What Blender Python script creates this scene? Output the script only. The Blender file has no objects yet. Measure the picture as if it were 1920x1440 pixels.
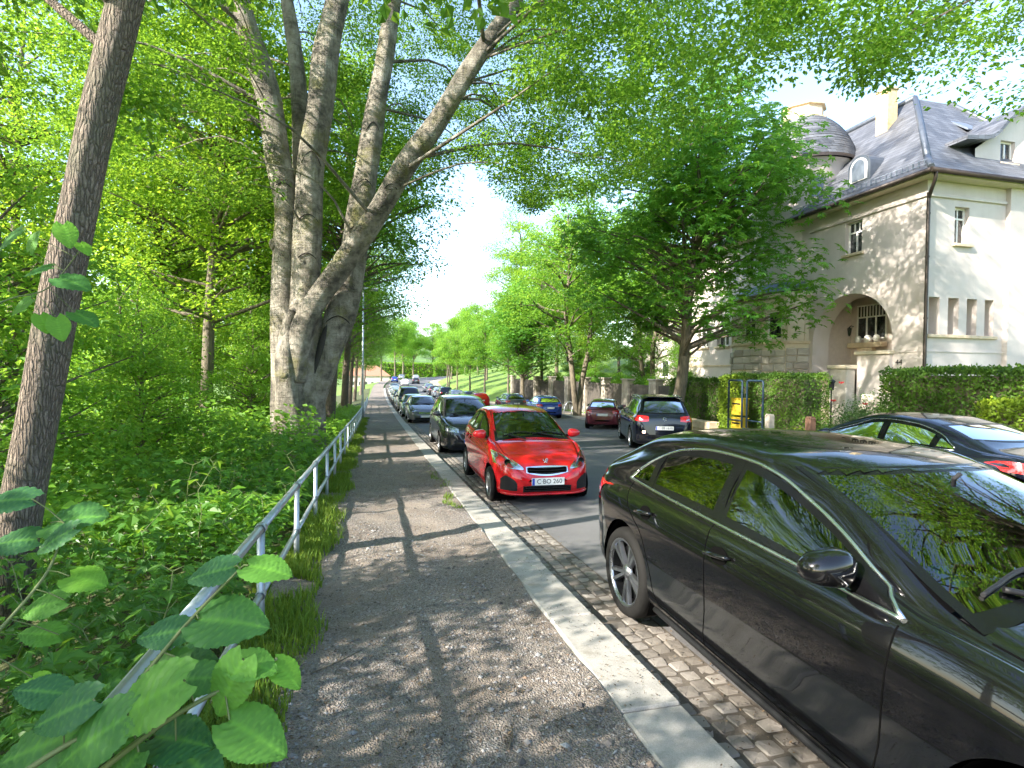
import bpy, bmesh, math, random
import numpy as np
from mathutils import Vector, Matrix, Euler
from mathutils.bvhtree import BVHTree
R = math.radians
scene = bpy.context.scene
COL = scene.collection

# ------------------------------------------------------------------ camera
YAW, PIT, ROLL, EYE = R(13.96), R(-1.06), R(0.7), 1.62
_a = Vector((math.sin(YAW) * math.cos(PIT), math.cos(YAW) * math.cos(PIT), math.sin(PIT)))
_r0 = Vector((math.cos(YAW), -math.sin(YAW), 0)); _u0 = _r0.cross(_a)
_r = _r0 * math.cos(ROLL) + _u0 * math.sin(ROLL)
_u = _u0 * math.cos(ROLL) - _r0 * math.sin(ROLL)
cam_d = bpy.data.cameras.new("camera")
cam = bpy.data.objects.new("camera", cam_d); COL.objects.link(cam)
cam_d.sensor_fit = 'HORIZONTAL'; cam_d.sensor_width = 36.0
cam_d.lens = 1030.0 / 1920.0 * 36.0
cam_d.clip_start = 0.05; cam_d.clip_end = 3000
cam.matrix_world = Matrix(((_r.x, _u.x, -_a.x, 0), (_r.y, _u.y, -_a.y, 0), (_r.z, _u.z, -_a.z, EYE), (0, 0, 0, 1)))
scene.camera = cam

# ------------------------------------------------------------------ light
SUN_EL, SUN_BACK = R(32.0), R(20.0)          # sun from the left, a little behind the camera
to_sun = Vector((-math.cos(SUN_BACK) * math.cos(SUN_EL), -math.sin(SUN_BACK) * math.cos(SUN_EL), math.sin(SUN_EL)))
world = bpy.data.worlds.new("World"); scene.world = world; world.use_nodes = True
wn = world.node_tree.nodes; wl = world.node_tree.links
sky = wn.new('ShaderNodeTexSky'); sky.sky_type = 'NISHITA'; sky.sun_disc = False
sky.sun_elevation = SUN_EL
sky.sun_rotation = math.atan2(to_sun.x, to_sun.y)
sky.air_density = 1.0; sky.dust_density = 1.0; sky.ozone_density = 1.0
bg = wn['Background']; bg.inputs['Strength'].default_value = 0.15
wl.new(sky.outputs[0], bg.inputs['Color'])
sun_d = bpy.data.lights.new("sun", 'SUN'); sun_d.energy = 4.0; sun_d.angle = R(0.53); sun_d.color = (1.0, 0.93, 0.82)
sun = bpy.data.objects.new("sun", sun_d); COL.objects.link(sun)
sun.rotation_euler = (-to_sun).to_track_quat('-Z', 'Y').to_euler()
sun.location = (-20, -10, 30)
vs = scene.view_settings
vs.view_transform = 'Standard'; vs.look = 'None'; vs.gamma = 1.0; vs.exposure = 2.1; vs.use_curve_mapping = False
scene.render.engine = 'CYCLES'
cy = scene.cycles
cy.use_denoising = True
cy.max_bounces = 9; cy.diffuse_bounces = 6; cy.glossy_bounces = 3; cy.transmission_bounces = 5; cy.transparent_max_bounces = 12
cy.caustics_reflective = False; cy.caustics_refractive = False
cy.sample_clamp_indirect = 6.0
cy.use_adaptive_sampling = True; cy.adaptive_threshold = 0.02

# ------------------------------------------------------------------ helpers
def gz(y):
    "height of the path along the street (it dips away from the camera, then climbs)"
    y = np.asarray(y, float)
    t1 = np.clip(y - 20, 0, 40); t2 = np.clip(y - 60, 0, 50); t3 = np.clip(y - 110, 0, 1e9)
    return (-.035 * np.clip(y, -60, 20)
            - .035 * t1 + (.025 / 40) * t1 * t1 / 2
            - .01 * t2 + (.03 / 50) * t2 * t2 / 2
            + .02 * np.clip(t3, 0, 150))
def g(y): return float(gz(y))

def MW(o):
    if o is None: return Matrix.Identity(4)
    m = o.matrix_basis if o.parent is None else MW(o.parent) @ o.matrix_parent_inverse @ o.matrix_basis
    return m.copy()

def link(o, parent=None, world=True):
    COL.objects.link(o)
    if parent is not None:
        o.parent = parent
        if world: o.matrix_parent_inverse = MW(parent).inverted()
    return o

def tag(o, label=None, cat=None, group=None, kind=None):
    if label: o['label'] = label
    if cat: o['category'] = cat
    if group: o['group'] = group
    if kind: o['kind'] = kind
    return o

def thing(name, loc, label, cat, group=None, rz=0.0):
    o = bpy.data.objects.new(name, None); o.empty_display_size = .2
    o.location = loc; o.rotation_euler = (0, 0, rz)
    COL.objects.link(o)
    return tag(o, label, cat, group)

def copy_tree(o, parent=None):
    c = o.copy(); COL.objects.link(c)
    if parent is not None: c.parent = parent
    for ch in list(o.children): copy_tree(ch, c)
    return c

def np_mesh(name, V, Fc, k, mats=(), smooth=False, mi=None, attr=None):
    "mesh from arrays: V (n,3), Fc (m,k)"
    me = bpy.data.meshes.new(name)
    V = np.ascontiguousarray(V, dtype=np.float32); Fc = np.ascontiguousarray(Fc, dtype=np.int32).reshape(-1, k)
    me.vertices.add(len(V)); me.vertices.foreach_set('co', V.ravel())
    me.loops.add(Fc.size); me.loops.foreach_set('vertex_index', Fc.ravel())
    me.polygons.add(len(Fc)); me.polygons.foreach_set('loop_start', np.arange(0, Fc.size, k, dtype=np.int32))
    if mi is not None: me.polygons.foreach_set('material_index', np.asarray(mi, dtype=np.int32))
    me.polygons.foreach_set('use_smooth', np.full(len(Fc), bool(smooth)))
    for m in mats: me.materials.append(m)
    if attr is not None:
        for an, av in attr.items():
            at = me.attributes.new(an, 'FLOAT', 'POINT'); at.data.foreach_set('value', np.ascontiguousarray(av, dtype=np.float32))
    me.update(calc_edges=True)
    return me

class MB:
    "collects shapes for one mesh"
    def __init__(s): s.v = []; s.f = []; s.sm = []
    def add(s, vs, fs, smooth=False):
        n = len(s.v); s.v += [tuple(p) for p in vs]
        s.f += [tuple(i + n for i in f) for f in fs]; s.sm += [smooth] * len(fs)
        return s
    def box(s, x0, x1, y0, y1, z0, z1, M=None):
        vs = [(x, y, z) for z in (z0, z1) for (x, y) in ((x0, y0), (x1, y0), (x1, y1), (x0, y1))]
        if M is not None: vs = [M @ Vector(p) for p in vs]
        return s.add(vs, [(3, 2, 1, 0), (4, 5, 6, 7), (0, 1, 5, 4), (1, 2, 6, 5), (2, 3, 7, 6), (3, 0, 4, 7)])
    def cbox(s, x0, x1, y0, y1, z0, z1, b=.01, M=None):
        "box with chamfered edges"
        bm = bmesh.new()
        bmesh.ops.create_cube(bm, size=1)
        for v in bm.verts:
            v.co = Vector(((x0 + x1) / 2 + v.co.x * (x1 - x0), (y0 + y1) / 2 + v.co.y * (y1 - y0), (z0 + z1) / 2 + v.co.z * (z1 - z0)))
        bmesh.ops.bevel(bm, geom=bm.edges[:], offset=b, segments=1, affect='EDGES')
        bm.verts.index_update()
        vs = [(M @ v.co) if M is not None else v.co.copy() for v in bm.verts]
        fs = [tuple(v.index for v in f.verts) for f in bm.faces]
        bm.free()
        return s.add(vs, fs)
    def tube(s, pts, rad, n=8, caps=True, smooth=True, ell=None):
        pts = [Vector(p) for p in pts]
        if not hasattr(rad, '__len__'): rad = [rad] * len(pts)
        vs = []; fs = []; up = None
        for i, p in enumerate(pts):
            d = (pts[min(i + 1, len(pts) - 1)] - pts[max(i - 1, 0)])
            d = d.normalized() if d.length > 1e-9 else Vector((0, 0, 1))
            if up is None:
                up = Vector((0, 0, 1)) if abs(d.z) < .9 else Vector((1, 0, 0))
            x = up.cross(d); x = x.normalized() if x.length > 1e-6 else Vector((1, 0, 0))
            y = d.cross(x); up = y
            for k in range(n):
                t = 2 * math.pi * k / n
                vs.append(p + (x * math.cos(t) + y * math.sin(t)) * rad[i])
        for i in range(len(pts) - 1):
            for k in range(n):
                k2 = (k + 1) % n
                fs.append((i * n + k, i * n + k2, (i + 1) * n + k2, (i + 1) * n + k))
        s.add(vs, fs, smooth)
        if caps:
            b = len(s.v) - len(vs)
            s.f.append(tuple(b + k for k in reversed(range(n)))); s.sm.append(False)
            e = b + (len(pts) - 1) * n
            s.f.append(tuple(e + k for k in range(n))); s.sm.append(False)
        return s
    def lathe(s, prof, n=24, M=None, smooth=True, axis='z', a0=0., a1=2 * math.pi):
        "prof: (r, h) pairs revolved round the axis"
        closed = abs((a1 - a0) - 2 * math.pi) < 1e-6
        cols = n if closed else n + 1
        vs = []
        for (r, h) in prof:
            for k in range(cols):
                t = a0 + (a1 - a0) * k / n
                p = (r * math.cos(t), r * math.sin(t), h)
                if axis == 'y': p = (p[0], p[2], p[1])
                vs.append(M @ Vector(p) if M is not None else p)
        fs = []
        for i in range(len(prof) - 1):
            for k in range(n if closed else n):
                k2 = (k + 1) % cols
                fs.append((i * cols + k, i * cols + k2, (i + 1) * cols + k2, (i + 1) * cols + k))
        return s.add(vs, fs, smooth)
    def prism(s, poly, h0, h1, axis='z', M=None):
        "2-D polygon extruded along an axis; x: (y,z) polygon, y: (x,z), z: (x,y)"
        n = len(poly)
        def q(p, h): return {'z': (p[0], p[1], h), 'x': (h, p[0], p[1]), 'y': (p[0], h, p[1])}[axis]
        vs = [q(p, h0) for p in poly] + [q(p, h1) for p in poly]
        if M is not None: vs = [M @ Vector(p) for p in vs]
        fs = [tuple(reversed(range(n))), tuple(range(n, 2 * n))] + [(i, (i + 1) % n, n + (i + 1) % n, n + i) for i in range(n)]
        return s.add(vs, fs)
    def mesh(s, name, mats):
        me = bpy.data.meshes.new(name)
        me.from_pydata(s.v, [], s.f)
        me.polygons.foreach_set('use_smooth', s.sm)
        for m in (mats if isinstance(mats, (list, tuple)) else [mats]): me.materials.append(m)
        bm = bmesh.new(); bm.from_mesh(me); bmesh.ops.recalc_face_normals(bm, faces=bm.faces[:]); bm.to_mesh(me); bm.free()
        me.update()
        return me
    def build(s, name, mats, parent=None, world=True):
        o = bpy.data.objects.new(name, s.mesh(name, mats))
        return link(o, parent, world)

def obj(name, me, parent=None, world=True):
    return link(bpy.data.objects.new(name, me), parent, world)

def pchip(xs, ys, x):
    xs = np.asarray(xs, float); ys = np.asarray(ys, float); x = np.asarray(x, float)
    h = np.diff(xs); d = np.diff(ys) / h; m = np.zeros_like(ys)
    m[0], m[-1] = d[0], d[-1]
    for i in range(1, len(xs) - 1):
        if d[i - 1] * d[i] > 0:
            w1 = 2 * h[i] + h[i - 1]; w2 = h[i] + 2 * h[i - 1]
            m[i] = (w1 + w2) / (w1 / d[i - 1] + w2 / d[i])
    k = np.clip(np.searchsorted(xs, x, side='right') - 1, 0, len(xs) - 2)
    t = np.clip((x - xs[k]) / h[k], 0, 1)
    return ((1 + 2 * t) * (1 - t) ** 2 * ys[k] + t * (1 - t) ** 2 * h[k] * m[k] + t * t * (3 - 2 * t) * ys[k + 1] + t * t * (t - 1) * h[k] * m[k + 1])

def smoothpath(pts, n=6):
    "Catmull-Rom through points; works for any row length"
    P = np.asarray(pts, float); out = []
    Q = np.vstack([2 * P[0] - P[1], P, 2 * P[-1] - P[-2]])
    for i in range(1, len(Q) - 2):
        for t in np.linspace(0, 1, n, endpoint=False):
            a, b, c, d = Q[i - 1], Q[i], Q[i + 1], Q[i + 2]
            out.append(.5 * (2 * b + (c - a) * t + (2 * a - 5 * b + 4 * c - d) * t * t + (3 * b - a - 3 * c + d) * t ** 3))
    out.append(P[-1])
    return np.array(out)

# ------------------------------------------------------------------ materials
class NT:
    def __init__(s, name):
        s.m = bpy.data.materials.new(name); s.m.use_nodes = True
        s.t = s.m.node_tree; s.n = s.t.nodes; s.l = s.t.links
        s.b = s.n['Principled BSDF']; s.out = s.n['Material Output']
    def node(s, typ, **kw):
        nd = s.n.new('ShaderNode' + typ)
        for k, v in kw.items():
            if k in nd.inputs: s.put(nd, k, v)
            else: setattr(nd, k, v)
        return nd
    def put(s, nd, k, v):
        if isinstance(v, bpy.types.NodeSocket): s.l.new(v, nd.inputs[k])
        else: nd.inputs[k].default_value = v
    def coord(s, kind='Object', scale=None):
        c = s.node('TexCoord').outputs[kind]
        if scale is None: return c
        mp = s.node('Mapping'); mp.inputs['Scale'].default_value = scale; s.l.new(c, mp.inputs['Vector'])
        return mp.outputs[0]
    def noise(s, vec, scale, detail=4, rough=.6):
        return s.node('TexNoise', Vector=vec, Scale=scale, Detail=detail, Roughness=rough).outputs['Fac']
    def vor(s, vec, scale, feature='F1', out='Distance', rnd=1.0):
        v = s.node('TexVoronoi', feature=feature); s.put(v, 'Vector', vec); s.put(v, 'Scale', scale); s.put(v, 'Randomness', rnd)
        return v.outputs[out]
    def ramp(s, fac, stops, interp='LINEAR'):
        r = s.node('ValToRGB'); s.l.new(fac, r.inputs['Fac']); cr = r.color_ramp; cr.interpolation = interp
        while len(cr.elements) < len(stops): cr.elements.new(.5)
        for e, (p, c) in zip(cr.elements, stops):
            e.position = p; e.color = (c[0], c[1], c[2], 1) if hasattr(c, '__len__') else (c, c, c, 1)
        return r.outputs['Color']
    def mix(s, fac, a, b, blend='MIX'):
        nd = s.node('Mix', data_type='RGBA', blend_type=blend)
        for sock, v in ((nd.inputs[0], fac), (nd.inputs[6], a), (nd.inputs[7], b)):
            if isinstance(v, bpy.types.NodeSocket): s.l.new(v, sock)
            elif hasattr(v, '__len__'): sock.default_value = (v[0], v[1], v[2], 1)
            else: sock.default_value = v
        return nd.outputs[2]
    def math(s, op, a, b=0.0):
        nd = s.node('Math', operation=op)
        for i, v in enumerate((a, b)):
            if isinstance(v, bpy.types.NodeSocket): s.l.new(v, nd.inputs[i])
            else: nd.inputs[i].default_value = v
        return nd.outputs[0]
    def bump(s, h, strength=.3, dist=.02, nrm=None):
        b = s.node('Bump'); s.l.new(h, b.inputs['Height']); b.inputs['Strength'].default_value = strength; b.inputs['Distance'].default_value = dist
        if nrm is not None: s.l.new(nrm, b.inputs['Normal'])
        return b.outputs[0]
    def set(s, **kw):
        names = dict(color='Base Color', rough='Roughness', metal='Metallic', normal='Normal', spec='Specular IOR Level', coat='Coat Weight', coatr='Coat Roughness', emit='Emission Color', emits='Emission Strength', alpha='Alpha', trans='Transmission Weight', sheen='Sheen Weight')
        for k, v in kw.items():
            i = s.b.inputs[names[k]]
            if isinstance(v, bpy.types.NodeSocket): s.l.new(v, i)
            elif hasattr(v, '__len__'): i.default_value = (v[0], v[1], v[2], 1)
            else: i.default_value = v
        return s.m

def plain(name, c, rough=.5, metal=0., var=.15, scale=6., bump=0., **kw):
    "a base colour with a little uneven tone and wear"
    t = NT(name); v = t.coord()
    n = t.noise(v, scale, 5)
    lo = tuple(x * (1 - var) for x in c); hi = tuple(min(1, x * (1 + var)) for x in c)
    col = t.ramp(n, [(.3, lo), (.7, hi)])
    rr = t.math('MULTIPLY_ADD', n, .2); rr.node.inputs[2].default_value = max(0, rough - .1)
    args = dict(color=col, rough=rr, metal=metal, **kw)
    if bump: args['normal'] = t.bump(t.noise(v, scale * 8, 4), bump, .01)
    return t.set(**args)

def leaf_mat(name, dark, mid, light, glow, trans=.42, rough=.42, spec=.35, veins=False):
    t = NT(name)
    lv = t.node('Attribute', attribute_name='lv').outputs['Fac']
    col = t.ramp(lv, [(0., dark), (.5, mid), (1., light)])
    nrm = None
    if veins:
        v = t.coord('Object')
        vein = t.node('Attribute', attribute_name='vein').outputs['Fac']
        col = t.mix(t.math('MULTIPLY', vein, .3), col, tuple(min(1, x * 1.9) for x in light))
    blotch = t.noise(t.coord('Object'), 9, 3)
    col = t.mix(t.math('MULTIPLY', blotch, .25), col, tuple(x * .6 for x in dark))
    t.set(color=col, rough=rough, spec=spec)
    tr = t.node('BsdfTranslucent')
    t.l.new(t.mix(lv, tuple(x * .55 for x in glow), glow), tr.inputs['Color'])
    mx = t.node('MixShader'); mx.inputs[0].default_value = trans
    t.l.new(t.b.outputs[0], mx.inputs[1]); t.l.new(tr.outputs[0], mx.inputs[2]); t.l.new(mx.outputs[0], t.out.inputs['Surface'])
    return t.m

rng = np.random.default_rng(7)
random.seed(7)
# ================================================================== SETTING
def road_edge(y):
    return pchip([-60, 14, 19, 26, 40, 52, 62, 80, 140, 170, 200, 400], [9.7, 9.7, 10.4, 12.2, 12.6, 12.0, 10.8, 10.2, 13., 20., 35., 165.], y)
def left_edge(y):       # road bends right far away
    return 1.22 + pchip([-60, 60, 110, 140, 170, 200, 400], [0, 0, .3, 1.8, 8, 22, 150], y)
def terrain(x, y):
    x = np.asarray(x, float); y = np.asarray(y, float)
    z = gz(y) - .16
    le = left_edge(y) - 1.22
    d = np.clip(-.85 + le - x, 0, None)                    # embankment on the left
    z = z + .08 * np.clip(d / .3, 0, 1) - .22 * np.clip(d, 0, 22) + .0 * d
    re = road_edge(y) + 2.2
    e = np.clip(x - re, 0, None)
    z = z + .16 * np.clip(e / .2, 0, 1) + .45 * np.clip(e / 2.0, 0, 1)
    far = np.clip((y - 46) / 14, 0, 1)
    z = z + far * (.26 * np.clip(e - .5, 0, 24)) * (1 - .3 * np.clip((y - 130) / 100, 0, 1))
    hf = np.clip((-60 - x) / 60, 0, 1)
    z = z + .0 * hf
    return z
def T(x, y): return float(terrain(x, y))

t = NT('ground_grass'); v = t.coord()
n1 = t.noise(v, .35, 6); n2 = t.noise(v, 9, 5)
c = t.mix(n1, (.10, .20, .025), (.19, .27, .04)); c = t.mix(t.math('MULTIPLY', n2, .5), c, (.06, .10, .02))
M_ground = t.set(color=c, rough=.85, normal=t.bump(t.noise(v, 30, 5), .6, .05))
t = NT('forest_soil'); v = t.coord()
c = t.ramp(t.noise(v, 3, 6), [(.3, (.035, .04, .015)), (.6, (.06, .075, .02)), (.8, (.09, .10, .03))])
M_soil = t.set(color=c, rough=.95, normal=t.bump(t.noise(v, 25, 5), .8, .05))

xs = np.concatenate([np.linspace(-420, -60, 13), np.linspace(-50, -8, 22), np.linspace(-7, 20, 82), np.linspace(21, 60, 30), np.linspace(70, 420, 15)])
ys = np.concatenate([np.linspace(-120, -20, 8), np.linspace(-15, 60, 90), np.linspace(62, 160, 50), np.linspace(170, 620, 24)])
def sheet(name, xs, ys, zf, m, kind='structure', parent=None):
    X, Y = np.meshgrid(xs, ys); V = np.stack([X, Y, zf(X, Y)], -1).reshape(-1, 3)
    nx, ny = len(xs), len(ys); i = np.arange(ny - 1)[:, None] * nx + np.arange(nx - 1)[None, :]
    Fc = np.stack([i, i + 1, i + nx + 1, i + nx], -1).reshape(-1, 4)
    o = obj(name, np_mesh(name, V, Fc, 4, [m], True), parent)
    if kind: o['kind'] = kind
    return o
sheet('ground', xs, ys, lambda X, Y: terrain(X, Y) - .35 * ((X < -1.3) & (X > -44) & (Y > -12) & (Y < 106)), M_ground)
M_hill = plain('wooded_hill', (.07, .13, .03), .95, var=.5, scale=.12, bump=.8)
sheet('hills', np.linspace(-700, 900, 90), np.linspace(330, 900, 30), lambda X, Y: -4 + 34 * np.clip((Y - 330) / 200, 0, 1) * (1 + .25 * np.sin(X / 90.) + .12 * np.sin(X / 31. + 1) + .05 * np.sin(X / 7.)), M_hill)
sheet('forest_floor', np.concatenate([np.linspace(-46, -8, 30), np.linspace(-7.5, -.98, 28)]), np.linspace(-14, 110, 130),
      lambda X, Y: terrain(X, Y) + .02 + .05 * np.sin(X * 1.7 + Y * .9) * np.clip((-X - 1) / 2, 0, 1) * np.clip((X + 46) / 2, 0, 1), M_soil)

def strip(name, y, x0f, x1f, nx, zf, m):
    "ribbon along the street between two edges"
    u = np.linspace(0, 1, nx); Y = np.repeat(y[:, None], nx, 1)
    x0 = x0f(y)[:, None]; x1 = x1f(y)[:, None]; X = x0 + (x1 - x0) * u[None, :]
    V = np.stack([X, Y, zf(X, Y)], -1).reshape(-1, 3); ny = len(y)
    i = np.arange(ny - 1)[:, None] * nx + np.arange(nx - 1)[None, :]
    Fc = np.stack([i, i + 1, i + nx + 1, i + nx], -1).reshape(-1, 4)
    o = obj(name, np_mesh(name, V, Fc, 4, [m], True)); o['kind'] = 'structure'
    return o
# --- asphalt
t = NT('asphalt'); v = t.coord()
c = t.ramp(t.noise(v, .6, 6, .65), [(.3, (.085, .083, .086)), (.55, (.12, .118, .12)), (.75, (.15, .145, .14))])
sp = t.vor(v, 160); c = t.mix(t.ramp(sp, [(.0, .5), (.35, 0.)]), c, (.26, .25, .24))
crk = t.vor(v, .9, 'DISTANCE_TO_EDGE'); crk2 = t.ramp(crk, [(0., 1.), (.006, 0.)])
c = t.mix(t.math('MULTIPLY', crk2, t.noise(v, .5, 2)), c, (.03, .03, .03))
M_asphalt = t.set(color=c, rough=.82, normal=t.bump(t.vor(v, 120), .35, .006))
yr = np.concatenate([np.linspace(-60, 70, 66), np.linspace(74, 205, 40)])
strip('road', yr, lambda y: left_edge(y) + .84, lambda y: road_edge(y) + .02, 24, lambda X, Y: gz(Y) - .10 + .035 * np.sin(np.clip((X - 2) / 8, 0, 1) * math.pi), M_asphalt)
# --- gravel path
t = NT('path_gravel'); v = t.coord()
big = t.noise(v, 1.3, 5, .6)
base = t.ramp(big, [(.3, (.125, .095, .073)), (.5, (.22, .174, .138)), (.7, (.32, .265, .215))])
vc = t.vor(v, 95, 'F1', 'Color'); vd = t.vor(v, 95)
st = t.ramp(vc, [(0, (.06, .052, .047)), (.4, (.16, .14, .125)), (.75, (.30, .275, .255)), (1, (.15, .095, .06))])
c = t.mix(t.ramp(t.noise(v, 2.2, 4), [(.38, .25), (.62, .85)]), base, st)
# fine fibres of litter
fib = t.noise(t.coord('Object', (60, 18, 60)), 3, 4)
c = t.mix(t.ramp(fib, [(.56, 0.), (.64, .6)]), c, (.06, .045, .03))
M_path = t.set(color=c, rough=.93, normal=t.bump(vd, .9, .012, t.bump(t.noise(v, 40, 5), .5, .02)))
def pathz(X, Y):
    b = .012 * np.sin(X * 5.1 + Y * 1.3) + .010 * np.sin(Y * 3.7 - X * 2.2) + .008 * np.sin(X * 11 + Y * 7)
    edge = np.clip((1.22 - X) / .25, 0, 1)
    return gz(Y) + (b - .02) * np.clip(1 - Y / 60, .2, 1) + .022 * (1 - edge)
yp = np.concatenate([np.linspace(-8, 12, 260), np.linspace(12.2, 60, 160), np.linspace(61, 150, 90)])
strip('footpath', yp, lambda y: left_edge(y) - 2.05 + 0 * y, lambda y: left_edge(y) - .005, 42, lambda X, Y: pathz(X - (left_edge(Y) - 1.22), Y), M_path)
# --- gutter bed + right pavement
t = NT('sand_bed'); v = t.coord()
M_bed = t.set(color=t.ramp(t.noise(v, 7, 6), [(.35, (.06, .05, .04)), (.65, (.12, .10, .08))]), rough=.95, normal=t.bump(t.noise(v, 60, 4), .6, .01))
strip('gutter_bed', yr, lambda y: left_edge(y) + .3, lambda y: left_edge(y) + .86, 4, lambda X, Y: gz(Y) - .106, M_bed)
t = NT('pavement'); v = t.coord()
c = t.ramp(t.noise(v, 1.2, 6), [(.3, (.25, .20, .155)), (.7, (.40, .33, .26))])
M_pave = t.set(color=c, rough=.9, normal=t.bump(t.vor(v, 18), .4, .012))
strip('pavement', yr, lambda y: road_edge(y) + .28, lambda y: road_edge(y) + 2.5, 6, lambda X, Y: gz(Y) + .012, M_pave)

# --- kerb stones
t = NT('granite'); v = t.coord()
oi = t.node('ObjectInfo').outputs['Random']
c = t.ramp(t.noise(v, 5, 6), [(.3, (.25, .23, .20)), (.55, (.34, .32, .285)), (.75, (.42, .395, .355))])
c = t.mix(t.math('MULTIPLY', oi, .35), c, (.30, .29, .27))
sp = t.vor(v, 260, 'F1', 'Color'); c = t.mix(.22, c, t.ramp(sp, [(0, .06), (.5, .3), (1, .5)]))
stain = t.ramp(t.noise(v, 2.1, 5, .7), [(.52, 0.), (.68, .75)]); c = t.mix(stain, c, (.14, .12, .085))
M_granite = t.set(color=c, rough=.8, normal=t.bump(t.noise(v, 70, 5), .35, .008))
kerb = bpy.data.objects.new('kerb', None); COL.objects.link(kerb); kerb['kind'] = 'structure'
stones = []
for k in range(4):
    mb = MB(); mb.cbox(0, .345, .006, 1.292, -.22, 0, .014)
    me = mb.mesh('kerb_stone', M_granite); stones.append(me)
yy = -1.16; k = 0
kr = random.Random(3)
while yy < 104:
    ln = 1.3 * kr.choice([1, 1, 1.06, .92]) if yy < 60 else 3.9
    o = bpy.data.objects.new('kerb_stone', stones[k % 4]); link(o, kerb)
    o.location = (float(left_edge(yy)) + kr.uniform(-.006, .006), yy, g(yy) + .006 + kr.uniform(-.004, .004))
    o.scale = (1, ln / 1.3, 1)
    o.rotation_euler = (math.atan2(g(yy + ln) - g(yy), ln), 0, -math.atan2(float(left_edge(yy + ln) - left_edge(yy)), ln) + kr.uniform(-.003, .003))
    yy += ln; k += 1
rkerb = bpy.data.objects.new('far_kerb', None); COL.objects.link(rkerb); rkerb['kind'] = 'structure'
yy = -3.
while yy < 62:
    o = bpy.data.objects.new('kerb_stone', stones[k % 4]); link(o, rkerb)
    x0 = float(road_edge(yy)); x1 = float(road_edge(yy + 1.3))
    o.location = (x0, yy, g(yy) + .022); o.scale = (.8, 1.0, 1)
    o.rotation_euler = (math.atan2(g(yy + 1.3) - g(yy), 1.3), 0, -math.atan2(x1 - x0, 1.3))
    yy += 1.3; k += 1

# --- cobbles of the gutter
t = NT('cobble'); v = t.coord()
oi = t.node('ObjectInfo').outputs['Random']; lv = t.node('Attribute', attribute_name='lv').outputs['Fac']
c = t.ramp(t.math('FRACT', t.math('ADD', oi, lv)), [(0, (.13, .115, .10)), (.5, (.20, .18, .16)), (1, (.29, .265, .24))])
c = t.mix(t.math('MULTIPLY', t.noise(v, 22, 5), .5), c, (.12, .10, .08))
M_cobble = t.set(color=c, rough=.85, normal=t.bump(t.noise(v, 60, 5), .5, .01))
def cobble_mesh(seed):
    r = np.random.default_rng(seed); a, b, h = .054, .054, .05
    ring0 = []; ring1 = []; ring2 = []
    for i in range(8):
        t_ = 2 * math.pi * (i + .5) / 8; cx, sx = math.cos(t_), math.sin(t_)
        cx, sx = [(1, .8), (.8, 1), (-.8, 1), (-1, .8), (-1, -.8), (-.8, -1), (.8, -1), (1, -.8)][i]; sc = r.uniform(.92, 1.02)
        ring0.append((a * cx * sc, b * sx * sc, -h)); ring1.append((a * cx * sc, b * sx * sc, -.013)); ring2.append((a * cx * sc * .84, b * sx * sc * .84, r.uniform(-.006, .002)))
    V = ring0 + ring1 + ring2 + [(0, 0, .001)]
    Fc = [(i, (i + 1) % 8, 8 + (i + 1) % 8, 8 + i) for i in range(8)] + [(8 + i, 8 + (i + 1) % 8, 16 + (i + 1) % 8, 16 + i) for i in range(8)] + [(16 + i, 16 + (i + 1) % 8, 24) for i in range(8)]
    return V, Fc
cob = []
for k in range(6):
    mb = MB(); V, Fc = cobble_mesh(k); mb.add(V, Fc, False); cob.append((mb.mesh('cobble', M_cobble), V, Fc))
gut = bpy.data.objects.new('cobble_gutter', None); COL.objects.link(gut); gut['kind'] = 'structure'
cnt = 0; rest = MB(); lvr = []
for row in range(4):
    yy = 1.0 + row * .04
    while yy < 46:
        x = 1.585 + .060 + row * .118 + kr.uniform(-.007, .007); k = kr.randrange(6)
        if yy < 9.6:
            o = bpy.data.objects.new('cobble', cob[k][0]); link(o, gut)
            o.location = (x, yy, g(yy) - .098 + kr.uniform(-.007, .006)); o.rotation_euler = (kr.uniform(-.06, .06), kr.uniform(-.06, .06), kr.uniform(-.1, .1)); o.scale = (kr.uniform(.96, 1.07), kr.uniform(.9, 1.06), 1); cnt += 1
        else:
            z = g(yy) - .098 + kr.uniform(-.006, .006)
            rest.add([(p[0] + x, p[1] + yy, p[2] + z) for p in cob[k][1]], cob[k][2], True); lvr += [kr.random()] * 25
        yy += .117
o = rest.build('cobble_paving', M_cobble, gut); o['kind'] = 'stuff'
at = o.data.attributes.new('lv', 'FLOAT', 'POINT'); at.data.foreach_set('value', lvr)

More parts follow.
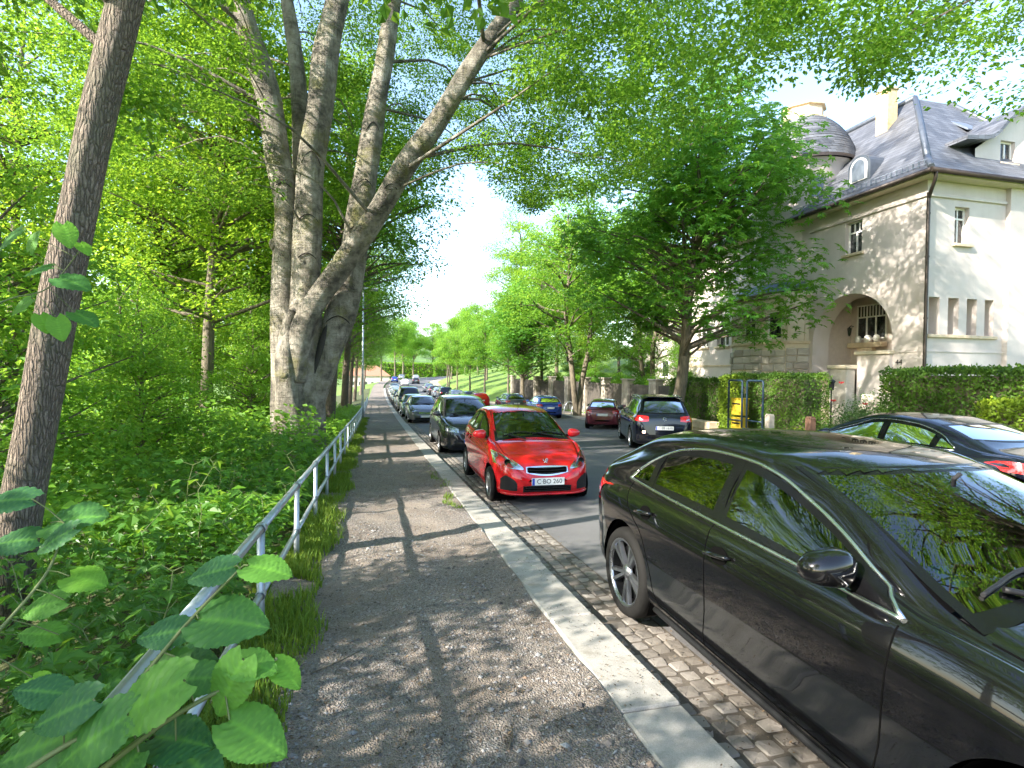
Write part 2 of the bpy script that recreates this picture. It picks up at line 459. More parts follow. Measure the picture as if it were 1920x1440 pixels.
# --- loose gravel on the path
t = NT('pebble'); lv = t.node('Attribute', attribute_name='lv').outputs['Fac']
c = t.ramp(lv, [(0, (.06, .05, .045)), (.35, (.12, .11, .105)), (.65, (.19, .185, .185)), (.9, (.30, .285, .27)), (1, (.20, .13, .085))])
M_pebble = t.set(color=c, rough=.75)
def pebbles(name, n, xr, yr_, size, zoff, m, seed, flat=.5, wfun=None):
    r = np.random.default_rng(seed)
    yv = yr_[0] + (yr_[1] - yr_[0]) * r.random(n) ** 1.7; xv = r.uniform(xr[0], xr[1], n)
    if wfun is not None:
        keep = r.random(n) < wfun(xv, yv); xv = xv[keep]; yv = yv[keep]; n = len(xv)
    s = size * (.45 + r.gamma(2., .35, n)); s = np.clip(s, size * .4, size * 2.6)
    th = r.uniform(0, 6.28, n); el = r.uniform(.55, 1, n)
    base = np.array([(1, 0, 0), (.3, .9, .1), (-.8, .5, 0), (-.7, -.6, .1), (.4, -.8, 0), (.1, .05, 1.), (0, 0, -.7)])
    B = base[None] * (1 + r.uniform(-.3, .3, (n, 7, 3)))
    B = B * np.stack([s, s * el, s * flat], -1)[:, None, :]
    X = B[..., 0] * np.cos(th)[:, None] - B[..., 1] * np.sin(th)[:, None]; Yq = B[..., 0] * np.sin(th)[:, None] + B[..., 1] * np.cos(th)[:, None]
    Z = B[..., 2] + r.uniform(-.35, .35, n)[:, None] * X
    V = np.stack([X + xv[:, None], Yq + yv[:, None], Z + (pathz(xv, yv) + zoff + s * flat * .35)[:, None]], -1).reshape(-1, 3)
    tri = np.array([(0, 1, 5), (1, 2, 5), (2, 3, 5), (3, 4, 5), (4, 0, 5), (1, 0, 6), (2, 1, 6), (3, 2, 6), (4, 3, 6), (0, 4, 6)])
    Fc = (np.arange(n)[:, None, None] * 7 + tri[None]).reshape(-1, 3)
    lvv = np.repeat(r.random(n), 7)
    o = obj(name, np_mesh(name, V, Fc, 3, [m], False, attr={'lv': lvv})); o['kind'] = 'stuff'
    return o
wf = lambda x, y: .25 + .75 * np.clip(np.sin(x * 3.1 + y * 1.3) * .5 + np.sin(y * 2.3 - x) * .4 + .35 + .5 * (x > .75), 0, 1)
tag(pebbles('gravel', 34000, (-.55, 1.2), (.9, 13), .0062, 0.0, M_pebble, 1, wfun=wf), 'loose grey and brown gravel strewn over the footpath', 'gravel')
tag(pebbles('coarse_gravel', 1900, (-.35, 1.2), (1.0, 8), .0125, 0.0, M_pebble, 2, wfun=lambda x, y: .15 + .85 * (x > .45) * np.clip(1.2 - y / 7, .1, 1)), 'larger slate grey stones gathered along the kerb side of the path', 'gravel')
# ================================================================== CARS
def paint(name, c, rough=.16, flake=0., dust=.012):
    t = NT(name); v = t.coord()
    d = t.ramp(t.noise(v, 2.3, 6, .7), [(.45, 0.), (.8, dust)])
    fine = t.noise(v, 45, 4)
    col = t.mix(t.math('MULTIPLY', d, fine), c, (.30, .27, .23))
    rr = t.math('MULTIPLY_ADD', d, .35); rr.node.inputs[2].default_value = rough
    return t.set(color=col, rough=rr, metal=flake, coat=1.0, coatr=.025, spec=.15)
M_black = paint('paint_black', (.0025, .0025, .003))
M_black2 = paint('paint_blue_black', (.003, .004, .009))
M_red = paint('paint_red', (.50, .008, .012), dust=.02)
M_dgrey = paint('paint_dark_grey', (.035, .035, .04), flake=.3)
M_silver = paint('paint_silver', (.36, .37, .40), flake=.5)
M_mgrey = paint('paint_mid_grey', (.12, .125, .135), flake=.4)
M_blue = paint('paint_blue', (.02, .05, .22), flake=.2)
M_maroon = paint('paint_maroon', (.12, .02, .03), flake=.2)
M_white = paint('paint_white', (.72, .73, .75))
M_dgreen = paint('paint_dark_teal', (.02, .05, .05), flake=.2)
M_plastic = plain('black_plastic', (.010, .010, .011), .5, bump=.1, scale=30, spec=.25)
M_seal = plain('window_rubber', (.003, .003, .0035), .25, spec=.3)
M_tyre = plain('tyre_rubber', (.011, .0105, .01), .8, scale=12, bump=.2, spec=.2)
M_chrome = plain('chrome', (.75, .75, .76), .12, 1., var=.05)
M_trim = plain('satin_aluminium', (.62, .63, .62), .26, 1., var=.05)
M_alloy = plain('alloy', (.34, .35, .37), .3, .95)
M_alloyd = plain('dark_alloy', (.015, .0155, .017), .4, .5)
M_cabin = plain('cabin_trim', (.02, .02, .022), .8, spec=.2)
M_seat = plain('seat_fabric', (.06, .058, .06), .9)
M_dark = plain('seam_shadow', (.002, .002, .002), .9, spec=.05)
M_plate = plain('plate_white', (.72, .72, .70), .4, var=.05)
M_plateb = plain('plate_blue', (.02, .06, .40), .4, var=.05)
M_ink = plain('plate_ink', (.01, .01, .012), .5)
M_paper = plain('paper', (.7, .72, .7), .7, var=.05)
M_sticker = plain('green_sticker', (.03, .32, .18), .5)
def glassy(name, tint, ior=1.52, boost=1.0):
    t = NT(name)
    fr = t.node('Fresnel'); fr.inputs['IOR'].default_value = ior
    tr = t.node('BsdfTransparent'); tr.inputs['Color'].default_value = (*tint, 1)
    gl = t.node('BsdfGlossy'); gl.inputs['Roughness'].default_value = .0; gl.inputs['Color'].default_value = (1, 1, 1, 1)
    mx = t.node('MixShader'); f2 = t.math('MULTIPLY', fr.outputs[0], boost); f2.node.use_clamp = True
    t.l.new(f2, mx.inputs[0]); t.l.new(tr.outputs[0], mx.inputs[1]); t.l.new(gl.outputs[0], mx.inputs[2]); t.l.new(mx.outputs[0], t.out.inputs['Surface'])
    return t.m
M_glass = glassy('car_glass', (.22, .26, .24), 1.52, 2.3)
M_glassd = glassy('tinted_glass', (.07, .085, .08), 1.52, 2.2)
M_wind = glassy('windscreen_glass', (.33, .38, .36), 1.52, 2.3)
M_lens = glassy('lamp_lens', (.92, .94, .96), 1.5, 1.2)
t = NT('opaque_far_glass'); M_gfar = t.set(color=(.02, .028, .028), rough=.03, spec=.9)
t = NT('red_lamp'); M_rlamp = t.set(color=t.ramp(t.vor(t.coord(), 60), [(0, (.55, .01, .012)), (1, (.28, .004, .006))]), rough=.12, spec=.6, coat=1.)
t = NT('lamp_bowl'); M_bowl = t.set(color=t.ramp(t.noise(t.coord(), 14, 3), [(.35, (.25, .26, .28)), (.65, (.75, .76, .78))]), rough=.18, metal=.8)
t = NT('reversing_light'); M_rev = t.set(color=(.9, .85, .75), emit=(1., .62, .38), emits=6.)

def spec(L, W, H, ra, fa, R, cowl, roof_f, roof_r, tz, hz, tail='hatch', deck=.0, hood_drop=.03, blunt=1.0):
    cx, cz = cowl; fx, fz = roof_f; rx, rz = roof_r; w = W / 2
    if tail == 'hatch':
        top = [(0, .48), (.015, .66), (.05, tz - .06), (.12, tz + .05), (.12 + (rx - .12) * .5, tz + .05 + (rz - tz - .05) * .58), (rx, rz)]
        rail = [(0, .49), (.03, tz - .2), (.12, tz), (.12 + (rx - .12) * .55, tz + (rz - .075 - tz) * .58), (rx + .05, rz - .075)]
        rw = [(0, w * .5), (.05, w * .74), (.15, w * .79), (rx, w * .70)]
    else:
        dx, dz = deck
        top = [(0, .50), (.02, .72), (.07, dz - .05), (.14, dz), (dx, dz + .05), (dx + (rx - dx) * .5, dz + .05 + (rz - dz - .05) * .56), (rx, rz)]
        rail = [(0, .49), (.04, dz - .2), (.14, dz - .04), (dx, dz - .01), (dx + (rx - dx) * .6, dz + (rz - .075 - dz) * .6), (rx + .08, rz - .075)]
        rw = [(0, w * .5), (.05, w * .72), (.15, w * .78), (dx, w * .80), (rx, w * .70)]
    top += [(rx + .14, rz + (H - rz) * .55), ((rx + fx) / 2, H), (fx - .25, fz + (H - fz) * .72), (fx, fz), (fx + (cx - fx) * .5, fz + (cz - fz) * .46), (cx, cz), (cx + .18, cz - hood_drop), (L - .42, hz + .05), (L - .25, hz - .01), (L - .12, hz - .09), (L - .05, hz - .19), (L - .012, .50), (L, .46)]
    rail += [((rx + fx) / 2, H - .075), (fx - .36, fz - .04), (fx - .1, fz - .13), (fx + (cx - fx) * .45, fz - .05 + (cz - fz) * .62), (cx - .12, cz - .03), (cx + .1, cz - hood_drop - .025), (L - .42, hz + .015), (L - .25, hz - .045), (L - .12, hz - .13), (L - .05, hz - .22), (L, .45)]
    rw += [((rx + fx) / 2, w * .695), (fx - .1, w * .725), (cx - .15, w * .83), (cx + .1, w * .82), (L - .5, w * .78), (L - .25, w * .70), (L - .1, w * .58), (L, w * .3)]
    belt = [(0, .47), (.03, tz - .3), (.12, tz - .09), (.32, tz - .02), (L * .4, tz * .52 + cz * .48 - .045), (cx - .3, cz - .075), (cx + .05, cz - .08), (L - .42, hz - .045), (L - .25, hz - .10), (L - .12, hz - .18), (L - .04, hz - .29), (L, .44)]
    wid = [(0, w * .45), (.012, w * .62), (.05, w * .80), (.16, w * .92), (.45, w * .985), (L * .32, w), (L * .68, w), (L - .62, w * .985), (L - .32, w * .925), (L - .15, w * .83), (L - .06, w * .69), (L - .018, w * .52), (L, w * .38)]
    bot = [(0, .42), (.03, .31), (.14, .25), (ra, .20), (fa, .17), (L - .2, .185), (L - .06, .23), (L - .015, .33), (L, .40)]
    return dict(L=L, W=W, H=H, ra=ra, fa=fa, R=R, top=top, rail=rail, rw=rw, belt=belt, wid=wid, bot=bot, cowl=cowl, roof_f=roof_f, roof_r=roof_r, tz=tz, hz=hz, tail=tail, deck=deck)

def relax(pts, it=8):
    "even out a grid of points so that reflections run smoothly over it"
    A = np.array([[tuple(p) for p in row] for row in pts], float)
    for _ in range(it):
        B = A.copy()
        if A.shape[0] > 2: B[1:-1] = .5 * A[1:-1] + .25 * (A[:-2] + A[2:])
        C2 = B.copy()
        if A.shape[1] > 2: C2[:, 1:-1] = .5 * B[:, 1:-1] + .25 * (B[:, :-2] + B[:, 2:])
        A = C2
    return [[Vector(p) for p in row] for row in A]
class Car:
    def __init__(s, sp, ns=150, lod=0):
        s.sp = sp; s.lod = lod; L = sp['L']
        u = np.linspace(0, 1, ns)
        x = L * (u + .055 * np.sin(2 * np.pi * u) * -1.0)            # denser at both ends
        x = L * (.5 - .5 * np.cos(np.pi * u)) * .35 + .65 * x
        x[0] = 0; x[-1] = L
        f = {k: (lambda X, k=k: pchip(*zip(*sp[k]), X)) for k in ('top', 'rail', 'rw', 'belt', 'wid', 'bot')}
        s.f = f
        zt, zr, wr, zs, W, zb = (f[k](x) for k in ('top', 'rail', 'rw', 'belt', 'wid', 'bot'))
        zr = np.minimum(zr, zt - .004); wr = np.minimum(wr, W * .97); zs = np.minimum(zs, zr - .002); zb = np.minimum(zb, zs - .02)
        h = zs - zb
        P = [(0 * x, zb), (W * .80, zb), (W * .955, zb + .03 + .02 * h), (W * .985, zb + .16 * h), (W * .99, zb + .38 * h), (W, zb + .64 * h), (W * .997, zb + .80 * h), (W * .975, zb + .925 * h), (W * .945, zs), (W * .93 + wr * .0, zs + .012 * np.minimum(1, (zr - zs) / .05)),
             (W * .93 * .5 + wr * .5 + .012, (zs * .5 + zr * .5) + .012), (wr + .012, zr - .03 * np.minimum(1, (zr - zs) / .1)), (wr, zr), (wr - .035, zr + (zt - zr) * .32), (wr * .72, zr + (zt - zr) * .70), (wr * .36, zr + (zt - zr) * .94), (0 * x, zt)]
        P = np.array([[p[0], p[1]] for p in P])                        # (k,2,ns)
        P = P.transpose(2, 0, 1)                                       # ns,k,2
        sub = [2, 2, 3, 3, 4, 4, 3, 3, 2, 4, 4, 3, 3, 3, 3, 3] if lod == 0 else [1, 1, 1, 1, 2, 2, 1, 1, 1, 2, 2, 1, 1, 1, 2, 1]
        Q = np.concatenate([2 * P[:, :1] - P[:, 1:2], P, P[:, -1:] * np.array([-1, 1]) * 0 + np.stack([-P[:, -2, 0], P[:, -2, 1]], -1)[:, None]], 1)
        cols = []
        for i in range(1, Q.shape[1] - 2):
            n = sub[i - 1]; a, b, c, d = Q[:, i - 1], Q[:, i], Q[:, i + 1], Q[:, i + 2]
            lb = np.linalg.norm(c - b, axis=1)[:, None] + 1e-9; la = np.linalg.norm(b - a, axis=1)[:, None] + 1e-9; lc = np.linalg.norm(d - c, axis=1)[:, None] + 1e-9
            m1 = ((b - a) / la * lb + (c - b) / lb * la) / (la + lb) * lb; m2 = ((c - b) / lb * lc + (d - c) / lc * lb) / (lb + lc) * lb
            for k in range(n):
                t = k / n
                cols.append((2 * t ** 3 - 3 * t * t + 1) * b + (t ** 3 - 2 * t * t + t) * m1 + (-2 * t ** 3 + 3 * t * t) * c + (t ** 3 - t * t) * m2)
        cols.append(P[:, -1])
        S = np.stack(cols, 1)                                          # ns, nv, 2
        nv = S.shape[1]
        half = np.concatenate([np.repeat(x[:, None, None], nv, 1), S], 2)
        other = half[:, ::-1][:, 1:-1] * np.array([1, -1, 1])
        ringv = np.concatenate([half, other], 1); n2 = ringv.shape[1]  # closed ring
        s.V = ringv.reshape(-1, 3)
        i = np.arange(ns - 1)[:, None] * n2; k = np.arange(n2)[None]; k2 = (k + 1) % n2
        Fc = np.stack([i + k, i + k2, i + n2 + k2, i + n2 + k], -1).reshape(-1, 4)
        s.ends = [list(range(n2)), list(range((ns - 1) * n2, ns * n2))[::-1]]
        s.F = Fc
        s.calc(); s.bvh = BVHTree.FromPolygons([Vector(p) for p in s.V], [tuple(q) for q in s.F])
        s.cut_arches()
    def calc(s):
        V, F = s.V, s.F
        fn = np.cross(V[F[:, 2]] - V[F[:, 0]], V[F[:, 3]] - V[F[:, 1]])
        N = np.zeros_like(V)
        for k in range(4): np.add.at(N, F[:, k], fn)
        ln = np.linalg.norm(N, axis=1, keepdims=True); N = N / np.maximum(ln, 1e-9)
        out = ((V - np.array([s.sp['L'] / 2, 0, .6])) * N).sum(1).mean()
        if out < 0: s.F = F[:, ::-1].copy(); N = -N; fn = -fn
        s.N = N; s.FN = fn / np.maximum(np.linalg.norm(fn, axis=1, keepdims=True), 1e-12)
        s.keep = np.ones(len(s.F), bool)
    def cut_arches(s):
        sp = s.sp; V = s.V
        for ax in (sp['ra'], sp['fa']):
            Ra = sp['R'] + .055; cz = sp['R'] + .005
            d = np.hypot(V[:, 0] - ax, V[:, 2] - cz); ins = (d < Ra) & (np.abs(V[:, 1]) > .30 * sp['W'])
            allin = ins[s.F].all(1); s.keep &= ~allin
            near = ins & True
            dirx = (V[:, 0] - ax) / np.maximum(d, 1e-6); dirz = (V[:, 2] - cz) / np.maximum(d, 1e-6)
            low = near & (V[:, 2] < cz)                               # below the axle only push sideways
            newx = ax + dirx * Ra; newz = cz + dirz * Ra
            sx = np.sqrt(np.maximum(Ra ** 2 - (V[:, 2] - cz) ** 2, 0)) * np.sign(V[:, 0] - ax) + ax
            V[near, 0] = np.where(low[near], sx[near], newx[near]); V[near, 2] = np.where(low[near], V[near, 2], newz[near])
        cen = V[s.F].mean(1); s.cen = cen
    def ray(s, d, a, b):
        X = 9.
        o, dv = {'l': ((a, X, b), (0, -1, 0)), 'r': ((a, -X, b), (0, 1, 0)), 'f': ((X, a, b), (-1, 0, 0)), 'b': ((-X, a, b), (1, 0, 0)), 't': ((a, b, X), (0, 0, -1))}[d]
        h = s.bvh.ray_cast(Vector(o), Vector(dv))
        if h[0] is None: return None
        n = h[1] if h[1].dot(Vector(dv)) < 0 else -h[1]
        return h[0], n
    def hit(s, d, a, b, off):
        for k in range(12):
            h = s.ray(d, a, b)
            if h: return h[0] + h[1] * off
            b -= .008 if d != 't' else 0; a *= .992 if d in 'fb' else 1
        return Vector((a, 0, b))
    def panel(s, d, s0, s1, lo, hi, n=20, m=8, off=.003, border=0., cut=False):
        "curved sheet over the body between lo(s) and hi(s)"
        ss = np.linspace(s0, s1, n + 1)
        if border: ss = np.unique(np.concatenate([[s0, s0 + border, s1 - border, s1], ss[(ss > s0 + border * 1.2) & (ss < s1 - border * 1.2)]]))
        pts = []; flag = []
        for q in ss:
            a, b = lo(q), hi(q); b = max(b, a + 1e-4); bb = min(border, (b - a) * .45)
            ts = [a, a + bb] + list(np.linspace(a + bb, b - bb, m - 1)[1:-1]) + [b - bb, b] if border else list(np.linspace(a, b, m + 1))
            pts.append([s.hit(d, q, t_, off) for t_ in ts])
        if border: pts = relax(pts, 5)
        nt = len(pts[0]); G_ = MB(); S_ = MB(); V = [p for r_ in pts for p in r_]
        fg, fs = [], []
        for i in range(len(ss) - 1):
            for j in range(nt - 1):
                q = (i * nt + j, (i + 1) * nt + j, (i + 1) * nt + j + 1, i * nt + j + 1)
                edge = border and (i == 0 or i == len(ss) - 2 or j == 0 or j == nt - 2)
                (fs if edge else fg).append(q)
        G_.add(V, fg, True); S_.add(V, fs, True)
        if cut and s.lod == 0:
            ai, bi = {'l': (0, 2), 'r': (0, 2), 'f': (1, 2), 'b': (1, 2)}[d]
            c = s.cen; dn = {'l': (1, 1), 'r': (1, -1), 'f': (0, 1), 'b': (0, -1)}[d]
            face = s.FN[:, dn[0]] * dn[1] > .15
            lov = np.interp(c[:, ai], ss, [lo(q) for q in ss]); hiv = np.interp(c[:, ai], ss, [hi(q) for q in ss])
            k = .55 * border
            if d in 'fb': face &= np.abs(c[:, 0] - (np.mean([p.x for p in V]))) < 1.0
            s.keep &= ~(face & (c[:, ai] > s0 + k) & (c[:, ai] < s1 - k) & (c[:, bi] > lov + k) & (c[:, bi] < hiv - k))
        return G_, S_
    def panel_uv(s, d, fn, n, m, off, bu, bv, cut=True):
        "sheet over the body from fn(u, v) -> the two cast coordinates, with a seal round it"
        us = np.unique(np.concatenate([[0, bu, 1 - bu, 1], np.linspace(bu, 1 - bu, n)])); vs_ = np.unique(np.concatenate([[0, bv, 1 - bv, 1], np.linspace(bv, 1 - bv, m)]))
        V = [p for row in relax([[s.hit(d, *fn(u, v), off) for v in vs_] for u in us], 8) for p in row]; nt = len(vs_); G_ = MB(); S_ = MB(); fg, fs = [], []
        for i in range(len(us) - 1):
            for j in range(nt - 1):
                q = (i * nt + j, (i + 1) * nt + j, (i + 1) * nt + j + 1, i * nt + j + 1)
                (fs if i in (0, len(us) - 2) or j in (0, nt - 2) else fg).append(q)
        G_.add(V, fg, True); S_.add(V, fs, True)
        if cut and s.lod == 0:
            a, b = bu * .6, bv * .6
            poly = [fn(u, b) for u in np.linspace(a, 1 - a, 20)] + [fn(1 - a, v) for v in np.linspace(b, 1 - b, 20)] + [fn(u, 1 - b) for u in np.linspace(1 - a, a, 20)] + [fn(a, v) for v in np.linspace(1 - b, b, 20)]
            poly = np.array(poly); c = s.cen; X, Y = c[:, 1], c[:, 2]; ins = np.zeros(len(c), bool); j = len(poly) - 1
            for i in range(len(poly)):
                xi, yi = poly[i]; xj, yj = poly[j]
                if yi != yj: ins ^= ((yi > Y) != (yj > Y)) & (X < (xj - xi) * (Y - yi) / (yj - yi) + xi)
                j = i
            xm = np.mean([p.x for p in V]); sg = 1 if d == 'f' else -1
            s.keep &= ~(ins & (s.FN[:, 0] * sg > .12) & (np.abs(c[:, 0] - xm) < .9))
        return G_, S_
    def ribbon(s, d, pts, w=.006, off=.0018, mb=None, per=10, closed=False):
        P = smoothpath(pts, per) if len(pts) > 2 else np.linspace(pts[0], pts[1], per * 2)
        hp = [s.ray(d, float(a), float(b)) for a, b in P]; hp = [h for h in hp if h]
        mb = mb or MB(); vs = []
        for i, (p, n) in enumerate(hp):
            tg = hp[min(i + 1, len(hp) - 1)][0] - hp[max(i - 1, 0)][0]
            sd = n.cross(tg); sd = sd.normalized() if sd.length > 1e-9 else Vector((0, 0, 1))
            vs += [p + n * off + sd * w / 2, p + n * off - sd * w / 2]
        mb.add(vs, [(2 * i, 2 * i + 1, 2 * i + 3, 2 * i + 2) for i in range(len(hp) - 1)], True)
        return mb
    def rod(s, d, pts, rad, off, mb=None, per=8, n=6):
        P = smoothpath(pts, per) if len(pts) > 2 else np.linspace(pts[0], pts[1], per * 2)
        mb = mb or MB(); mb.tube([s.hit(d, float(a), float(b), off) for a, b in P], rad, n)
        return mb
    # ---- assembling
    def part(s, name, mb, m, parent=None):
        if not mb.f: return None
        me = bpy.data.meshes.new(name); c = Vector((s.sp['L'] / 2, 0, 0))
        used = sorted({i for f in mb.f for i in f}); mp = {j: i for i, j in enumerate(used)}
        me.from_pydata([Vector(mb.v[i]) - c for i in used], [], [tuple(mp[i] for i in f) for f in mb.f]); me.polygons.foreach_set('use_smooth', mb.sm)
        for q in (m if isinstance(m, (list, tuple)) else [m]): me.materials.append(q)
        me.update()
        return obj(name, me, parent or s.root, world=False)
    def shell(s, name, mask, m, parent=None):
        F = s.F[mask]
        if not len(F): return None
        used = np.unique(F); mp = np.zeros(len(s.V), int); mp[used] = np.arange(len(used))
        me = np_mesh(name, s.V[used] - np.array([s.sp['L'] / 2, 0, 0]), mp[F], 4, [m], True)
        me.normals_split_custom_set_from_vertices([tuple(n) for n in s.N[used]])
        return obj(name, me, parent or s.root, world=False)
    def mirror(s, mb):
        o = MB(); o.v = [(p[0], -p[1], p[2]) for p in mb.v]; o.f = [tuple(reversed(f)) for f in mb.f]; o.sm = list(mb.sm)
        return o

def text_mesh(txt, size, m, name='lettering'):
    cu = bpy.data.curves.new('txt', 'FONT'); cu.body = txt; cu.size = size; cu.align_x = 'CENTER'; cu.align_y = 'CENTER'; cu.extrude = .0006
    o = bpy.data.objects.new('txt', cu); COL.objects.link(o)
    dg = bpy.context.evaluated_depsgraph_get(); dg.update()
    me = bpy.data.meshes.new_from_object(o.evaluated_get(dg)); me.name = name
    bpy.data.objects.remove(o); me.materials.clear(); me.materials.append(m)
    return me

def make_wheel(R, width, style, lod=0):
    "wheel about the y axis, outer face towards +y; returns (rim, tyre, disc) meshes"
    n = 40 if lod == 0 else 18; rr = R * {'twin': .75, 'five': .69, 'cap': .66}[style]; hw = width / 2
    ty = MB(); ty.lathe([(rr, -hw), (rr + .012, -hw - .004), (R * .93, -hw - .006), (R * .985, -hw + .018), (R, -hw + .045), (R, -.03), (R - .006, -.027), (R - .006, -.019), (R, -.016), (R, .016), (R - .006, .019), (R - .006, .027), (R, .03), (R, hw - .045), (R * .985, hw - .018), (R * .93, hw + .006), (rr + .012, hw + .004), (rr, hw - .002), (rr - .004, hw - .02)], n, axis='y')
    ri = MB()
    ri.lathe([(rr + .003, hw + .001), (rr - .006, hw + .003), (rr - .016, hw - .006), (rr - .02, hw - .02)], n, axis='y')
    ri.lathe([(.0, hw - .012), (.028, hw - .012), (.032, hw - .016), (.055, hw - .022), (.06, hw - .05)], 20, axis='y')
    def spoke(a, w0, w1, tilt=0.):
        r0, r1 = .045, rr - .008; y0, y1 = hw - .024, hw - .008
        pts = []
        for (r_, w_, y_) in ((r0, w0, y0), (r1, w1, y1)):
            for sgn in (-1, 1):
                for dy, ws in ((0, 1.), (-.03, 1.35)):
                    off = sgn * w_ / 2 * ws + tilt * (r_ - r0)
                    pts.append((r_ * math.cos(a) - off * math.sin(a), y_ + dy, r_ * math.sin(a) + off * math.cos(a)))
        ri.add(pts, [(0, 2, 6, 4), (0, 4, 5, 1), (2, 3, 7, 6), (1, 5, 7, 3), (4, 6, 7, 5)])
    if style == 'twin':
        for k in range(5):
            a = 2 * math.pi * k / 5 + .3
            spoke(a - .13, .022, .026, -.06); spoke(a + .13, .022, .026, .06)
    elif style == 'five':
        for k in range(5): spoke(2 * math.pi * k / 5 + .2, .05, .06)
    else:
        for k in range(8): spoke(2 * math.pi * k / 8, .036, .075)
        ri.lathe([(rr * .45, hw - .014), (rr * .25, hw - .006), (0.001, hw - .004)], n, axis='y')
    di = MB(); di.lathe([(rr - .019, hw - .018), (rr - .03, 0.)], n, axis='y'); di.lathe([(rr - .03, -.0), (.03, .0), (.03, .012)], n, axis='y')
    di.lathe([(rr * .78, .03), (rr * .76, .038), (.06, .038)], n, axis='y')
    return ri, ty, di

def finish_car(c, name, label, cat, loc, rz, pm, wheel='five', wm=None, group=None, detail=1, doors=4, pillars=None, win=None, glass=None, rails=False):
    "split the shell into parts, add glass, wheels and the common fittings"
    sp = c.sp; L, W, H, R_ = sp['L'], sp['W'], sp['H'], sp['R']; f = c.f
    c.root = thing(name, loc, label, cat, group, rz)
    cx, cz = sp['cowl']; fx, fz = sp['roof_f']; rx, rz_ = sp['roof_r']
    glass = glass or (M_glass if c.lod == 0 else M_gfar)
    wind = M_wind if c.lod == 0 else M_gfar
    B = .03
    # side glass
    if win is None:
        xr, xf = (.42 if sp['tail'] == 'hatch' else sp['deck'][0] + .12), cx - .22
        lo = lambda x: float(f['belt'](x)) + .03
        def hi(x):
            return max(lo(x) + .002, min(float(f['rail'](x)) - .028, lo(xr) + .02 + (x - xr) * 1.9, lo(xf) + .01 + (xf - x) * 1.4))
    else:
        xr, xf, lo, hi = win
    nx = [xr] + list(pillars or [xr + (xf - xr) * .48]) + [xf]
    glasses = []; seals = []
    gap = .028
    for i in range(len(nx) - 1):
        a = nx[i] + (gap if i else 0); b = nx[i + 1] - (gap if i < len(nx) - 2 else 0)
        for d in 'lr':
            gl, se = c.panel(d, a, b, lo, hi, 16 if c.lod == 0 else 6, 7 if c.lod == 0 else 4, .004, B * .6, True)
            glasses.append((d, i, gl)); seals.append((d, i, se))
    pil = []
    for q in nx[1:-1]:
        for d in 'lr':
            pil.append(c.panel(d, q - gap - .004, q + gap + .004, lambda x: lo(x) + .003, lambda x: hi(x) - .003, 2, 6, .0055)[0])
    # windscreen and rear window
    wb, wt = sp['W'] / 2 * .80, sp['W'] / 2 * .665
    def lof(y): return cz + .012 - .05 * (y / wb) ** 2
    def hif(y):
        k = (abs(y) - wt) / (wb - wt); t_ = fz - .012 - .02 * (y / wt) ** 2
        return t_ if k <= 0 else max(lof(y) + .001, t_ + (lof(y) - t_) * min(1, k) ** 1.05)
    def ff(u, v):
        y = (2 * u - 1) * (wb + (wt - wb) * v ** .9)
        return y, cz + .012 - .05 * (y / wb) ** 2 * (1 - v) + (fz - .012 - cz - .012 - .03 * (y / wt) ** 2) * v
    ws, wse = c.panel_uv('f', ff, 26 if c.lod == 0 else 6, 12 if c.lod == 0 else 4, .004, .028, .05)
    tz = sp['tz']; rzz = rz_ - .05
    bb, bt = sp['W'] / 2 * .74, sp['W'] / 2 * .62
    zb0 = (tz + .07) if sp['tail'] == 'hatch' else sp['deck'][1] + .10
    def lob(y): return zb0 + .02 * (y / bb) ** 2
    def hib(y):
        k = (abs(y) - bt) / (bb - bt)
        return rzz - .02 * (y / bt) ** 2 if k <= 0 else max(lob(y) + .001, rzz - .02 + (lob(y) - rzz) * min(1, k))
    def fbk(u, v):
        y = (2 * u - 1) * (bb + (bt - bb) * v)
        return y, lob(y) + (rzz - .02 * (y / bt) ** 2 - lob(y)) * v
    rw_, rws = c.panel_uv('b', fbk, 22 if c.lod == 0 else 6, 9 if c.lod == 0 else 4, .004, .035, .08)
    # shell split
    cen = c.cen; keep = c.keep; side = np.abs(c.FN[:, 1]) > .30; xc, yc, zc = cen.T
    zsl = np.array(f['bot'](xc)) + .10
    lim = np.array(f['rail'](xc)) + .005
    doorm = side & (zc > zsl) & (zc < lim) & keep
    xB = nx[-2] if doors == 4 else nx[1]
    d_front = (xB, cx - .10 if win is None else xf + .03) ; used = np.zeros(len(keep), bool)
    dm = {}
    xR = max(sp['ra'] + R_ * .55, nx[0] + .1)
    for d, sg in (('l', 1), ('r', -1)):
        mk = doorm & (yc * sg > 0) & (xc > d_front[0]) & (xc < d_front[1]) & (np.hypot(xc - sp['fa'], zc - R_) > R_ + .12)
        dm[d, 'f'] = mk; used |= mk
        if doors == 4:
            mk = doorm & (yc * sg > 0) & (xc > xR) & (xc <= d_front[0]) & (np.hypot(xc - sp['ra'], zc - R_) > R_ + .11)
            dm[d, 'r'] = mk; used |= mk
    bon = keep & ~used & (xc > cx + .02) & (c.FN[:, 2] > .55) & (np.abs(yc) < np.array(f['rw'](xc)) * 1.0) & (xc < L - .2)
    used |= bon
    gate = keep & ~used & (xc < .55) & (c.FN[:, 0] < -.25) & (zc > .62) & (np.abs(yc) < .82 * W / 2); used |= gate
    fb = keep & ~used & (xc > L - .42) & (zc < sp['hz'] - .12) & (np.abs(xc - sp['fa']) > R_ + .07); used |= fb
    rb = keep & ~used & (xc < .36) & (zc < .62) & (np.abs(xc - sp['ra']) > R_ + .07); used |= rb
    body = c.shell('body', keep & ~used, pm); c.body = body
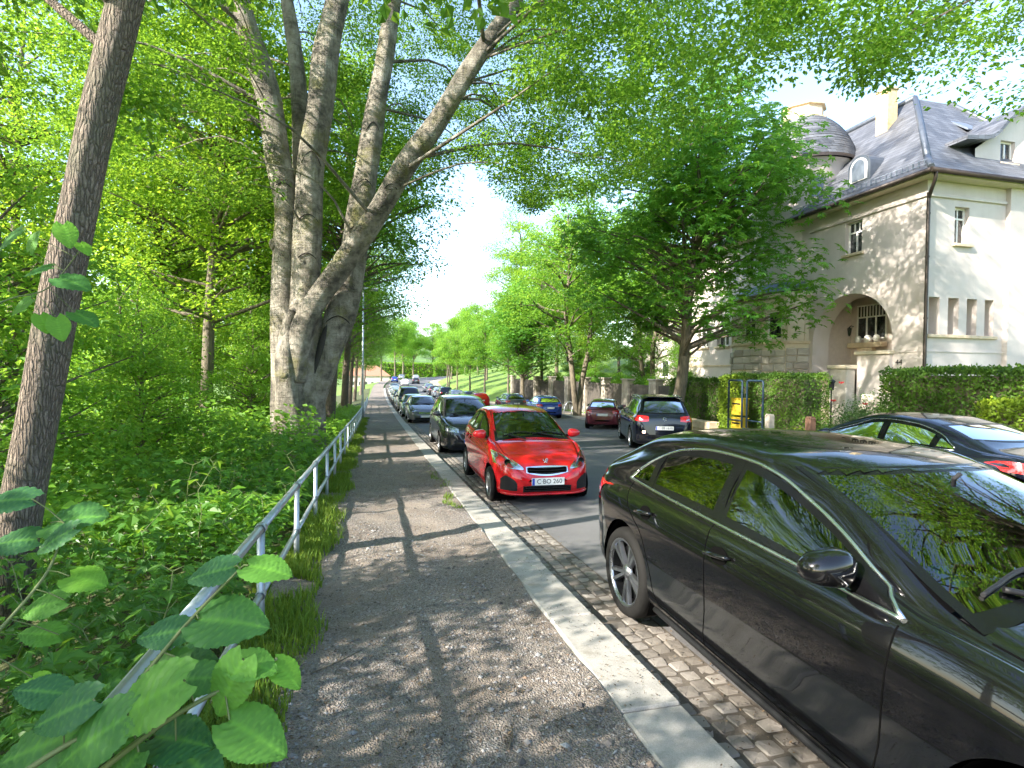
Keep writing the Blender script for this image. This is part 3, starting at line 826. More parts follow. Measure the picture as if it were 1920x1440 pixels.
    c.shell('bonnet', bon, pm); c.gate = c.shell('tailgate', gate, pm); c.bf = c.shell('front_bumper', fb, pm); c.br = c.shell('rear_bumper', rb, pm)
    c.doors = {k: c.shell('door', mk, pm) for k, mk in dm.items()}
    # glass goes with its door
    for (d, i, gl), (_, _, se) in zip(glasses, seals):
        par = c.doors.get((d, 'f')) if i == len(nx) - 2 else c.doors.get((d, 'r'), body)
        par = par or body
        c.part('window', gl, glass if i >= len(nx) - 2 else (M_glassd if c.lod == 0 and detail > 1 else glass), par); c.part('window_seal', se, M_seal, par)
    for q in pil: c.part('door_pillar', q, M_seal, body)
    w_ = c.part('windscreen', ws, wind); c.part('windscreen_frame', wse, M_seal, w_)
    r_ = c.part('rear_window', rw_, M_glassd if c.lod == 0 else M_gfar, c.gate or body); c.part('rear_window_frame', rws, M_seal, c.gate or body)
    # wheel wells
    for ax in (sp['ra'], sp['fa']):
        for sg in (-1, 1):
            well = MB(); y0, y1 = sg * W * .27, sg * (W / 2 * .955)
            vs = []; n = 16
            for k in range(n + 1):
                a = math.pi * (1.18 - 1.36 * k / n)
                vs += [(ax + (R_ + .05) * math.cos(a), y0, R_ + .005 + (R_ + .05) * math.sin(a)), (ax + (R_ + .05) * math.cos(a), y1, R_ + .005 + (R_ + .05) * math.sin(a))]
            well.add(vs, [(2 * k, 2 * k + 1, 2 * k + 3, 2 * k + 2) for k in range(n)], True)
            vs2 = [(ax + (R_ + .05) * math.cos(math.pi * (1.18 - 1.36 * k / n)), y0, R_ + .005 + (R_ + .05) * math.sin(math.pi * (1.18 - 1.36 * k / n))) for k in range(n + 1)]
            well.add(vs2, [tuple(range(n + 1))])
            c.part('wheel_housing', well, M_dark)
    # wheels
    wd = .215 if R_ > .3 else .175
    ri, ty, di = make_wheel(R_, wd, wheel, c.lod)
    wm = wm or M_alloy
    mes = [ri.mesh('wheel', wm), ty.mesh('tyre', M_tyre), di.mesh('brake_disc', M_alloyd)]
    for ax in (sp['ra'], sp['fa']):
        for sg in (-1, 1):
            wo = obj('wheel', mes[0], c.root, False); wo.location = (ax - L / 2, sg * (W / 2 - wd / 2 - .012), R_)
            wo.rotation_euler = (0, random.uniform(0, 6), 0 if sg > 0 else math.pi)
            obj('tyre', mes[1], wo, False)
            if c.lod == 0: obj('brake_disc', mes[2], wo, False)
    # shut lines
    if detail >= 1:
        for d, sg in (('l', 1), ('r', -1)):
            zl = lambda x: float(f['bot'](x)) + .10
            xa = d_front[1]
            c.part('shut_line', c.ribbon(d, [(xa, lo(xf) - .03), (xa - .01, .72), (xa - .035, .45), (xa - .07, zl(xa) + .03), (xa - .12, zl(xa))]), M_dark)
            c.part('shut_line', c.ribbon(d, [(d_front[0], lo(d_front[0]) - .02), (d_front[0] + .01, .6), (d_front[0], zl(xB) + .03), (d_front[0], zl(xB))]), M_dark)
            if doors == 4:
                c.part('shut_line', c.ribbon(d, [(nx[0] + .05, lo(nx[0] + .05) - .01), (nx[0] + .10, .85), (xR + .10, .70), (xR + .20, .52), (xR + .27, .38), (xR + .30, zl(xR) + .04), (xR + .34, zl(xR))]), M_dark)
                c.part('shut_line', c.ribbon(d, [(xR + .34, zl(xR)), (xB, zl(xB)), (xa - .12, zl(xa))]), M_dark)
            else:
                c.part('shut_line', c.ribbon(d, [(d_front[0], zl(xB)), (xa - .12, zl(xa))]), M_dark)
        hw_ = lambda x: float(f['rw'](x)) * .99
        for sg in (-1, 1):
            bl = c.ribbon('t', [(cx + .06, sg * hw_(cx + .06)), ((cx + L) / 2, sg * hw_((cx + L) / 2)), (L - .3, sg * hw_(L - .3) * .97)], w=.007); c.part('shut_line', bl, M_dark)
    # mirrors
    for d, sg in (('l', 1), ('r', -1)):
        mx = cx - .36 if win is None else xf - .24; mz = lo(mx) + .055
        p = c.hit(d, mx, mz, 0)
        mb = MB(); n1, n2 = (14, 10) if c.lod == 0 else (8, 5); vs = []
        for i in range(n2 + 1):
            ph = -math.pi / 2 + math.pi * i / n2
            for k in range(n1):
                th = 2 * math.pi * k / n1
                e = lambda v_, pw: math.copysign(abs(v_) ** pw, v_)
                X = .075 * e(math.cos(ph), .7) * e(math.cos(th), .8); Y = .115 * e(math.cos(ph), .7) * e(math.sin(th), .8); Z = .072 * e(math.sin(ph), .8)
                if X < -.035: X = -.035
                vs.append((mx + X + .02 - .25 * Y * 1.0 * .35, p.y + sg * (.135 + Y), mz + .035 + Z * (1 - .25 * (Y / .115))))
        fs = [(i * n1 + k, i * n1 + (k + 1) % n1, (i + 1) * n1 + (k + 1) % n1, (i + 1) * n1 + k) for i in range(n2) for k in range(n1)]
        mb.add(vs, fs, True)
        mo = c.part('wing_mirror', mb, pm)
        mb = MB(); mb.tube([(mx + .01, p.y - sg * .02, mz - .02), (mx + .01, p.y + sg * .07, mz + .0)], [.03, .024], 8); c.part('mirror_stalk', mb, M_plastic, mo)
    # door handles
    if c.lod == 0:
        for (d, w), do in c.doors.items():
            if do is None: continue
            sg = 1 if d == 'l' else -1
            hx = (d_front[0] + .13) if w == 'f' else (xR + .15); hz_ = float(f['belt'](hx)) - .11
            mb = MB(); pts = [c.hit(d, hx + q, hz_ + .012 * (q / .1), o_) for q, o_ in ((-.10, .004), (-.085, .03), (0, .036), (.085, .030), (.10, .004))]
            mb.tube(pts, [.010, .013, .014, .013, .010], 8); c.part('handle', mb, pm, do)
            rec, _ = c.panel(d, hx - .075, hx + .075, lambda x: hz_ - .045 * math.sqrt(max(0, 1 - ((x - hx) / .076) ** 2)), lambda x: hz_ + .045 * math.sqrt(max(0, 1 - ((x - hx) / .076) ** 2)), 14, 4, .002)
            c.part('recess_shade', rec, M_dark, do)  # flat dark disc that paints the shade of the bowl behind the handle
    # cabin
    if c.lod == 0:
        cb = MB(); cb.cbox(.5, cx - .1, -W * .38, W * .38, .30, .36, .02); c.part('cabin_floor', cb, M_cabin)
        da = MB(); da.cbox(cx - .50, cx + .05, -W * .40, W * .40, .62, cz - .05, .06); c.part('dashboard', da, M_cabin)
        st = MB(); sc_ = Vector((cx - .58, W * .19, cz - .07)); M_ = Matrix.Translation(sc_) @ Matrix.Rotation(R(68), 4, 'Y')
        st.tube([M_ @ Vector((.175 * math.cos(a), .175 * math.sin(a), 0)) for a in np.linspace(0, 2 * math.pi, 25)], .014, 6, False)
        st.tube([M_ @ Vector((-.17, 0, 0)), M_ @ Vector((.17, 0, 0))], .012, 6); st.tube([M_ @ Vector((0, -.17, 0)), M_ @ Vector((0, .17, 0))], .012, 6)
        c.part('steering_wheel', st, M_cabin)
        def seat(x, y, w):
            mb = MB(); mb.cbox(x, x + .5, y - w / 2, y + w / 2, .38, .56, .05)
            Mx = Matrix.Translation((x + .05, y, .5)) @ Matrix.Rotation(R(-16), 4, 'Y')
            mb.cbox(-.06, .08, -w / 2, w / 2, 0, .60, .05, Mx)
            for hy in ((0,) if w < .8 else (-.38, .38)):
                mb.cbox(-.05, .06, hy - .13, hy + .13, .63, .80, .045, Mx); mb.tube([Mx @ Vector((0, hy - .05, .58)), Mx @ Vector((0, hy - .05, .66))], .008, 6); mb.tube([Mx @ Vector((0, hy + .05, .58)), Mx @ Vector((0, hy + .05, .66))], .008, 6)
            return mb
        xs_ = cx - 1.35
        c.part('seat', seat(xs_, W * .20, .48), M_seat); c.part('seat', seat(xs_, -W * .20, .48), M_seat); c.part('seat', seat(xs_ - .82, 0, W * .68), M_seat)
        im = MB(); Mi = Matrix.Translation((fx + .10, 0, fz - .12)); im.cbox(-.015, .02, -.12, .12, -.035, .035, .012, Mi); im.tube([Mi @ Vector((.01, 0, .02)), Mi @ Vector((.08, 0, .09))], .01, 6)
        c.part('rear_view_mirror', im, M_cabin)
        # wipers
        for y0, y1 in ((-.62 * W / 2, .05), (.02, .70 * W / 2)):
            wi = MB(); c.rod('f', [(y0, lof(y0) + .035), ((y0 + y1) / 2, lof(0) + .06), (y1, lof(y1) + .05)], .009, .022, wi)
            c.rod('f', [(y0 + .35, lof(y0) + .0), (y0 + .1, lof(y0) + .045)], .012, .026, wi)
            c.part('wiper', wi, M_plastic, w_)
    if rails:
        for d, sg in (('l', 1), ('r', -1)):
            mb = MB(); c.rod('t', [(rx + .1, sg * W / 2 * .655), ((rx + fx) / 2, sg * W / 2 * .665), (fx - .15, sg * W / 2 * .69)], .018, .05, mb)
            for q in (rx + .12, (rx + fx) / 2, fx - .17): mb.tube([c.hit('t', q, sg * W / 2 * .66, -.01), c.hit('t', q, sg * W / 2 * .66, .05)], .016, 6)
            c.part('roof_rail', mb, M_trim)
    # lamps at the back
    return c

def tail_lamps(c, y0, y1, z0, z1, m=None, skew=.0):
    for sg in (-1, 1):
        a, b = sorted((sg * y0, sg * y1))
        mid = (y0 + y1) / 2; hw = abs(y1 - y0) / 2
        def lo_(y): return z0 + skew * (abs(y) - y0) + .02 * (abs(abs(y) - mid) / hw) ** 3
        def hi_(y): return z1 + skew * (abs(y) - y0) * 1.2 - .02 * (abs(abs(y) - mid) / hw) ** 3
        gl, _ = c.panel('b', a, b, lo_, hi_, 14 if c.lod == 0 else 5, 5 if c.lod == 0 else 3, .006)
        o = c.part('tail_light', gl, m or M_rlamp)
        if c.lod == 0:
            inn, _ = c.panel('b', *sorted((sg * (mid - hw * .2), sg * (mid + hw * .3))), lambda y: lo_(y) + .035, lambda y: lo_(y) + .075, 6, 2, .008)
            c.part('reflector', inn, M_bowl, o)
def plate(c, d, z, txt, w=.52, y0=0., h=.112):
    sg = 1 if d == 'f' else -1
    hs = [c.hit(d, y0 + a_, z + b_, .012) for a_ in (-w * .3, 0, w * .3) for b_ in (-h / 2, 0, h / 2)]
    p = max(hs, key=lambda q: sg * q.x); p = Vector((p.x + sg * .004, y0, z))
    ctr = p - Vector((c.sp['L'] / 2, 0, 0))
    mb = MB(); x = p.x
    X = sg * .006
    mb.cbox(x - .006, x + .006, y0 - w / 2, y0 + w / 2, z - h / 2, z + h / 2, .003)
    po = c.part('number_plate', mb, M_plate, None)
    b2 = MB(); bx = x + sg * .0068; e = y0 + (w / 2 - .045) * (-sg) * -1 * 1.0
    yl = -sg * -1
    # blue strip on the reader's left
    ys = (y0 - w / 2 + .004, y0 - w / 2 + .045) if sg > 0 else (y0 + w / 2 - .045, y0 + w / 2 - .004)
    ys = (y0 + w / 2 - .045, y0 + w / 2 - .004) if False else ys
    if sg > 0: ys = (y0 - w / 2 + .004, y0 - w / 2 + .045)
    b2.box(min(x, bx), max(x, bx) + 0, ys[0], ys[1], z - h / 2 + .004, z + h / 2 - .004); c.part('country_strip', b2, M_plateb, po)
    if txt:
        me = text_mesh(txt, .098, M_ink)
        o = obj('lettering', me, po, False)
        o.location = (ctr.x + sg * .0075, y0 + sg * .02, z)
        o.rotation_euler = (R(90), 0, R(90) if sg > 0 else R(-90))
    return po

# ---------------- the black hatchback beside the path
def profile(pts):
    xs, zs = zip(*pts)
    return lambda x: float(pchip(xs, zs, x))
spA = spec(4.42, 1.796, 1.44, .78, 3.51, .328, (3.14, .985), (2.36, 1.385), (.62, 1.345), 1.00, .80, blunt=1.)
cA = Car(spA, 230)
XR, XF = .74, 2.94
loA = profile([(XR, 1.035), (1.2, 1.012), (2.0, .978), (XF, .937)])
hiA0 = profile([(XR, 1.04), (.85, 1.125), (1.02, 1.225), (1.25, 1.298), (1.6, 1.330), (1.9, 1.322), (2.2, 1.265), (2.5, 1.152), (2.75, 1.035), (XF, .942)])
hiA = lambda x: max(loA(x) + .002, min(hiA0(x), float(cA.f['rail'](x)) - .02))
LA = g(2.4) - .10
finish_car(cA, 'parked_hatchback', 'large black hatchback parked nearest, beside the kerb at lower right', 'car', (1.80 + .90, .30 + 2.02 + .02, g(2.4) - .10), R(-90), M_black, 'twin', M_alloy, pillars=[1.03, 1.82], win=(XR, XF, loA, hiA), detail=2, group=None)
for d in 'lr':
    mb = MB(); xsA = np.linspace(XR, XF, 40)
    c_ = [(x, hiA(x) + .008) for x in xsA]
    cA.rod(d, [(x, loA(x) - .012) for x in np.linspace(XR - .02, XF + .03, 12)], .011, .002, mb)
    cA.rod(d, c_[1:-4:3] + [(XF + .035, loA(XF) - .012)], .011, .002, mb)
    cA.rod(d, [(XR - .02, loA(XR) - .012), (XR, loA(XR) + .004), c_[1]], .011, .002, mb)
    cA.part('window_trim', mb, M_trim, cA.body)
    mb = MB(); cA.rod(d, [(1.22, .235), (2.2, .225), (3.08, .222)], .02, .006, mb); cA.part('sill_trim', mb, M_plastic, cA.body)
    gl, _ = cA.panel(d, 2.69, 2.92, lambda x: loA(x) + .002, lambda x: hiA(x) - .002, 6, 4, .007); cA.part('mirror_triangle', gl, M_seal, cA.body)
    # the crease along the shoulder
    hl, _ = cA.panel(d, 3.62, 4.02, lambda x: .545 + .03 * (x - 3.62), lambda x: .56 + .03 * (x - 3.62), 8, 2, .003)
tail_lamps(cA, .42, .86, .80, .93, skew=.05)
for sg in (-1, 1):
    a, b = sorted((sg * .40, sg * .80))
    gl, _ = cA.panel('f', a, b, lambda y: .60 + .10 * (abs(y) - .4), lambda y: .66 + .22 * (abs(y) - .4), 14, 5, .004)
    o = cA.part('headlight', gl, M_bowl)
plate(cA, 'b', .62, 'C ML 482')
# a paper and a badge behind the windscreen
gl, _ = cA.panel('f', -.60, -.53, lambda y: 1.03, lambda y: 1.08, 4, 3, -.006); cA.part('emissions_badge', gl, M_sticker, cA.root)

# ---------------- the red small car
spB = spec(3.475, 1.615, 1.46, .50, 2.84, .287, (2.62, .985), (1.84, 1.405), (.46, 1.385), 1.02, .80)
cB = Car(spB, 190)
finish_car(cB, 'parked_small_car', 'bright red small hatchback facing the camera behind the black one', 'car', (1.76 + .81, 9.72, g(9.7) - .10), R(-90), M_red, 'cap', M_alloy, pillars=[.98], doors=4, detail=1)
LB = 3.475
# headlights
for sg in (-1, 1):
    a, b = sorted((sg * .375, sg * .765))
    k = lambda y: (abs(y) - .375) / .39
    lo_ = lambda y: .600 + .075 * k(y) - .02 * math.sin(math.pi * min(1, max(0, k(y)))); hi_ = lambda y: .622 + .225 * k(y) ** .75
    gl, se = cB.panel('f', a, b, lo_, hi_, 18, 6, .005, .012)
    o = cB.part('headlight', gl, M_bowl); cB.part('headlight_frame', se, M_chrome, o)
    mb = MB(); p = cB.hit('f', sg * .60, .70, .004)
    mb.lathe([(.0, .006), (.03, .01), (.046, .012), (.05, .004)], 20, Matrix.Translation(p) @ Matrix.Rotation(R(72), 4, 'Y'), True); cB.part('projector', mb, M_dark, o)
    gl, _ = cB.panel('f', a + .004, b - .004, lambda y: lo_(y) + .004, lambda y: hi_(y) - .004, 14, 5, .018); cB.part('lens', gl, M_lens, o)
    # fog pods
    a, b = sorted((sg * .475, sg * .70)); kk = lambda y: (abs(y) - .475) / .225
    gl, _ = cB.panel('f', a, b, lambda y: .285 + .01 * kk(y), lambda y: .39 + .16 * kk(y) ** .6 - .09 * max(0, kk(y) - .75) / .25, 10, 5, .004); cB.part('fog_lamp_pod', gl, M_plastic)
    mb = MB(); p = cB.hit('f', sg * .58, .40, .008)
# grilles
gl, se = cB.panel('f', -.335, .335, lambda y: .505 + .05 * (y / .335) ** 2, lambda y: .640 + .012 * (1 - (y / .335) ** 2) , 24, 6, .004, .018)
gr = cB.part('upper_grille', gl, M_dark); cB.part('grille_surround', se, M_chrome, gr)
for q in (.545, .58, .615):
    mb = MB(); cB.rod('f', [(-.30, q + .012), (0, q), (.30, q + .012)], .006, .010, mb); cB.part('grille_bar', mb, M_alloyd, gr)
gl, se = cB.panel('f', -.385, .385, lambda y: .262, lambda y: .375 - .02 * (y / .385) ** 2, 20, 5, .004, .014)
lg = cB.part('lower_grille', gl, M_dark); cB.part('grille_surround', se, M_plastic, lg)
for q in (.295, .325, .35):
    mb = MB(); cB.rod('f', [(-.36, q), (0, q - .005), (.36, q)], .006, .009, mb); cB.part('grille_bar', mb, M_plastic, lg)
plate(cB, 'f', .425, 'C\u00b7BO 260')
mb = MB(); cB.rod('f', [(-.70, .245), (-.4, .225), (0, .222), (.4, .225), (.70, .245)], .02, .004, mb); cB.part('bumper_lip', mb, M_red, cB.bf)
# rampant animal badge: a small upright emblem built from strokes
mb = MB(); p0 = cB.hit('f', 0, .715, .010); tilt = Matrix.Translation(p0) @ Matrix.Rotation(R(-38), 4, 'Y')
for st in ([(-.028, -.04), (-.018, -.012), (-.004, .012), (.004, .034), (.022, .04), (.036, .030)], [(-.004, .012), (.022, .010), (.036, .018)], [(-.012, -.006), (.012, -.010), (.026, -.004)], [(-.018, -.012), (.004, -.028), (.012, -.044)], [(-.028, -.008), (-.040, .012), (-.034, .032)]):
    mb.tube([tilt @ Vector((0.0, a, b)) for a, b in st], .0055, 5)
cB.part('badge', mb, M_chrome)
tail_lamps(cB, .55, .76, .78, 1.0)
gl, _ = cB.panel('f', -.55, -.48, lambda y: 1.035, lambda y: 1.085, 4, 3, -.006); cB.part('emissions_badge', gl, M_sticker)
gl, _ = cB.panel('f', -.46, -.30, lambda y: 1.03, lambda y: 1.055, 4, 3, -.006); cB.part('parking_slip', gl, M_paper)
mb = MB(); mb.tube([cB.hit('t', 1.62, 0, 0), cB.hit('t', 1.55, 0, .10), cB.hit('t', 1.50, 0, .20)], [.006, .003, .002], 6); cB.part('aerial', mb, M_plastic)
# ---------------- dark people carrier behind the red car
def nose(c, hl, grille, m=M_bowl):
    "headlights (y0, y1, z0, z1, rise) and grille (half width, z0, z1)"
    y0, y1, z0, z1, rise = hl
    for sg in (-1, 1):
        a, b = sorted((sg * y0, sg * y1)); k = lambda y: (abs(y) - y0) / (y1 - y0)
        gl, _ = c.panel('f', a, b, lambda y: z0 + rise * .4 * k(y), lambda y: z1 + rise * k(y) ** .8, 12 if c.lod == 0 else 5, 4 if c.lod == 0 else 2, .006)
        o = c.part('headlight', gl, m)
        if c.lod == 0:
            gl, _ = c.panel('f', a + .006, b - .006, lambda y: z0 + rise * .4 * k(y) + .006, lambda y: z1 + rise * k(y) ** .8 - .006, 10, 4, .016); c.part('lens', gl, M_lens, o)
    w, a0, a1 = grille
    gl, se = c.panel('f', -w, w, lambda y: a0 + .02 * (y / w) ** 2, lambda y: a1, 12 if c.lod == 0 else 6, 4 if c.lod == 0 else 2, .005, .012 if c.lod == 0 else 0)
    gr = c.part('grille', gl, M_dark)
    if c.lod == 0: c.part('grille_surround', se, M_chrome, gr)
    gl, _ = c.panel('f', -c.sp['W'] * .30, c.sp['W'] * .30, lambda y: .255, lambda y: .36, 10, 3, .005); c.part('lower_grille', gl, M_plastic)

spC = spec(4.08, 1.73, 1.63, .66, 3.20, .305, (3.16, 1.075), (2.30, 1.56), (.40, 1.54), 1.08, .92)
cC = Car(spC, 130)
finish_car(cC, 'parked_people_carrier', 'dark grey tall compact people carrier parked behind the red car', 'car', (2.64, 17.0, g(17) - .10), R(-90), M_dgrey, 'five', M_alloy, pillars=[.95, 1.75, 2.72])
nose(cC, (.40, .80, .66, .76, .16), (.30, .60, .68)); plate(cC, 'f', .45, 'C PK 318')
tail_lamps(cC, .62, .82, .85, 1.2)
# ---------------- off-road estate with its reversing light on
spD = spec(4.43, 1.81, 1.69, .87, 3.47, .350, (3.30, 1.13), (2.42, 1.60), (.50, 1.60), 1.08, .98)
cD = Car(spD, 150)
hd = R(18)
finish_car(cD, 'sport_utility_vehicle', 'black sport utility vehicle seen from behind with a bright reversing light', 'car', (8.99, 16.74, g(16.7) - .09), R(90) - hd, M_black2, 'five', M_alloy, pillars=[1.05, 1.85], rails=True)
tail_lamps(cD, .46, .885, .92, 1.09, skew=.04)
plate(cD, 'b', .74, 'C EB 1610')
mb = MB(); p = cD.hit('b', 0, 1.0, .006)
mb.lathe([(.05, 0), (.056, .006), (.050, .010), (.046, .004)], 24, Matrix.Translation(p) @ Matrix.Rotation(R(-90), 4, 'Y'))
Mt = Matrix.Translation(p - Vector((.006, 0, 0)))
for st in ([(-.026, .038), (0, -.002), (.026, .038)], [(-.04, .018), (-.018, -.038), (0, .004), (.018, -.038), (.04, .018)]):
    mb.tube([Mt @ Vector((0, a, b)) for a, b in st], .0045, 5)
cD.part('badge', mb, M_chrome)
gl, _ = cD.panel('b', -.80, .80, lambda y: .36, lambda y: .54, 16, 4, .006); cD.part('bumper_cladding', gl, M_plastic)
for sg, m in ((1, M_rev), (-1, M_rlamp)):
    mb = MB(); p = cD.hit('b', sg * .60, .62, .008); mb.lathe([(.0, .012), (.03, .01), (.042, 0)], 16, Matrix.Translation(p) @ Matrix.Rotation(R(-90), 4, 'Y')); cD.part('reversing_light' if sg > 0 else 'fog_light', mb, m)
mb = MB(); mb.cbox(.40, .62, -.58, .58, 1.625, 1.655, .012); cD.part('spoiler', mb, M_black2, cD.gate)
# ---------------- black saloon on the right
spE = spec(4.73, 1.795, 1.44, 1.00, 3.72, .328, (3.45, .985), (2.62, 1.375), (1.42, 1.385), 1.03, .80, tail='sedan', deck=(.52, 1.035))
cE = Car(spE, 170)
loE = lambda x: float(cE.f['belt'](x)) + .03
hiE0 = profile([(.92, 1.03), (1.02, 1.09), (1.3, 1.22), (1.6, 1.298), (2.0, 1.325), (2.4, 1.29), (2.8, 1.14), (3.2, .97)])
hiE = lambda x: max(loE(x) + .002, min(hiE0(x), float(cE.f['rail'](x)) - .025))
finish_car(cE, 'parked_saloon', 'black saloon parked across the street in front of the right hedge', 'car', (8.15, 6.98, g(7) - .08), R(90), M_black2, 'five', M_alloy, pillars=[1.22, 2.02], win=(.92, 3.18, loE, hiE))
for d in 'lr':
    mb = MB(); cE.rod(d, [(x, hiE(x) + .01) for x in np.linspace(.93, 2.9, 14)] + [(3.2, loE(3.18))], .007, .003, mb); cE.rod(d, [(.92, loE(.92) - .012), (2., loE(2.) - .012), (3.2, loE(3.18) - .01)], .007, .003, mb); cE.part('window_trim', mb, M_trim, cE.body)
for sg in (-1, 1):
    a, b = sorted((sg * .40, sg * .87)); k = lambda y: (abs(y) - .40) / .47
    gl, _ = cE.panel('b', a, b, lambda y: .80 + .05 * k(y), lambda y: .90 + .08 * k(y), 14, 5, .006); o = cE.part('tail_light', gl, M_rlamp)
    mb = MB(); p = cE.hit('b', sg * .62, .87, .012); mb.lathe([(0, .012), (.035, .008), (.045, 0)], 18, Matrix.Translation(p) @ Matrix.Rotation(R(-80), 4, 'Y')); cE.part('reflector', mb, M_bowl, o)
mb = MB(); cE.rod('b', [(-.45, .79), (0, .80), (.45, .79)], .012, .006, mb); cE.part('chrome_strip', mb, M_chrome, cE.gate)
mb = MB(); mb.cbox(.06, .22, -.60, .60, 1.035, 1.062, .012); cE.part('spoiler', mb, M_black2)
plate(cE, 'b', .62, 'C AH 905')
mb = MB(); p = cE.hit('b', 0, .90, .008); mb.lathe([(.038, 0), (.044, .006), (.038, .010), (.034, .004)], 22, Matrix.Translation(p) @ Matrix.Rotation(R(-90), 4, 'Y')); cE.part('badge', mb, M_chrome)
cE_front = (.40, .85, .62, .68, .10); nose(cE, cE_front, (.35, .42, .55))

# ---------------- the rest of the two rows
S_hatch = dict(L=4.25, W=1.76, H=1.47, ra=.76, fa=3.36, R=.31, cowl=(3.22, 1.0), roof_f=(2.42, 1.41), roof_r=(.50, 1.39), tz=1.0, hz=.80)
S_small = dict(L=3.84, W=1.66, H=1.43, ra=.62, fa=3.06, R=.295, cowl=(2.92, .98), roof_f=(2.16, 1.375), roof_r=(.50, 1.36), tz=.98, hz=.78)
S_estate = dict(L=4.55, W=1.78, H=1.50, ra=.95, fa=3.62, R=.315, cowl=(3.42, 1.0), roof_f=(2.62, 1.43), roof_r=(.38, 1.43), tz=1.0, hz=.80)
S_van = dict(L=4.9, W=1.92, H=1.96, ra=.95, fa=3.95, R=.335, cowl=(4.12, 1.20), roof_f=(3.35, 1.86), roof_r=(.20, 1.92), tz=1.05, hz=.98)
S_suv = dict(L=4.4, W=1.82, H=1.68, ra=.86, fa=3.45, R=.345, cowl=(3.28, 1.12), roof_f=(2.42, 1.60), roof_r=(.46, 1.59), tz=1.08, hz=.96)
def far_car(sp, name, label, x, y, face, pm, near=False, off=0., group=None):
    c = Car(spec(**sp), 100 if near else 46, 0 if near else 1)
    n = 3 if sp['L'] > 4.5 else 2
    finish_car(c, name, label, 'car', (x, y, g(y) - .085), R(-90 if face < 0 else 90) - R(off), pm, 'five', group=group, detail=1 if near else 0)
    W = sp['W'] / 2; hz = sp['hz']
    if face < 0: nose(c, (W * .48, W * .93, hz - .17, hz - .09, .12), (W * .36, hz - .25, hz - .15)); plate(c, 'f', .42, '' )
    tail_lamps(c, W * .58, W * .96, sp['tz'] - .20, sp['tz'] - .04)
    if face > 0: plate(c, 'b', .72 if sp['H'] < 1.6 else .78, '')
    return c
far_car(S_hatch, 'parked_hatchback', 'dark grey hatchback with a sunlit nose, alone beyond the people carrier', 2.62, 32.0, -1, M_mgrey, True)
far_car(S_hatch, 'parked_hatchback', 'dark hatchback tucked close behind the sunlit grey one', 2.55, 38.0, -1, M_dgreen)
far_car(S_van, 'parked_van', 'black van standing tall in the left parked row', 2.65, 46.0, -1, M_black)
far_car(S_small, 'parked_small_car', 'dark small car in the left row right behind the van', 2.55, 52.5, -1, M_dgrey)
far_car(S_estate, 'parked_estate', 'dark estate second behind the van in the left row', 2.6, 59.0, -1, M_black2)
far_car(S_hatch, 'parked_hatchback', 'silver hatchback third behind the van in the left row', 2.6, 66.0, -1, M_silver)
far_car(S_small, 'parked_small_car', 'pale small car fourth behind the van in the left row', 2.6, 73.0, -1, M_white)
far_car(S_hatch, 'parked_hatchback', 'silver hatchback near the far end of the left row', 2.7, 82.0, -1, M_silver)
far_car(S_estate, 'parked_estate', 'grey estate last of the left row', 3.0, 92.0, -1, M_mgrey)
far_car(S_small, 'parked_small_car', 'maroon small car half hidden by the sport utility vehicle', 11.2, 25.6, 1, M_maroon, True, 28)
far_car(S_hatch, 'parked_hatchback', 'blue hatchback seen from behind in front of the pillared wall', 11.0, 35.5, 1, M_blue, True, 4)
far_car(S_estate, 'parked_estate', 'dark grey estate parked just left of the blue hatchback', 10.9, 44.5, 1, M_mgrey, True)
far_car(S_small, 'parked_small_car', 'red small car seen over the roof of the red hatchback', 9.5, 51.5, 1, M_red)
far_car(S_hatch, 'parked_hatchback', 'dark hatchback between the far red car and the silver one', 9.6, 57.5, 1, M_dgrey)
far_car(S_hatch, 'parked_hatchback', 'silver hatchback in the right row below the lawn bank', 9.0, 63.5, 1, M_silver)
far_car(S_suv, 'sport_utility_vehicle', 'dark tall vehicle in the right row before the lawn bank', 8.5, 69.5, 1, M_black2)
far_car(S_small, 'parked_small_car', 'white small car far along the right row', 8.5, 77., 1, M_white)
far_car(S_hatch, 'parked_hatchback', 'dark hatchback far along the right row', 8.6, 85., 1, M_dgrey)
far_car(S_estate, 'parked_estate', 'grey estate far along the right row under small trees', 8.8, 95., 1, M_silver)
for (x, y, s_, m, lb) in ((6.2, 122, S_hatch, M_white, 'white car on the rising road far ahead, nearest of those there'), (4.6, 140, S_hatch, M_blue, 'bluish car on the rising road at the far end'), (9.2, 132, S_hatch, M_dgrey, 'dark car at the right edge of the rising far road'), (10.6, 152, S_suv, M_silver, 'silver tall car at the top of the rising far road'), (7.4, 165, S_hatch, M_silver, 'tiny silver car at the very end of the street')):
    far_car(s_, 'distant_car', lb, x, y, 1, m)
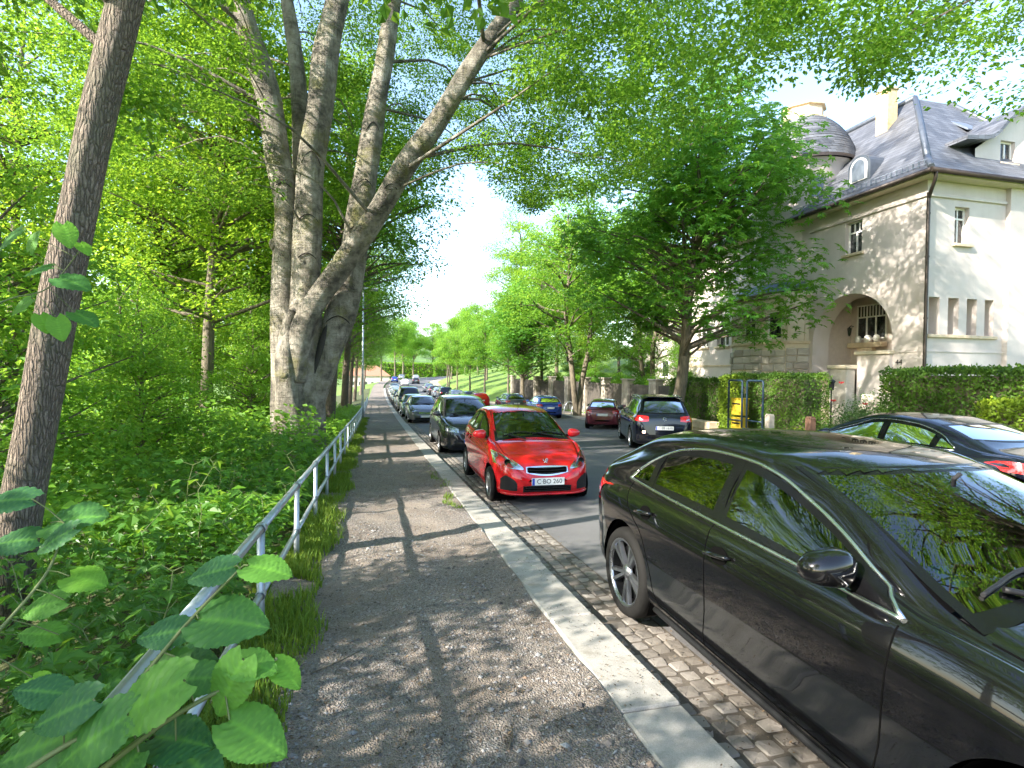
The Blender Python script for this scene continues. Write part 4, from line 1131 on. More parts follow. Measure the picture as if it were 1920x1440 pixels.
# ================================================================== THE VILLA
from mathutils.geometry import tessellate_polygon
t = NT('plaster'); v = t.coord()
n = t.noise(v, .8, 6, .65); c = t.ramp(n, [(.3, (.52, .45, .415)), (.6, (.61, .54, .505)), (.8, (.66, .595, .56))])
streak = t.noise(t.coord('Object', (3, 3, .25)), 2, 5); c = t.mix(t.ramp(streak, [(.55, 0.), (.8, .30)]), c, (.45, .39, .34))
M_plaster = t.set(color=c, rough=.9, normal=t.bump(t.noise(v, 90, 4), .25, .006))
M_sand = plain('sandstone', (.60, .47, .33), .85, var=.2, scale=4, bump=.3)
M_beige = plain('beige_moulding', (.62, .53, .40), .8, var=.12, scale=3, bump=.1)
t = NT('rubble_stone'); v = t.coord(); oi = t.node('ObjectInfo').outputs['Random']
c = t.ramp(oi, [(0, (.32, .28, .24)), (.5, (.45, .41, .36)), (1, (.55, .50, .44))]); c = t.mix(t.math('MULTIPLY', t.noise(v, 9, 6), .5), c, (.25, .21, .17))
M_stone = t.set(color=c, rough=.9, normal=t.bump(t.noise(v, 18, 6), .8, .03))
t = NT('slate'); v = t.coord()
sx = t.node('SeparateXYZ', Vector=v); cb_ = t.node('CombineXYZ', X=t.math('ADD', sx.outputs[0], sx.outputs[1]), Y=sx.outputs[2], Z=0.)
br = t.node('TexBrick', Vector=cb_.outputs[0], Scale=1.0); br.inputs['Mortar Size'].default_value = .008; br.inputs['Brick Width'].default_value = .30; br.inputs['Row Height'].default_value = .15
br.inputs['Color1'].default_value = (.055, .062, .078, 1); br.inputs['Color2'].default_value = (.13, .14, .165, 1); br.inputs['Mortar'].default_value = (.02, .02, .025, 1); br.inputs['Mortar Smooth'].default_value = .2
c = t.mix(t.math('MULTIPLY', t.noise(v, 1.2, 5), .35), br.outputs['Color'], (.13, .125, .12))
M_slate = t.set(color=c, rough=.5, normal=t.bump(t.math('SUBTRACT', 1.0, br.outputs['Fac']), .6, .02))
M_lead = plain('lead_sheet', (.10, .115, .14), .45, .4)
M_zinc = plain('zinc', (.22, .25, .30), .45, .6)
M_gutter = plain('gutter_metal', (.05, .038, .032), .45, .4)
M_frame = plain('window_white', (.78, .76, .72), .45, var=.06)
M_chim = plain('chimney_brick', (.60, .46, .24), .85, var=.2, scale=9, bump=.3)
t = NT('house_pane'); M_pane = t.set(color=t.ramp(t.noise(t.coord('Object', (2.5, 2.5, 1.2)), 2.5, 3), [(.40, (.012, .014, .016)), (.62, (.05, .055, .055)), (.72, (.16, .16, .15))]), rough=.04, spec=.8)  # pale patches in the colour imitate reflections and curtains
M_curtain = plain('pale_curtain', (.45, .48, .42), .9)
M_iron = plain('dark_iron', (.02, .02, .022), .5, .5)
M_interior = plain('porch_plaster', (.58, .50, .45), .9, var=.08)

class Plane:
    def __init__(s, O, U, N):
        U = Vector(U).normalized(); N = Vector(N).normalized()
        s.M = Matrix(((U.x, N.x, 0, O[0]), (U.y, N.y, 0, O[1]), (U.z, N.z, 1, O[2]), (0, 0, 0, 1)))
    def wall(s, outline, holes, depth, mb=None, reveal=True):
        "face with openings plus their reveals (local u, n, z)"
        mb = mb or MB(); loops = [outline] + holes
        tri = tessellate_polygon([[Vector((a, b, 0)) for a, b in lp] for lp in loops])
        flat = [p for lp in loops for p in lp]
        mb.add([s.M @ Vector((a, 0, b)) for a, b in flat], [tuple(q) for q in tri])
        if reveal:
            for h in holes:
                n = len(h); vs = [s.M @ Vector((a, 0, b)) for a, b in h] + [s.M @ Vector((a, -depth, b)) for a, b in h]
                mb.add(vs, [(i, (i + 1) % n, n + (i + 1) % n, n + i) for i in range(n)])
        return mb
    def box(s, mb, u0, u1, n0, n1, z0, z1, b=.0):
        if b: mb.cbox(u0, u1, n0, n1, z0, z1, b, s.M)
        else: mb.box(u0, u1, n0, n1, z0, z1, s.M)
        return mb
def rect(a, b, c, d): return [(a, c), (b, c), (b, d), (a, d)]

villa = thing('villa', (17.5, 14.3, -.6), 'pale plastered villa with a slate roof, domed turret and arched porch', 'house')
SF = Plane((17.5, 0, 0), (0, 1, 0), (-1, 0, 0)); FF = Plane((0, 14.3, 0), (1, 0, 0), (0, -1, 0))
Z0, ZE = -1.2, 8.26
def house_window(pl, u0, u1, z0, z1, cols=2, transom=.68, topcols=None, rec=.16, parent=villa, sill=True, frame_m=M_frame, curtain=False):
    f = MB(); fw = .055; n0, n1 = -rec - .05, -rec
    for a, b, c_, d in ((u0, u1, z0, z0 + fw), (u0, u1, z1 - fw, z1), (u0, u0 + fw, z0 + fw, z1 - fw), (u1 - fw, u1, z0 + fw, z1 - fw)): pl.box(f, a, b, n0, n1, c_, d)
    zt = z0 + (z1 - z0) * transom if transom else z1 - fw
    if transom: pl.box(f, u0 + fw, u1 - fw, n0 + .004, n1 + .012, zt - fw * .5, zt + fw * .5)
    cells = []
    w = (u1 - u0 - 2 * fw)
    for k in range(cols):
        a = u0 + fw + w * k / cols; b = u0 + fw + w * (k + 1) / cols
        if k: pl.box(f, a - fw * .45, a + fw * .45, n0 + .003, n1 + .006, z0 + fw, zt - fw * .5)
        cells.append((a, b, z0 + fw, zt))
    if transom:
        tc = topcols or cols
        for k in range(tc):
            a = u0 + fw + w * k / tc; b = u0 + fw + w * (k + 1) / tc
            if k: pl.box(f, a - fw * .3, a + fw * .3, n0 + .003, n1 + .006, zt + fw * .5, z1 - fw)
            cells.append((a, b, zt, z1 - fw))
    wo = f.build('window', frame_m, parent)
    for a, b, c_, d in cells:
        p = MB(); pl.box(p, a + .004, b - .004, n0 + .012, n0 + .02, c_ + .004, d - .004); p.build('pane', M_pane, wo)
    if curtain:
        p = MB(); pl.box(p, u0 + .08, u1 - .08, n0 - .08, n0 - .06, z0 + .08, z1 - .08)
    if sill:
        p = MB(); pl.box(p, u0 - .10, u1 + .10, -rec + .01, .11, z0 - .11, z0 - .012, .012); p.build('sill', M_sand, wo)
    return wo

# --- street facade
AC, AR, AZ = 17.25, 1.80, 3.02
arch = [(AC + AR, 1.0), (AC + AR, AZ)] + [(AC + AR * math.cos(a), AZ + AR * math.sin(a)) for a in np.linspace(0, math.pi, 25)[1:-1]] + [(AC - AR, AZ), (AC - AR, 1.0)]
sw = [(16.78, 17.52, 6.34, 7.55), (20.15, 21.22, 6.39, 7.54), (22.3, 23.3, 6.39, 7.54), (25.3, 26.2, 6.39, 7.54), (24.6, 25.6, 3.2, 4.7), (26.4, 27.3, 3.2, 4.7), (26.9, 27.4, .9, 1.5), (24.2, 24.8, .9, 1.5)]
wallS = SF.wall(rect(14.3, 28.3, Z0, ZE), [arch] + [rect(*w) for w in sw], .2, reveal=False)
for w in sw:
    h = rect(*w); n_ = 4; vs = [SF.M @ Vector((a, 0, b)) for a, b in h] + [SF.M @ Vector((a, -.22, b)) for a, b in h]; wallS.add(vs, [(i, (i + 1) % 4, 4 + (i + 1) % 4, 4 + i) for i in range(4)])
# the arch is thick and slightly splayed
inner = [(AC + (a - AC) * .97, b if b < AZ else AZ + (b - AZ) * .97) for a, b in arch]
vs = [SF.M @ Vector((a, 0, b)) for a, b in arch] + [SF.M @ Vector((a, -.75, b)) for a, b in inner]; n_ = len(arch)
wallS.add(vs, [(i, i + 1, n_ + i + 1, n_ + i) for i in range(n_ - 1)], True)
wallS.build('street_wall', M_plaster, villa)
for i, w in enumerate(sw): house_window(SF, *w, cols=2, transom=.66 if i < 6 else None, topcols=3 if i == 0 else 2)
# --- side facade
slits = [(17.66, 18.12), (18.48, 18.94), (19.29, 19.73), (20.08, 20.48)]
fw_ = [(18.67, 19.29, 6.15, 7.37)]
wallF = FF.wall(rect(17.5, 27.0, Z0, ZE), [rect(a, b, 3.11, 4.33) for a, b in slits] + [rect(*w) for w in fw_], .5)
wallF.build('side_wall', M_plaster, villa)
for w in fw_: house_window(FF, *w, cols=2, transom=.7, topcols=2)
mb = MB(); FF.box(mb, 17.55, 20.7, -.56, -.502, 3.0, 4.45); mb.build('loggia_back', M_interior, villa)
mb = MB(); FF.box(mb, 17.58, 20.58, -.05, .09, 2.99, 3.10, .015); mb.build('sill', M_sand, villa)
mb = MB(); FF.box(mb, 17.45, 27, -.02, .025, 2.52, 2.56); mb.build('string_course', M_plaster, villa)
mb = MB(); SF.box(mb, 14.28, 15.3, -.02, .025, 2.52, 2.56); mb.build('string_course', M_plaster, villa)
mb = MB(); SF.box(mb, 23.8, 28.3, -.02, .05, 2.14, 2.22); mb.build('string_course', M_sand, villa)
mb = MB(); FF.box(mb, 20.9, 27, 0, .16, Z0, ZE); mb.build('wall_projection', M_plaster, villa)
# back + far walls
mb = MB(); mb.box(17.9, 26.9, 28.0, 28.3, Z0, ZE); mb.build('rear_wall', M_plaster, villa)
mb = MB(); mb.box(26.6, 27.0, 14.4, 28.0, Z0, ZE); mb.build('far_wall', M_plaster, villa)
# --- porch room
mb = MB(); mb.box(19.5, 19.7, 15.0, 19.6, .8, 5.2); mb.build('porch_back_wall', M_interior, villa)
mb = MB(); mb.box(18.26, 19.5, 19.12, 19.4, .8, 5.2); mb.build('porch_side_wall', M_interior, villa)
mb = MB(); mb.box(18.26, 19.5, 15.1, 15.4, .8, 5.2); mb.build('porch_side_wall', M_interior, villa)
mb = MB(); mb.box(18.26, 19.5, 15.4, 19.12, 4.92, 5.15); mb.build('porch_ceiling', M_interior, villa)
mb = MB(); mb.box(17.55, 19.5, 15.4, 19.1, 1.55, 1.75); mb.build('porch_floor', M_sand, villa)
PB = Plane((19.5, 0, 0), (0, 1, 0), (-1, 0, 0))
house_window(PB, 17.42, 18.80, 3.2, 4.62, cols=3, transom=.64, topcols=9, rec=-.06, sill=False)
fl = thing('window_box', (19.2, 18.1, 3.0), 'yellow wooden flower box under the triple window in the arched porch', 'planter')
mb = MB(); mb.cbox(19.12, 19.42, 17.35, 18.95, 2.86, 3.06, .015); mb.build('box', M_sand, fl)
mb = MB(); mb.cbox(19.15, 19.40, 17.8, 18.5, 2.56, 2.85, .015); mb.build('bracket', M_sand, fl)
for k, (y_, r_) in enumerate(((17.7, .13), (18.1, .15), (18.55, .12))):
    mb = MB(); mb.lathe([(.0, 0), (r_ * .8, 0.0), (r_, .12), (r_ * .75, .26), (.02, .30)], 10, Matrix.Translation((19.28, y_, 3.06))); mb.build('pot', M_frame, fl)
def lantern(loc, label):
    l_ = thing('wall_lantern', loc, label, 'lantern')
    x, y, z = loc
    mb = MB(); mb.tube([(x + .02, y, z + .22), (x - .14, y, z + .26), (x - .22, y, z + .2)], .018, 6); mb.build('bracket', M_iron, l_)
    M_ = Matrix.Translation((x - .22, y, z))
    mb = MB(); mb.lathe([(.0, .22), (.10, .13), (.03, .135)], 6, M_, False); mb.lathe([(.05, -.12), (.02, -.18), (0, -.19)], 6, M_, False); mb.build('cap', M_iron, l_)
    mb = MB(); mb.lathe([(.085, .13), (.05, -.12)], 6, M_, False); mb.build('glass', M_pane, l_)
lantern((19.5, 19.0, 3.55), 'black iron lantern on the left inside wall of the arched porch')
lantern((19.5, 16.1, 3.55), 'black iron lantern at the right side of the arched porch')
# parapet, steps, plinth
mb = MB(); mb.box(17.35, 17.75, 15.40, 16.72, -.8, 2.46); mb.build('parapet', M_plaster, villa)
mb = MB(); mb.cbox(17.26, 17.84, 15.34, 16.80, 2.47, 2.60, .02); mb.build('parapet_cap', M_beige, villa)
mb = MB(); mb.cbox(16.9, 17.32, 16.75, 17.55, -.8, 1.95, .03); mb.build('stair_pier', M_stone, villa)
mb = MB(); mb.cbox(16.84, 17.38, 16.69, 17.61, 1.955, 2.10, .02); mb.build('pier_cap', M_beige, villa)
for k in range(9):
    mb = MB(); mb.box(17.42 - .28 * k, 17.72 - .28 * k, 17.62, 19.0, -.9, 1.6 - .2 * k); mb.build('step', M_sand, villa)
o = obj('house_number', text_mesh('44', .26, M_iron), villa); o.location = (17.47, 15.15, 2.18); o.rotation_euler = (R(90), 0, R(-90))
mb = MB(); mb.cbox(17.36, 17.48, 18.85 - .9, 18.55 - .35, 2.0, 2.4, .01)

# --- bay with its rusticated base
bayp = [(17.5, 19.25), (16.72, 19.66), (16.28, 20.55), (16.28, 22.35), (16.72, 23.24), (17.5, 23.65)]
bay = MB(); 
for i in range(5):
    (x0, y0), (x1, y1) = bayp[i], bayp[i + 1]; ln = math.hypot(x1 - x0, y1 - y0); U = ((x1 - x0) / ln, (y1 - y0) / ln, 0); N = (-U[1], U[0], 0)
    pl = Plane((x0, y0, 0), U, N); m = ln / 2; hw_ = .30 if i in (1, 3) else (.42 if i == 2 else .14)
    holes = [rect(m - hw_, m + hw_, 3.25, 4.42), rect(m - .24, m + .24, 1.15, 1.62)] if i in (1, 2, 3) else []
    pl.wall(rect(0, ln, Z0, 5.2), holes, .16, bay)
    if holes:
        house_window(pl, m - hw_, m + hw_, 3.25, 4.42, cols=2 if i == 2 else 1, transom=None, rec=.10, sill=False)
        q = MB(); pl.box(q, m - .24, m + .24, -.15, -.12, 1.15, 1.62); q.build('basement_pane', M_pane, villa)
    q = MB(); pl.box(q, -.03, ln + .03, -.1, .10, 3.02, 3.14, .015); q.build('bay_sill', M_sand, villa)
    q = MB(); pl.box(q, -.03, ln + .03, -.1, .07, 4.62, 4.70); pl.box(q, -.05, ln + .05, -.1, .13, 5.02, 5.20); q.build('bay_cornice', M_beige, villa)
    for a in ([.05, ln - .17] if ln > .6 else []):
        q = MB(); pl.box(q, a, a + .12, 0, .05, 3.15, 4.615); q.build('pilaster', M_beige, villa)
    # stone blocks
    kb = random.Random(i); z = -.35
    while z < 2.55:
        h = kb.choice([.24, .28, .32]); u = 0.0
        while u < ln - .04:
            w = min(kb.uniform(.38, .7), ln - u); w = ln - u if ln - u - w < .2 else w
            if not (holes and u + w > m - .26 and u < m + .26 and z + h > 1.12 and z < 1.66):
                q = MB(); d_ = kb.uniform(.05, .11); pl.box(q, u + .008, u + w - .008, .0, d_, z + .008, z + h - .008, .025); q.build('stone_block', M_stone, villa)
            u += w
        z += h
bay.build('bay_wall', M_beige, villa)
mb = MB(); pts = [(x, y) for x, y in bayp]; cxb, cyb = 17.5, 21.45
lo_ = [(cxb + (x - cxb) * 1.12, cyb + (y - cyb) * 1.07, 5.21) for x, y in pts]; up_ = [(cxb + (x - cxb) * .8 + .02, cyb + (y - cyb) * .86, 5.66) for x, y in pts]
mb.add(lo_ + up_, [(i, i + 1, 7 + i, 6 + i) for i in range(5)] + [tuple(range(6, 12)), tuple(range(6))]); mb.build('bay_roof', M_zinc, villa)
# stone footing either side of the steps and along the wall
kb = random.Random(9)
for (u0, u1) in ((14.35, 16.7), (23.7, 28.2)):
    z = -.4
    while z < (.55 if u0 < 20 else .6):
        h = .28; u = u0
        while u < u1 - .05:
            w = min(kb.uniform(.4, .8), u1 - u); q = MB(); SF.box(q, u + .008, u + w - .008, 0, kb.uniform(.04, .08), z + .008, z + h - .008, .02); q.build('stone_block', M_stone, villa); u += w
        z += h

# --- turret
TX, TY, TR = 18.75, 21.25, 1.95
mb = MB(); mb.lathe([(TR, 5.2), (TR, 10.65), (TR + .10, 10.7), (TR + .22, 10.82)], 40, Matrix.Translation((TX, TY, 0))); mb.build('turret_drum', M_plaster, villa)
mb = MB(); mb.lathe([(TR + .34, 10.82), (TR + .36, 10.94), (TR + .24, 11.0)], 40, Matrix.Translation((TX, TY, 0))); mb.build('turret_gutter', M_gutter, villa)
prof = [(TR + .30, 10.92), (TR + .20, 11.2), (TR + .06, 11.6), (TR - .16, 12.1), (TR - .46, 12.55), (TR - .82, 12.92), (TR - 1.05, 13.08)]
# dome built as courses of slate, each lapping the one below
P_ = smoothpath(prof, 4); dome = None
for i in range(len(P_) - 1):
    mb = MB(); r0, z0 = P_[i]; r1, z1 = P_[i + 1]
    mb.lathe([(r0 + .03, z0 - .012), (r0 + .035, z0 + .01), (r1 + .004, z1 + .012)], 48, Matrix.Translation((TX, TY, 0))); mb.build('slate_course', M_slate, villa)
mb = MB(); mb.lathe([(1.02, 13.0), (1.05, 13.1), (.84, 13.12), (.84, 13.62), (.95, 13.66), (.95, 13.75), (.0, 13.9)], 8, Matrix.Translation((TX, TY, 0)) @ Matrix.Rotation(.3, 4, 'Z'), False); mb.build('turret_lantern', M_sand, villa)
for k in range(8):
    a = .3 + 2 * math.pi * (k + .5) / 8; q = MB(); M_ = Matrix.Translation((TX, TY, 0)) @ Matrix.Rotation(a, 4, 'Z'); q.cbox(.765, .80, -.14, .14, 13.2, 13.52, .01, M_); q.build('lantern_panel', M_beige, villa)
for k, a in enumerate((R(200), R(150), R(245))):
    q = MB(); M_ = Matrix.Translation((TX, TY, 0)) @ Matrix.Rotation(a, 4, 'Z')
    q.cbox(TR - .02, TR + .05, -.32, .32, 9.1, 9.2, .01, M_); q.build('turret_sill', M_sand, villa)
    q = MB(); q.prism([(-.26, 9.2), (.26, 9.2), (.26, 9.85)] + [(.26 * math.cos(b), 9.85 + .26 * math.sin(b)) for b in np.linspace(0, math.pi, 9)[1:-1]] + [(-.26, 9.85)], TR - .02, TR + .012, 'x', M_); q.build('turret_window', M_pane, villa)

# --- main roof: sprocketed eaves and hips
ex0, ex1, ey0, ey1 = 16.98, 27.5, 13.78, 28.8
r0 = (ex0, ex1, ey0, ey1, 8.30)
r1 = (ex0 + .8, ex1 - .8, ey0 + .8, ey1 - .8, 8.98)
RX0, RX1 = 21.2, 22.9; RY0, RY1, RZ = 17.95, 24.4, 13.0
def ringr(r): return [(r[0], r[2], r[4]), (r[1], r[2], r[4]), (r[1], r[3], r[4]), (r[0], r[3], r[4])]
roof = MB(); A_, B_ = ringr(r0), ringr(r1); Cc = [(RX0, RY0, RZ), (RX1, RY0, RZ), (RX1, RY1, RZ), (RX0, RY1, RZ)]
roof.add(A_ + B_ + Cc, [(i, (i + 1) % 4, 4 + (i + 1) % 4, 4 + i) for i in range(4)] + [(4 + i, 4 + (i + 1) % 4, 8 + (i + 1) % 4, 8 + i) for i in range(4)] + [(8, 9, 10, 11)])
ro = roof.build('roof', M_slate, villa)
for p, q, w in ((A_[0], B_[0], .10), (B_[0], Cc[0], .10), (Cc[0], Cc[3], .12), (B_[1], Cc[1], .1)):
    mb = MB(); p, q = Vector(p), Vector(q); up = Vector((0, 0, .035)); mb.tube([p + up, q + up], w, 6); mb.build('hip_flashing', M_lead, ro)
mb = MB(); mb.box(ex0 + .06, 17.48, ey0 + .06, ey1 - .06, 8.14, 8.24); mb.build('soffit', M_beige, villa)
mb = MB(); mb.box(17.49, ex1 - .06, ey0 + .06, 14.28, 8.14, 8.24); mb.build('soffit', M_beige, villa)
mb = MB(); SF.box(mb, 14.22, 19.3, 0, .07, 7.6, 7.70, .01); mb.build('cornice', M_plaster, villa)
mb = MB(); FF.box(mb, 17.44, 20.88, 0, .07, 7.6, 7.70, .01); mb.build('cornice', M_plaster, villa)
for a, b in (((ex0 - .02, ey0 - .04, 8.24), (ex0 - .02, ey1, 8.24)), ((ex0 - .04, ey0 - .02, 8.24), (ex1, ey0 - .02, 8.24))):
    mb = MB(); mb.tube([a, b], .085, 8); mb.build('gutter', M_gutter, villa)
# snow guard on the street slope: row of small bars
for k in range(44):
    y_ = 14.2 + k * .2; mb = MB(); z_ = 8.30 + (17.25 - ex0) * .853; mb.box(17.23, 17.26, y_, y_ + .03, z_ + .02, z_ + .22); mb.build('snow_guard_bar', M_zinc, ro)
for h in (.06, .2):
    mb = MB(); mb.tube([(17.24, 14.15, z_ + h), (17.24, 22.9, z_ + h)], .012, 5); mb.build('snow_guard_rail', M_zinc, ro)
# downpipe at the corner
mb = MB(); mb.tube(smoothpath([(17.15, 13.76, 8.18), (17.2, 13.82, 7.98), (17.34, 14.05, 7.7), (17.40, 14.17, 7.5), (17.40, 14.18, 7.2), (17.40, 14.18, 2), (17.40, 14.18, -.6)], 5), .055, 8); mb.build('downpipe', M_gutter, villa)
for z in (1.5, 3.6, 5.6, 7.0):
    mb = MB(); mb.lathe([(.066, -.03), (.066, .03)], 8, Matrix.Translation((17.40, 14.18, z))); mb.build('pipe_clip', M_gutter, villa)
# chimney
ch = MB(); ch.cbox(20.05, 20.55, 18.15, 18.7, 10.6, 13.35, .01); co = ch.build('chimney', M_chim, ro)
mb = MB(); mb.cbox(20.0, 20.6, 18.1, 18.75, 13.36, 13.44, .015); mb.build('chimney_cap', M_sand, co)
for yb in (22.6, 19.6):
    mb = MB(); M_ = Matrix.Translation((22.1, yb, RZ)); mb.lathe([(.12, 0), (.05, .12), (.04, .4), (.09, .5), (.04, .58), (.02, .9), (0, .92)], 8, M_); mb.build('finial', M_frame, ro)
# street dormer with an arched window
DX = 17.85; mb = MB()
pr = [(-.50, 0), (-.50, .62)] + [(.50 * math.cos(a), .62 + .38 * math.sin(a)) for a in np.linspace(math.pi, 0, 11)[1:-1]] + [(.50, .62), (.50, 0)]
mb.prism([(17.32 + a, 9.0 + b * 1.1) for a, b in pr], DX, 19.6, 'x'); do_ = mb.build('dormer', M_lead, ro)
pr2 = [(-.33, .1), (-.33, .55)] + [(.33 * math.cos(a), .55 + .30 * math.sin(a)) for a in np.linspace(math.pi, 0, 11)[1:-1]] + [(.33, .55), (.33, .1)]
mb = MB(); mb.prism([(17.32 + a * 1.14, 9.02 + b * 1.15) for a, b in pr2], DX - .035, DX - .003, 'x'); mb.build('dormer_frame', M_frame, do_)
mb = MB(); mb.prism([(17.32 + a * .88, 9.05 + b * 1.05) for a, b in pr2], DX - .046, DX - .037, 'x'); mb.build('dormer_pane', M_zinc, do_)
# big curved gable on the side
gp = [(20.0, 8.5), (20.0, 9.5), (20.35, 9.72)] if 0 else [(20.35, 8.5), (20.35, 9.72), (20.75, 9.98), (21.4, 10.55), (22.1, 11.1), (22.9, 11.45), (23.7, 11.45), (24.5, 11.1), (25.2, 10.55), (25.85, 9.98), (26.25, 9.72), (26.25, 8.5)]
GP = Plane((0, 14.95, 0), (1, 0, 0), (0, -1, 0))
wn = rect(21.52, 22.20, 9.35, 10.15)
mb = GP.wall(gp, [wn], .18); mb.build('gable_wall', M_plaster, villa)
house_window(GP, 21.52, 22.20, 9.35, 10.15, cols=2, transom=None, rec=.12)
crv = smoothpath([(19.55, 9.80)] + gp[2:10] + [(26.6, 9.80)], 4)
for i in range(len(crv) - 1):
    (x0, z0), (x1, z1) = crv[i], crv[i + 1]; mb = MB()
    mb.add([(x0, 14.62, z0 + .03), (x1, 14.62, z1 + .03), (x1, 18.6, z1 + .03), (x0, 18.6, z0 + .03), (x0, 14.62, z0 + .17), (x1, 14.62, z1 + .17), (x1, 18.6, z1 + .17), (x0, 18.6, z0 + .17)], [(0, 1, 2, 3), (4, 5, 6, 7), (0, 1, 5, 4), (1, 2, 6, 5), (2, 3, 7, 6), (3, 0, 4, 7)]); mb.build('gable_slates', M_slate, ro)
mb = MB(); mb.box(20.95, 21.75, 15.9, 16.6, 11.05, 11.12, Matrix.Identity(4)); 
# skylight on the hip above the gable
q = MB(); q.cbox(-.4, .4, -.5, .5, 0, .06, .01, Matrix.Translation((22.0, 16.55, 11.35)) @ Matrix.Rotation(R(40), 4, 'X')); q.build('skylight', M_zinc, ro)
# ================================================================== FOLIAGE TOOLS
def unit(a): return a / np.maximum(np.linalg.norm(a, axis=-1, keepdims=True), 1e-9)
def leaf_arrays(pos, d, n, L, W, fold=.25, droop=.12):
    "one folded lozenge per leaf: quads (base, right, tip, left)"
    d = unit(d - (d * n).sum(-1, keepdims=True) * n); s = np.cross(n, d); L = L[:, None]; W = W[:, None]
    b = pos; m = pos + d * L * .45 + n * (fold * W)
    V = np.stack([b, m + s * W, pos + d * L - n * (droop * L), m - s * W], 1).reshape(-1, 3)
    F = np.arange(len(pos) * 4).reshape(-1, 4)
    return V, F
def rand_unit(r, n):
    return unit(r.normal(size=(n, 3)))
def clump_leaves(r, C, rad, n, size, flat=.5, up=.75, asp=.30, lvb=None):
    "leaves scattered through flattened clumps; C (m,3), rad (m,)"
    m = len(C); idx = np.repeat(np.arange(m), n)
    q = rand_unit(r, m * n) * (r.random((m * n, 1)) ** .45); q[:, 2] *= flat
    pos = C[idx] + q * rad[idx][:, None]
    nn = unit(np.array([0, 0, up]) + .55 * rand_unit(r, m * n) + .25 * q)
    d = unit(q * np.array([1, 1, .3]) + .7 * rand_unit(r, m * n) + np.array([0, 0, -.35]))
    L = size * r.uniform(.65, 1.25, m * n)
    lb = r.random(m) if lvb is None else lvb
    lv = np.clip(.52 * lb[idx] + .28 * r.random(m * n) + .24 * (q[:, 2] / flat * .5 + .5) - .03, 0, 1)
    V, F = leaf_arrays(pos, d, nn, L, L * asp)
    return V, F, np.repeat(lv, 4)
def star_leaves(r, C, rad, n, size, flat=.8):
    "palmate leaves: six leaflets round a drooping stalk"
    m = len(C); idx = np.repeat(np.arange(m), n)
    q = rand_unit(r, m * n) * (r.random((m * n, 1)) ** .4); q[:, 2] *= flat
    pos = C[idx] + q * rad[idx][:, None]; nn = unit(np.array([0, 0, .9]) + .45 * rand_unit(r, m * n) + .5 * q)
    a = unit(np.cross(nn, rand_unit(r, m * n))); b = np.cross(nn, a); out = []; lvs = []; k = 6
    lb = r.random(m)
    for i in range(k):
        th = 2 * math.pi * i / (k + .8); d = a * math.cos(th) + b * math.sin(th) - nn * .30
        L = size * r.uniform(.75, 1.15, m * n) * (1 - .12 * abs(i - 2.5))
        V, F = leaf_arrays(pos, d, nn, L, L * .20, .2, .18); out.append(V); lvs.append(np.repeat(np.clip(.45 * lb[idx] + .4 * r.random(m * n) + .15 * (q[:, 2] + .5), 0, 1), 4))
    V = np.concatenate(out); return V, np.arange(len(V)).reshape(-1, 4), np.concatenate(lvs)
def leaf_obj(name, V, F, lv, m, parent, kind='stuff'):
    o = obj(name, np_mesh(name, V, F, 4, [m], False, attr={'lv': lv}), parent, True)
    if kind: o['kind'] = kind
    return o
def gaps(P, s, ph=0.):
    "smooth pseudo-noise in 0..1 used to leave holes in crowns"
    x, y, z = (P * s).T
    return .5 + .25 * (np.sin(x * 1.7 + ph) * np.cos(y * 1.3 - ph) + np.sin(y * 2.1 + z * 1.6 + ph) * .7 + np.cos(z * 2.3 - x * 1.1) * .6)

M_lf_beech = leaf_mat('beech_leaf', (.028, .090, .012), (.080, .205, .02), (.17, .33, .03), (.36, .62, .05), .46)
M_lf_wood = leaf_mat('woodland_leaf', (.045, .135, .013), (.125, .28, .022), (.26, .41, .032), (.56, .82, .06), .50)
M_lf_chest = leaf_mat('chestnut_leaf', (.025, .105, .017), (.07, .225, .027), (.17, .37, .038), (.40, .74, .07), .44)
M_lf_lime = leaf_mat('lime_leaf', (.045, .14, .017), (.115, .275, .028), (.23, .40, .042), (.50, .80, .08), .48)
M_lf_thuja = leaf_mat('thuja_leaf', (.035, .085, .010), (.075, .165, .016), (.15, .27, .025), (.16, .28, .03), .22, .6)
M_lf_thujay = leaf_mat('golden_thuja_leaf', (.10, .18, .012), (.20, .31, .02), (.34, .43, .03), (.3, .4, .03), .22, .6)
M_lf_under = leaf_mat('undergrowth_leaf', (.03, .10, .017), (.07, .20, .025), (.15, .31, .035), (.34, .58, .05), .42, .4, .4)
M_lf_shrub = leaf_mat('shrub_leaf', (.03, .08, .02), (.07, .15, .04), (.15, .24, .09), (.2, .3, .08), .3)
M_grass = leaf_mat('grass_blade', (.06, .13, .012), (.13, .24, .02), (.26, .36, .04), (.36, .48, .05), .35, .6)
# bark
t = NT('beech_bark'); v = t.coord()
c = t.ramp(t.noise(v, 2.4, 8, .68), [(.36, (.085, .075, .06)), (.47, (.25, .22, .175)), (.56, (.38, .34, .28)), (.68, (.55, .50, .43))])
moss = t.ramp(t.noise(v, 1.5, 8, .72), [(.52, 0.), (.66, .8)]); c = t.mix(moss, c, (.21, .20, .05))
ring = t.noise(t.coord('Object', (1.6, 1.6, 12)), 2.2, 6, .65); c = t.mix(t.ramp(ring, [(.58, 0.), (.68, .65)]), c, (.085, .075, .06))
drip = t.noise(t.coord('Object', (9, 9, .7)), 2.0, 6, .6); c = t.mix(t.ramp(drip, [(.56, 0.), (.70, .7)]), c, (.075, .065, .05))
scar = t.vor(t.coord('Object', (1.3, 1.3, .8)), 1.5); c = t.mix(t.ramp(scar, [(.03, .95), (.09, 0.)]), c, (.03, .026, .022))
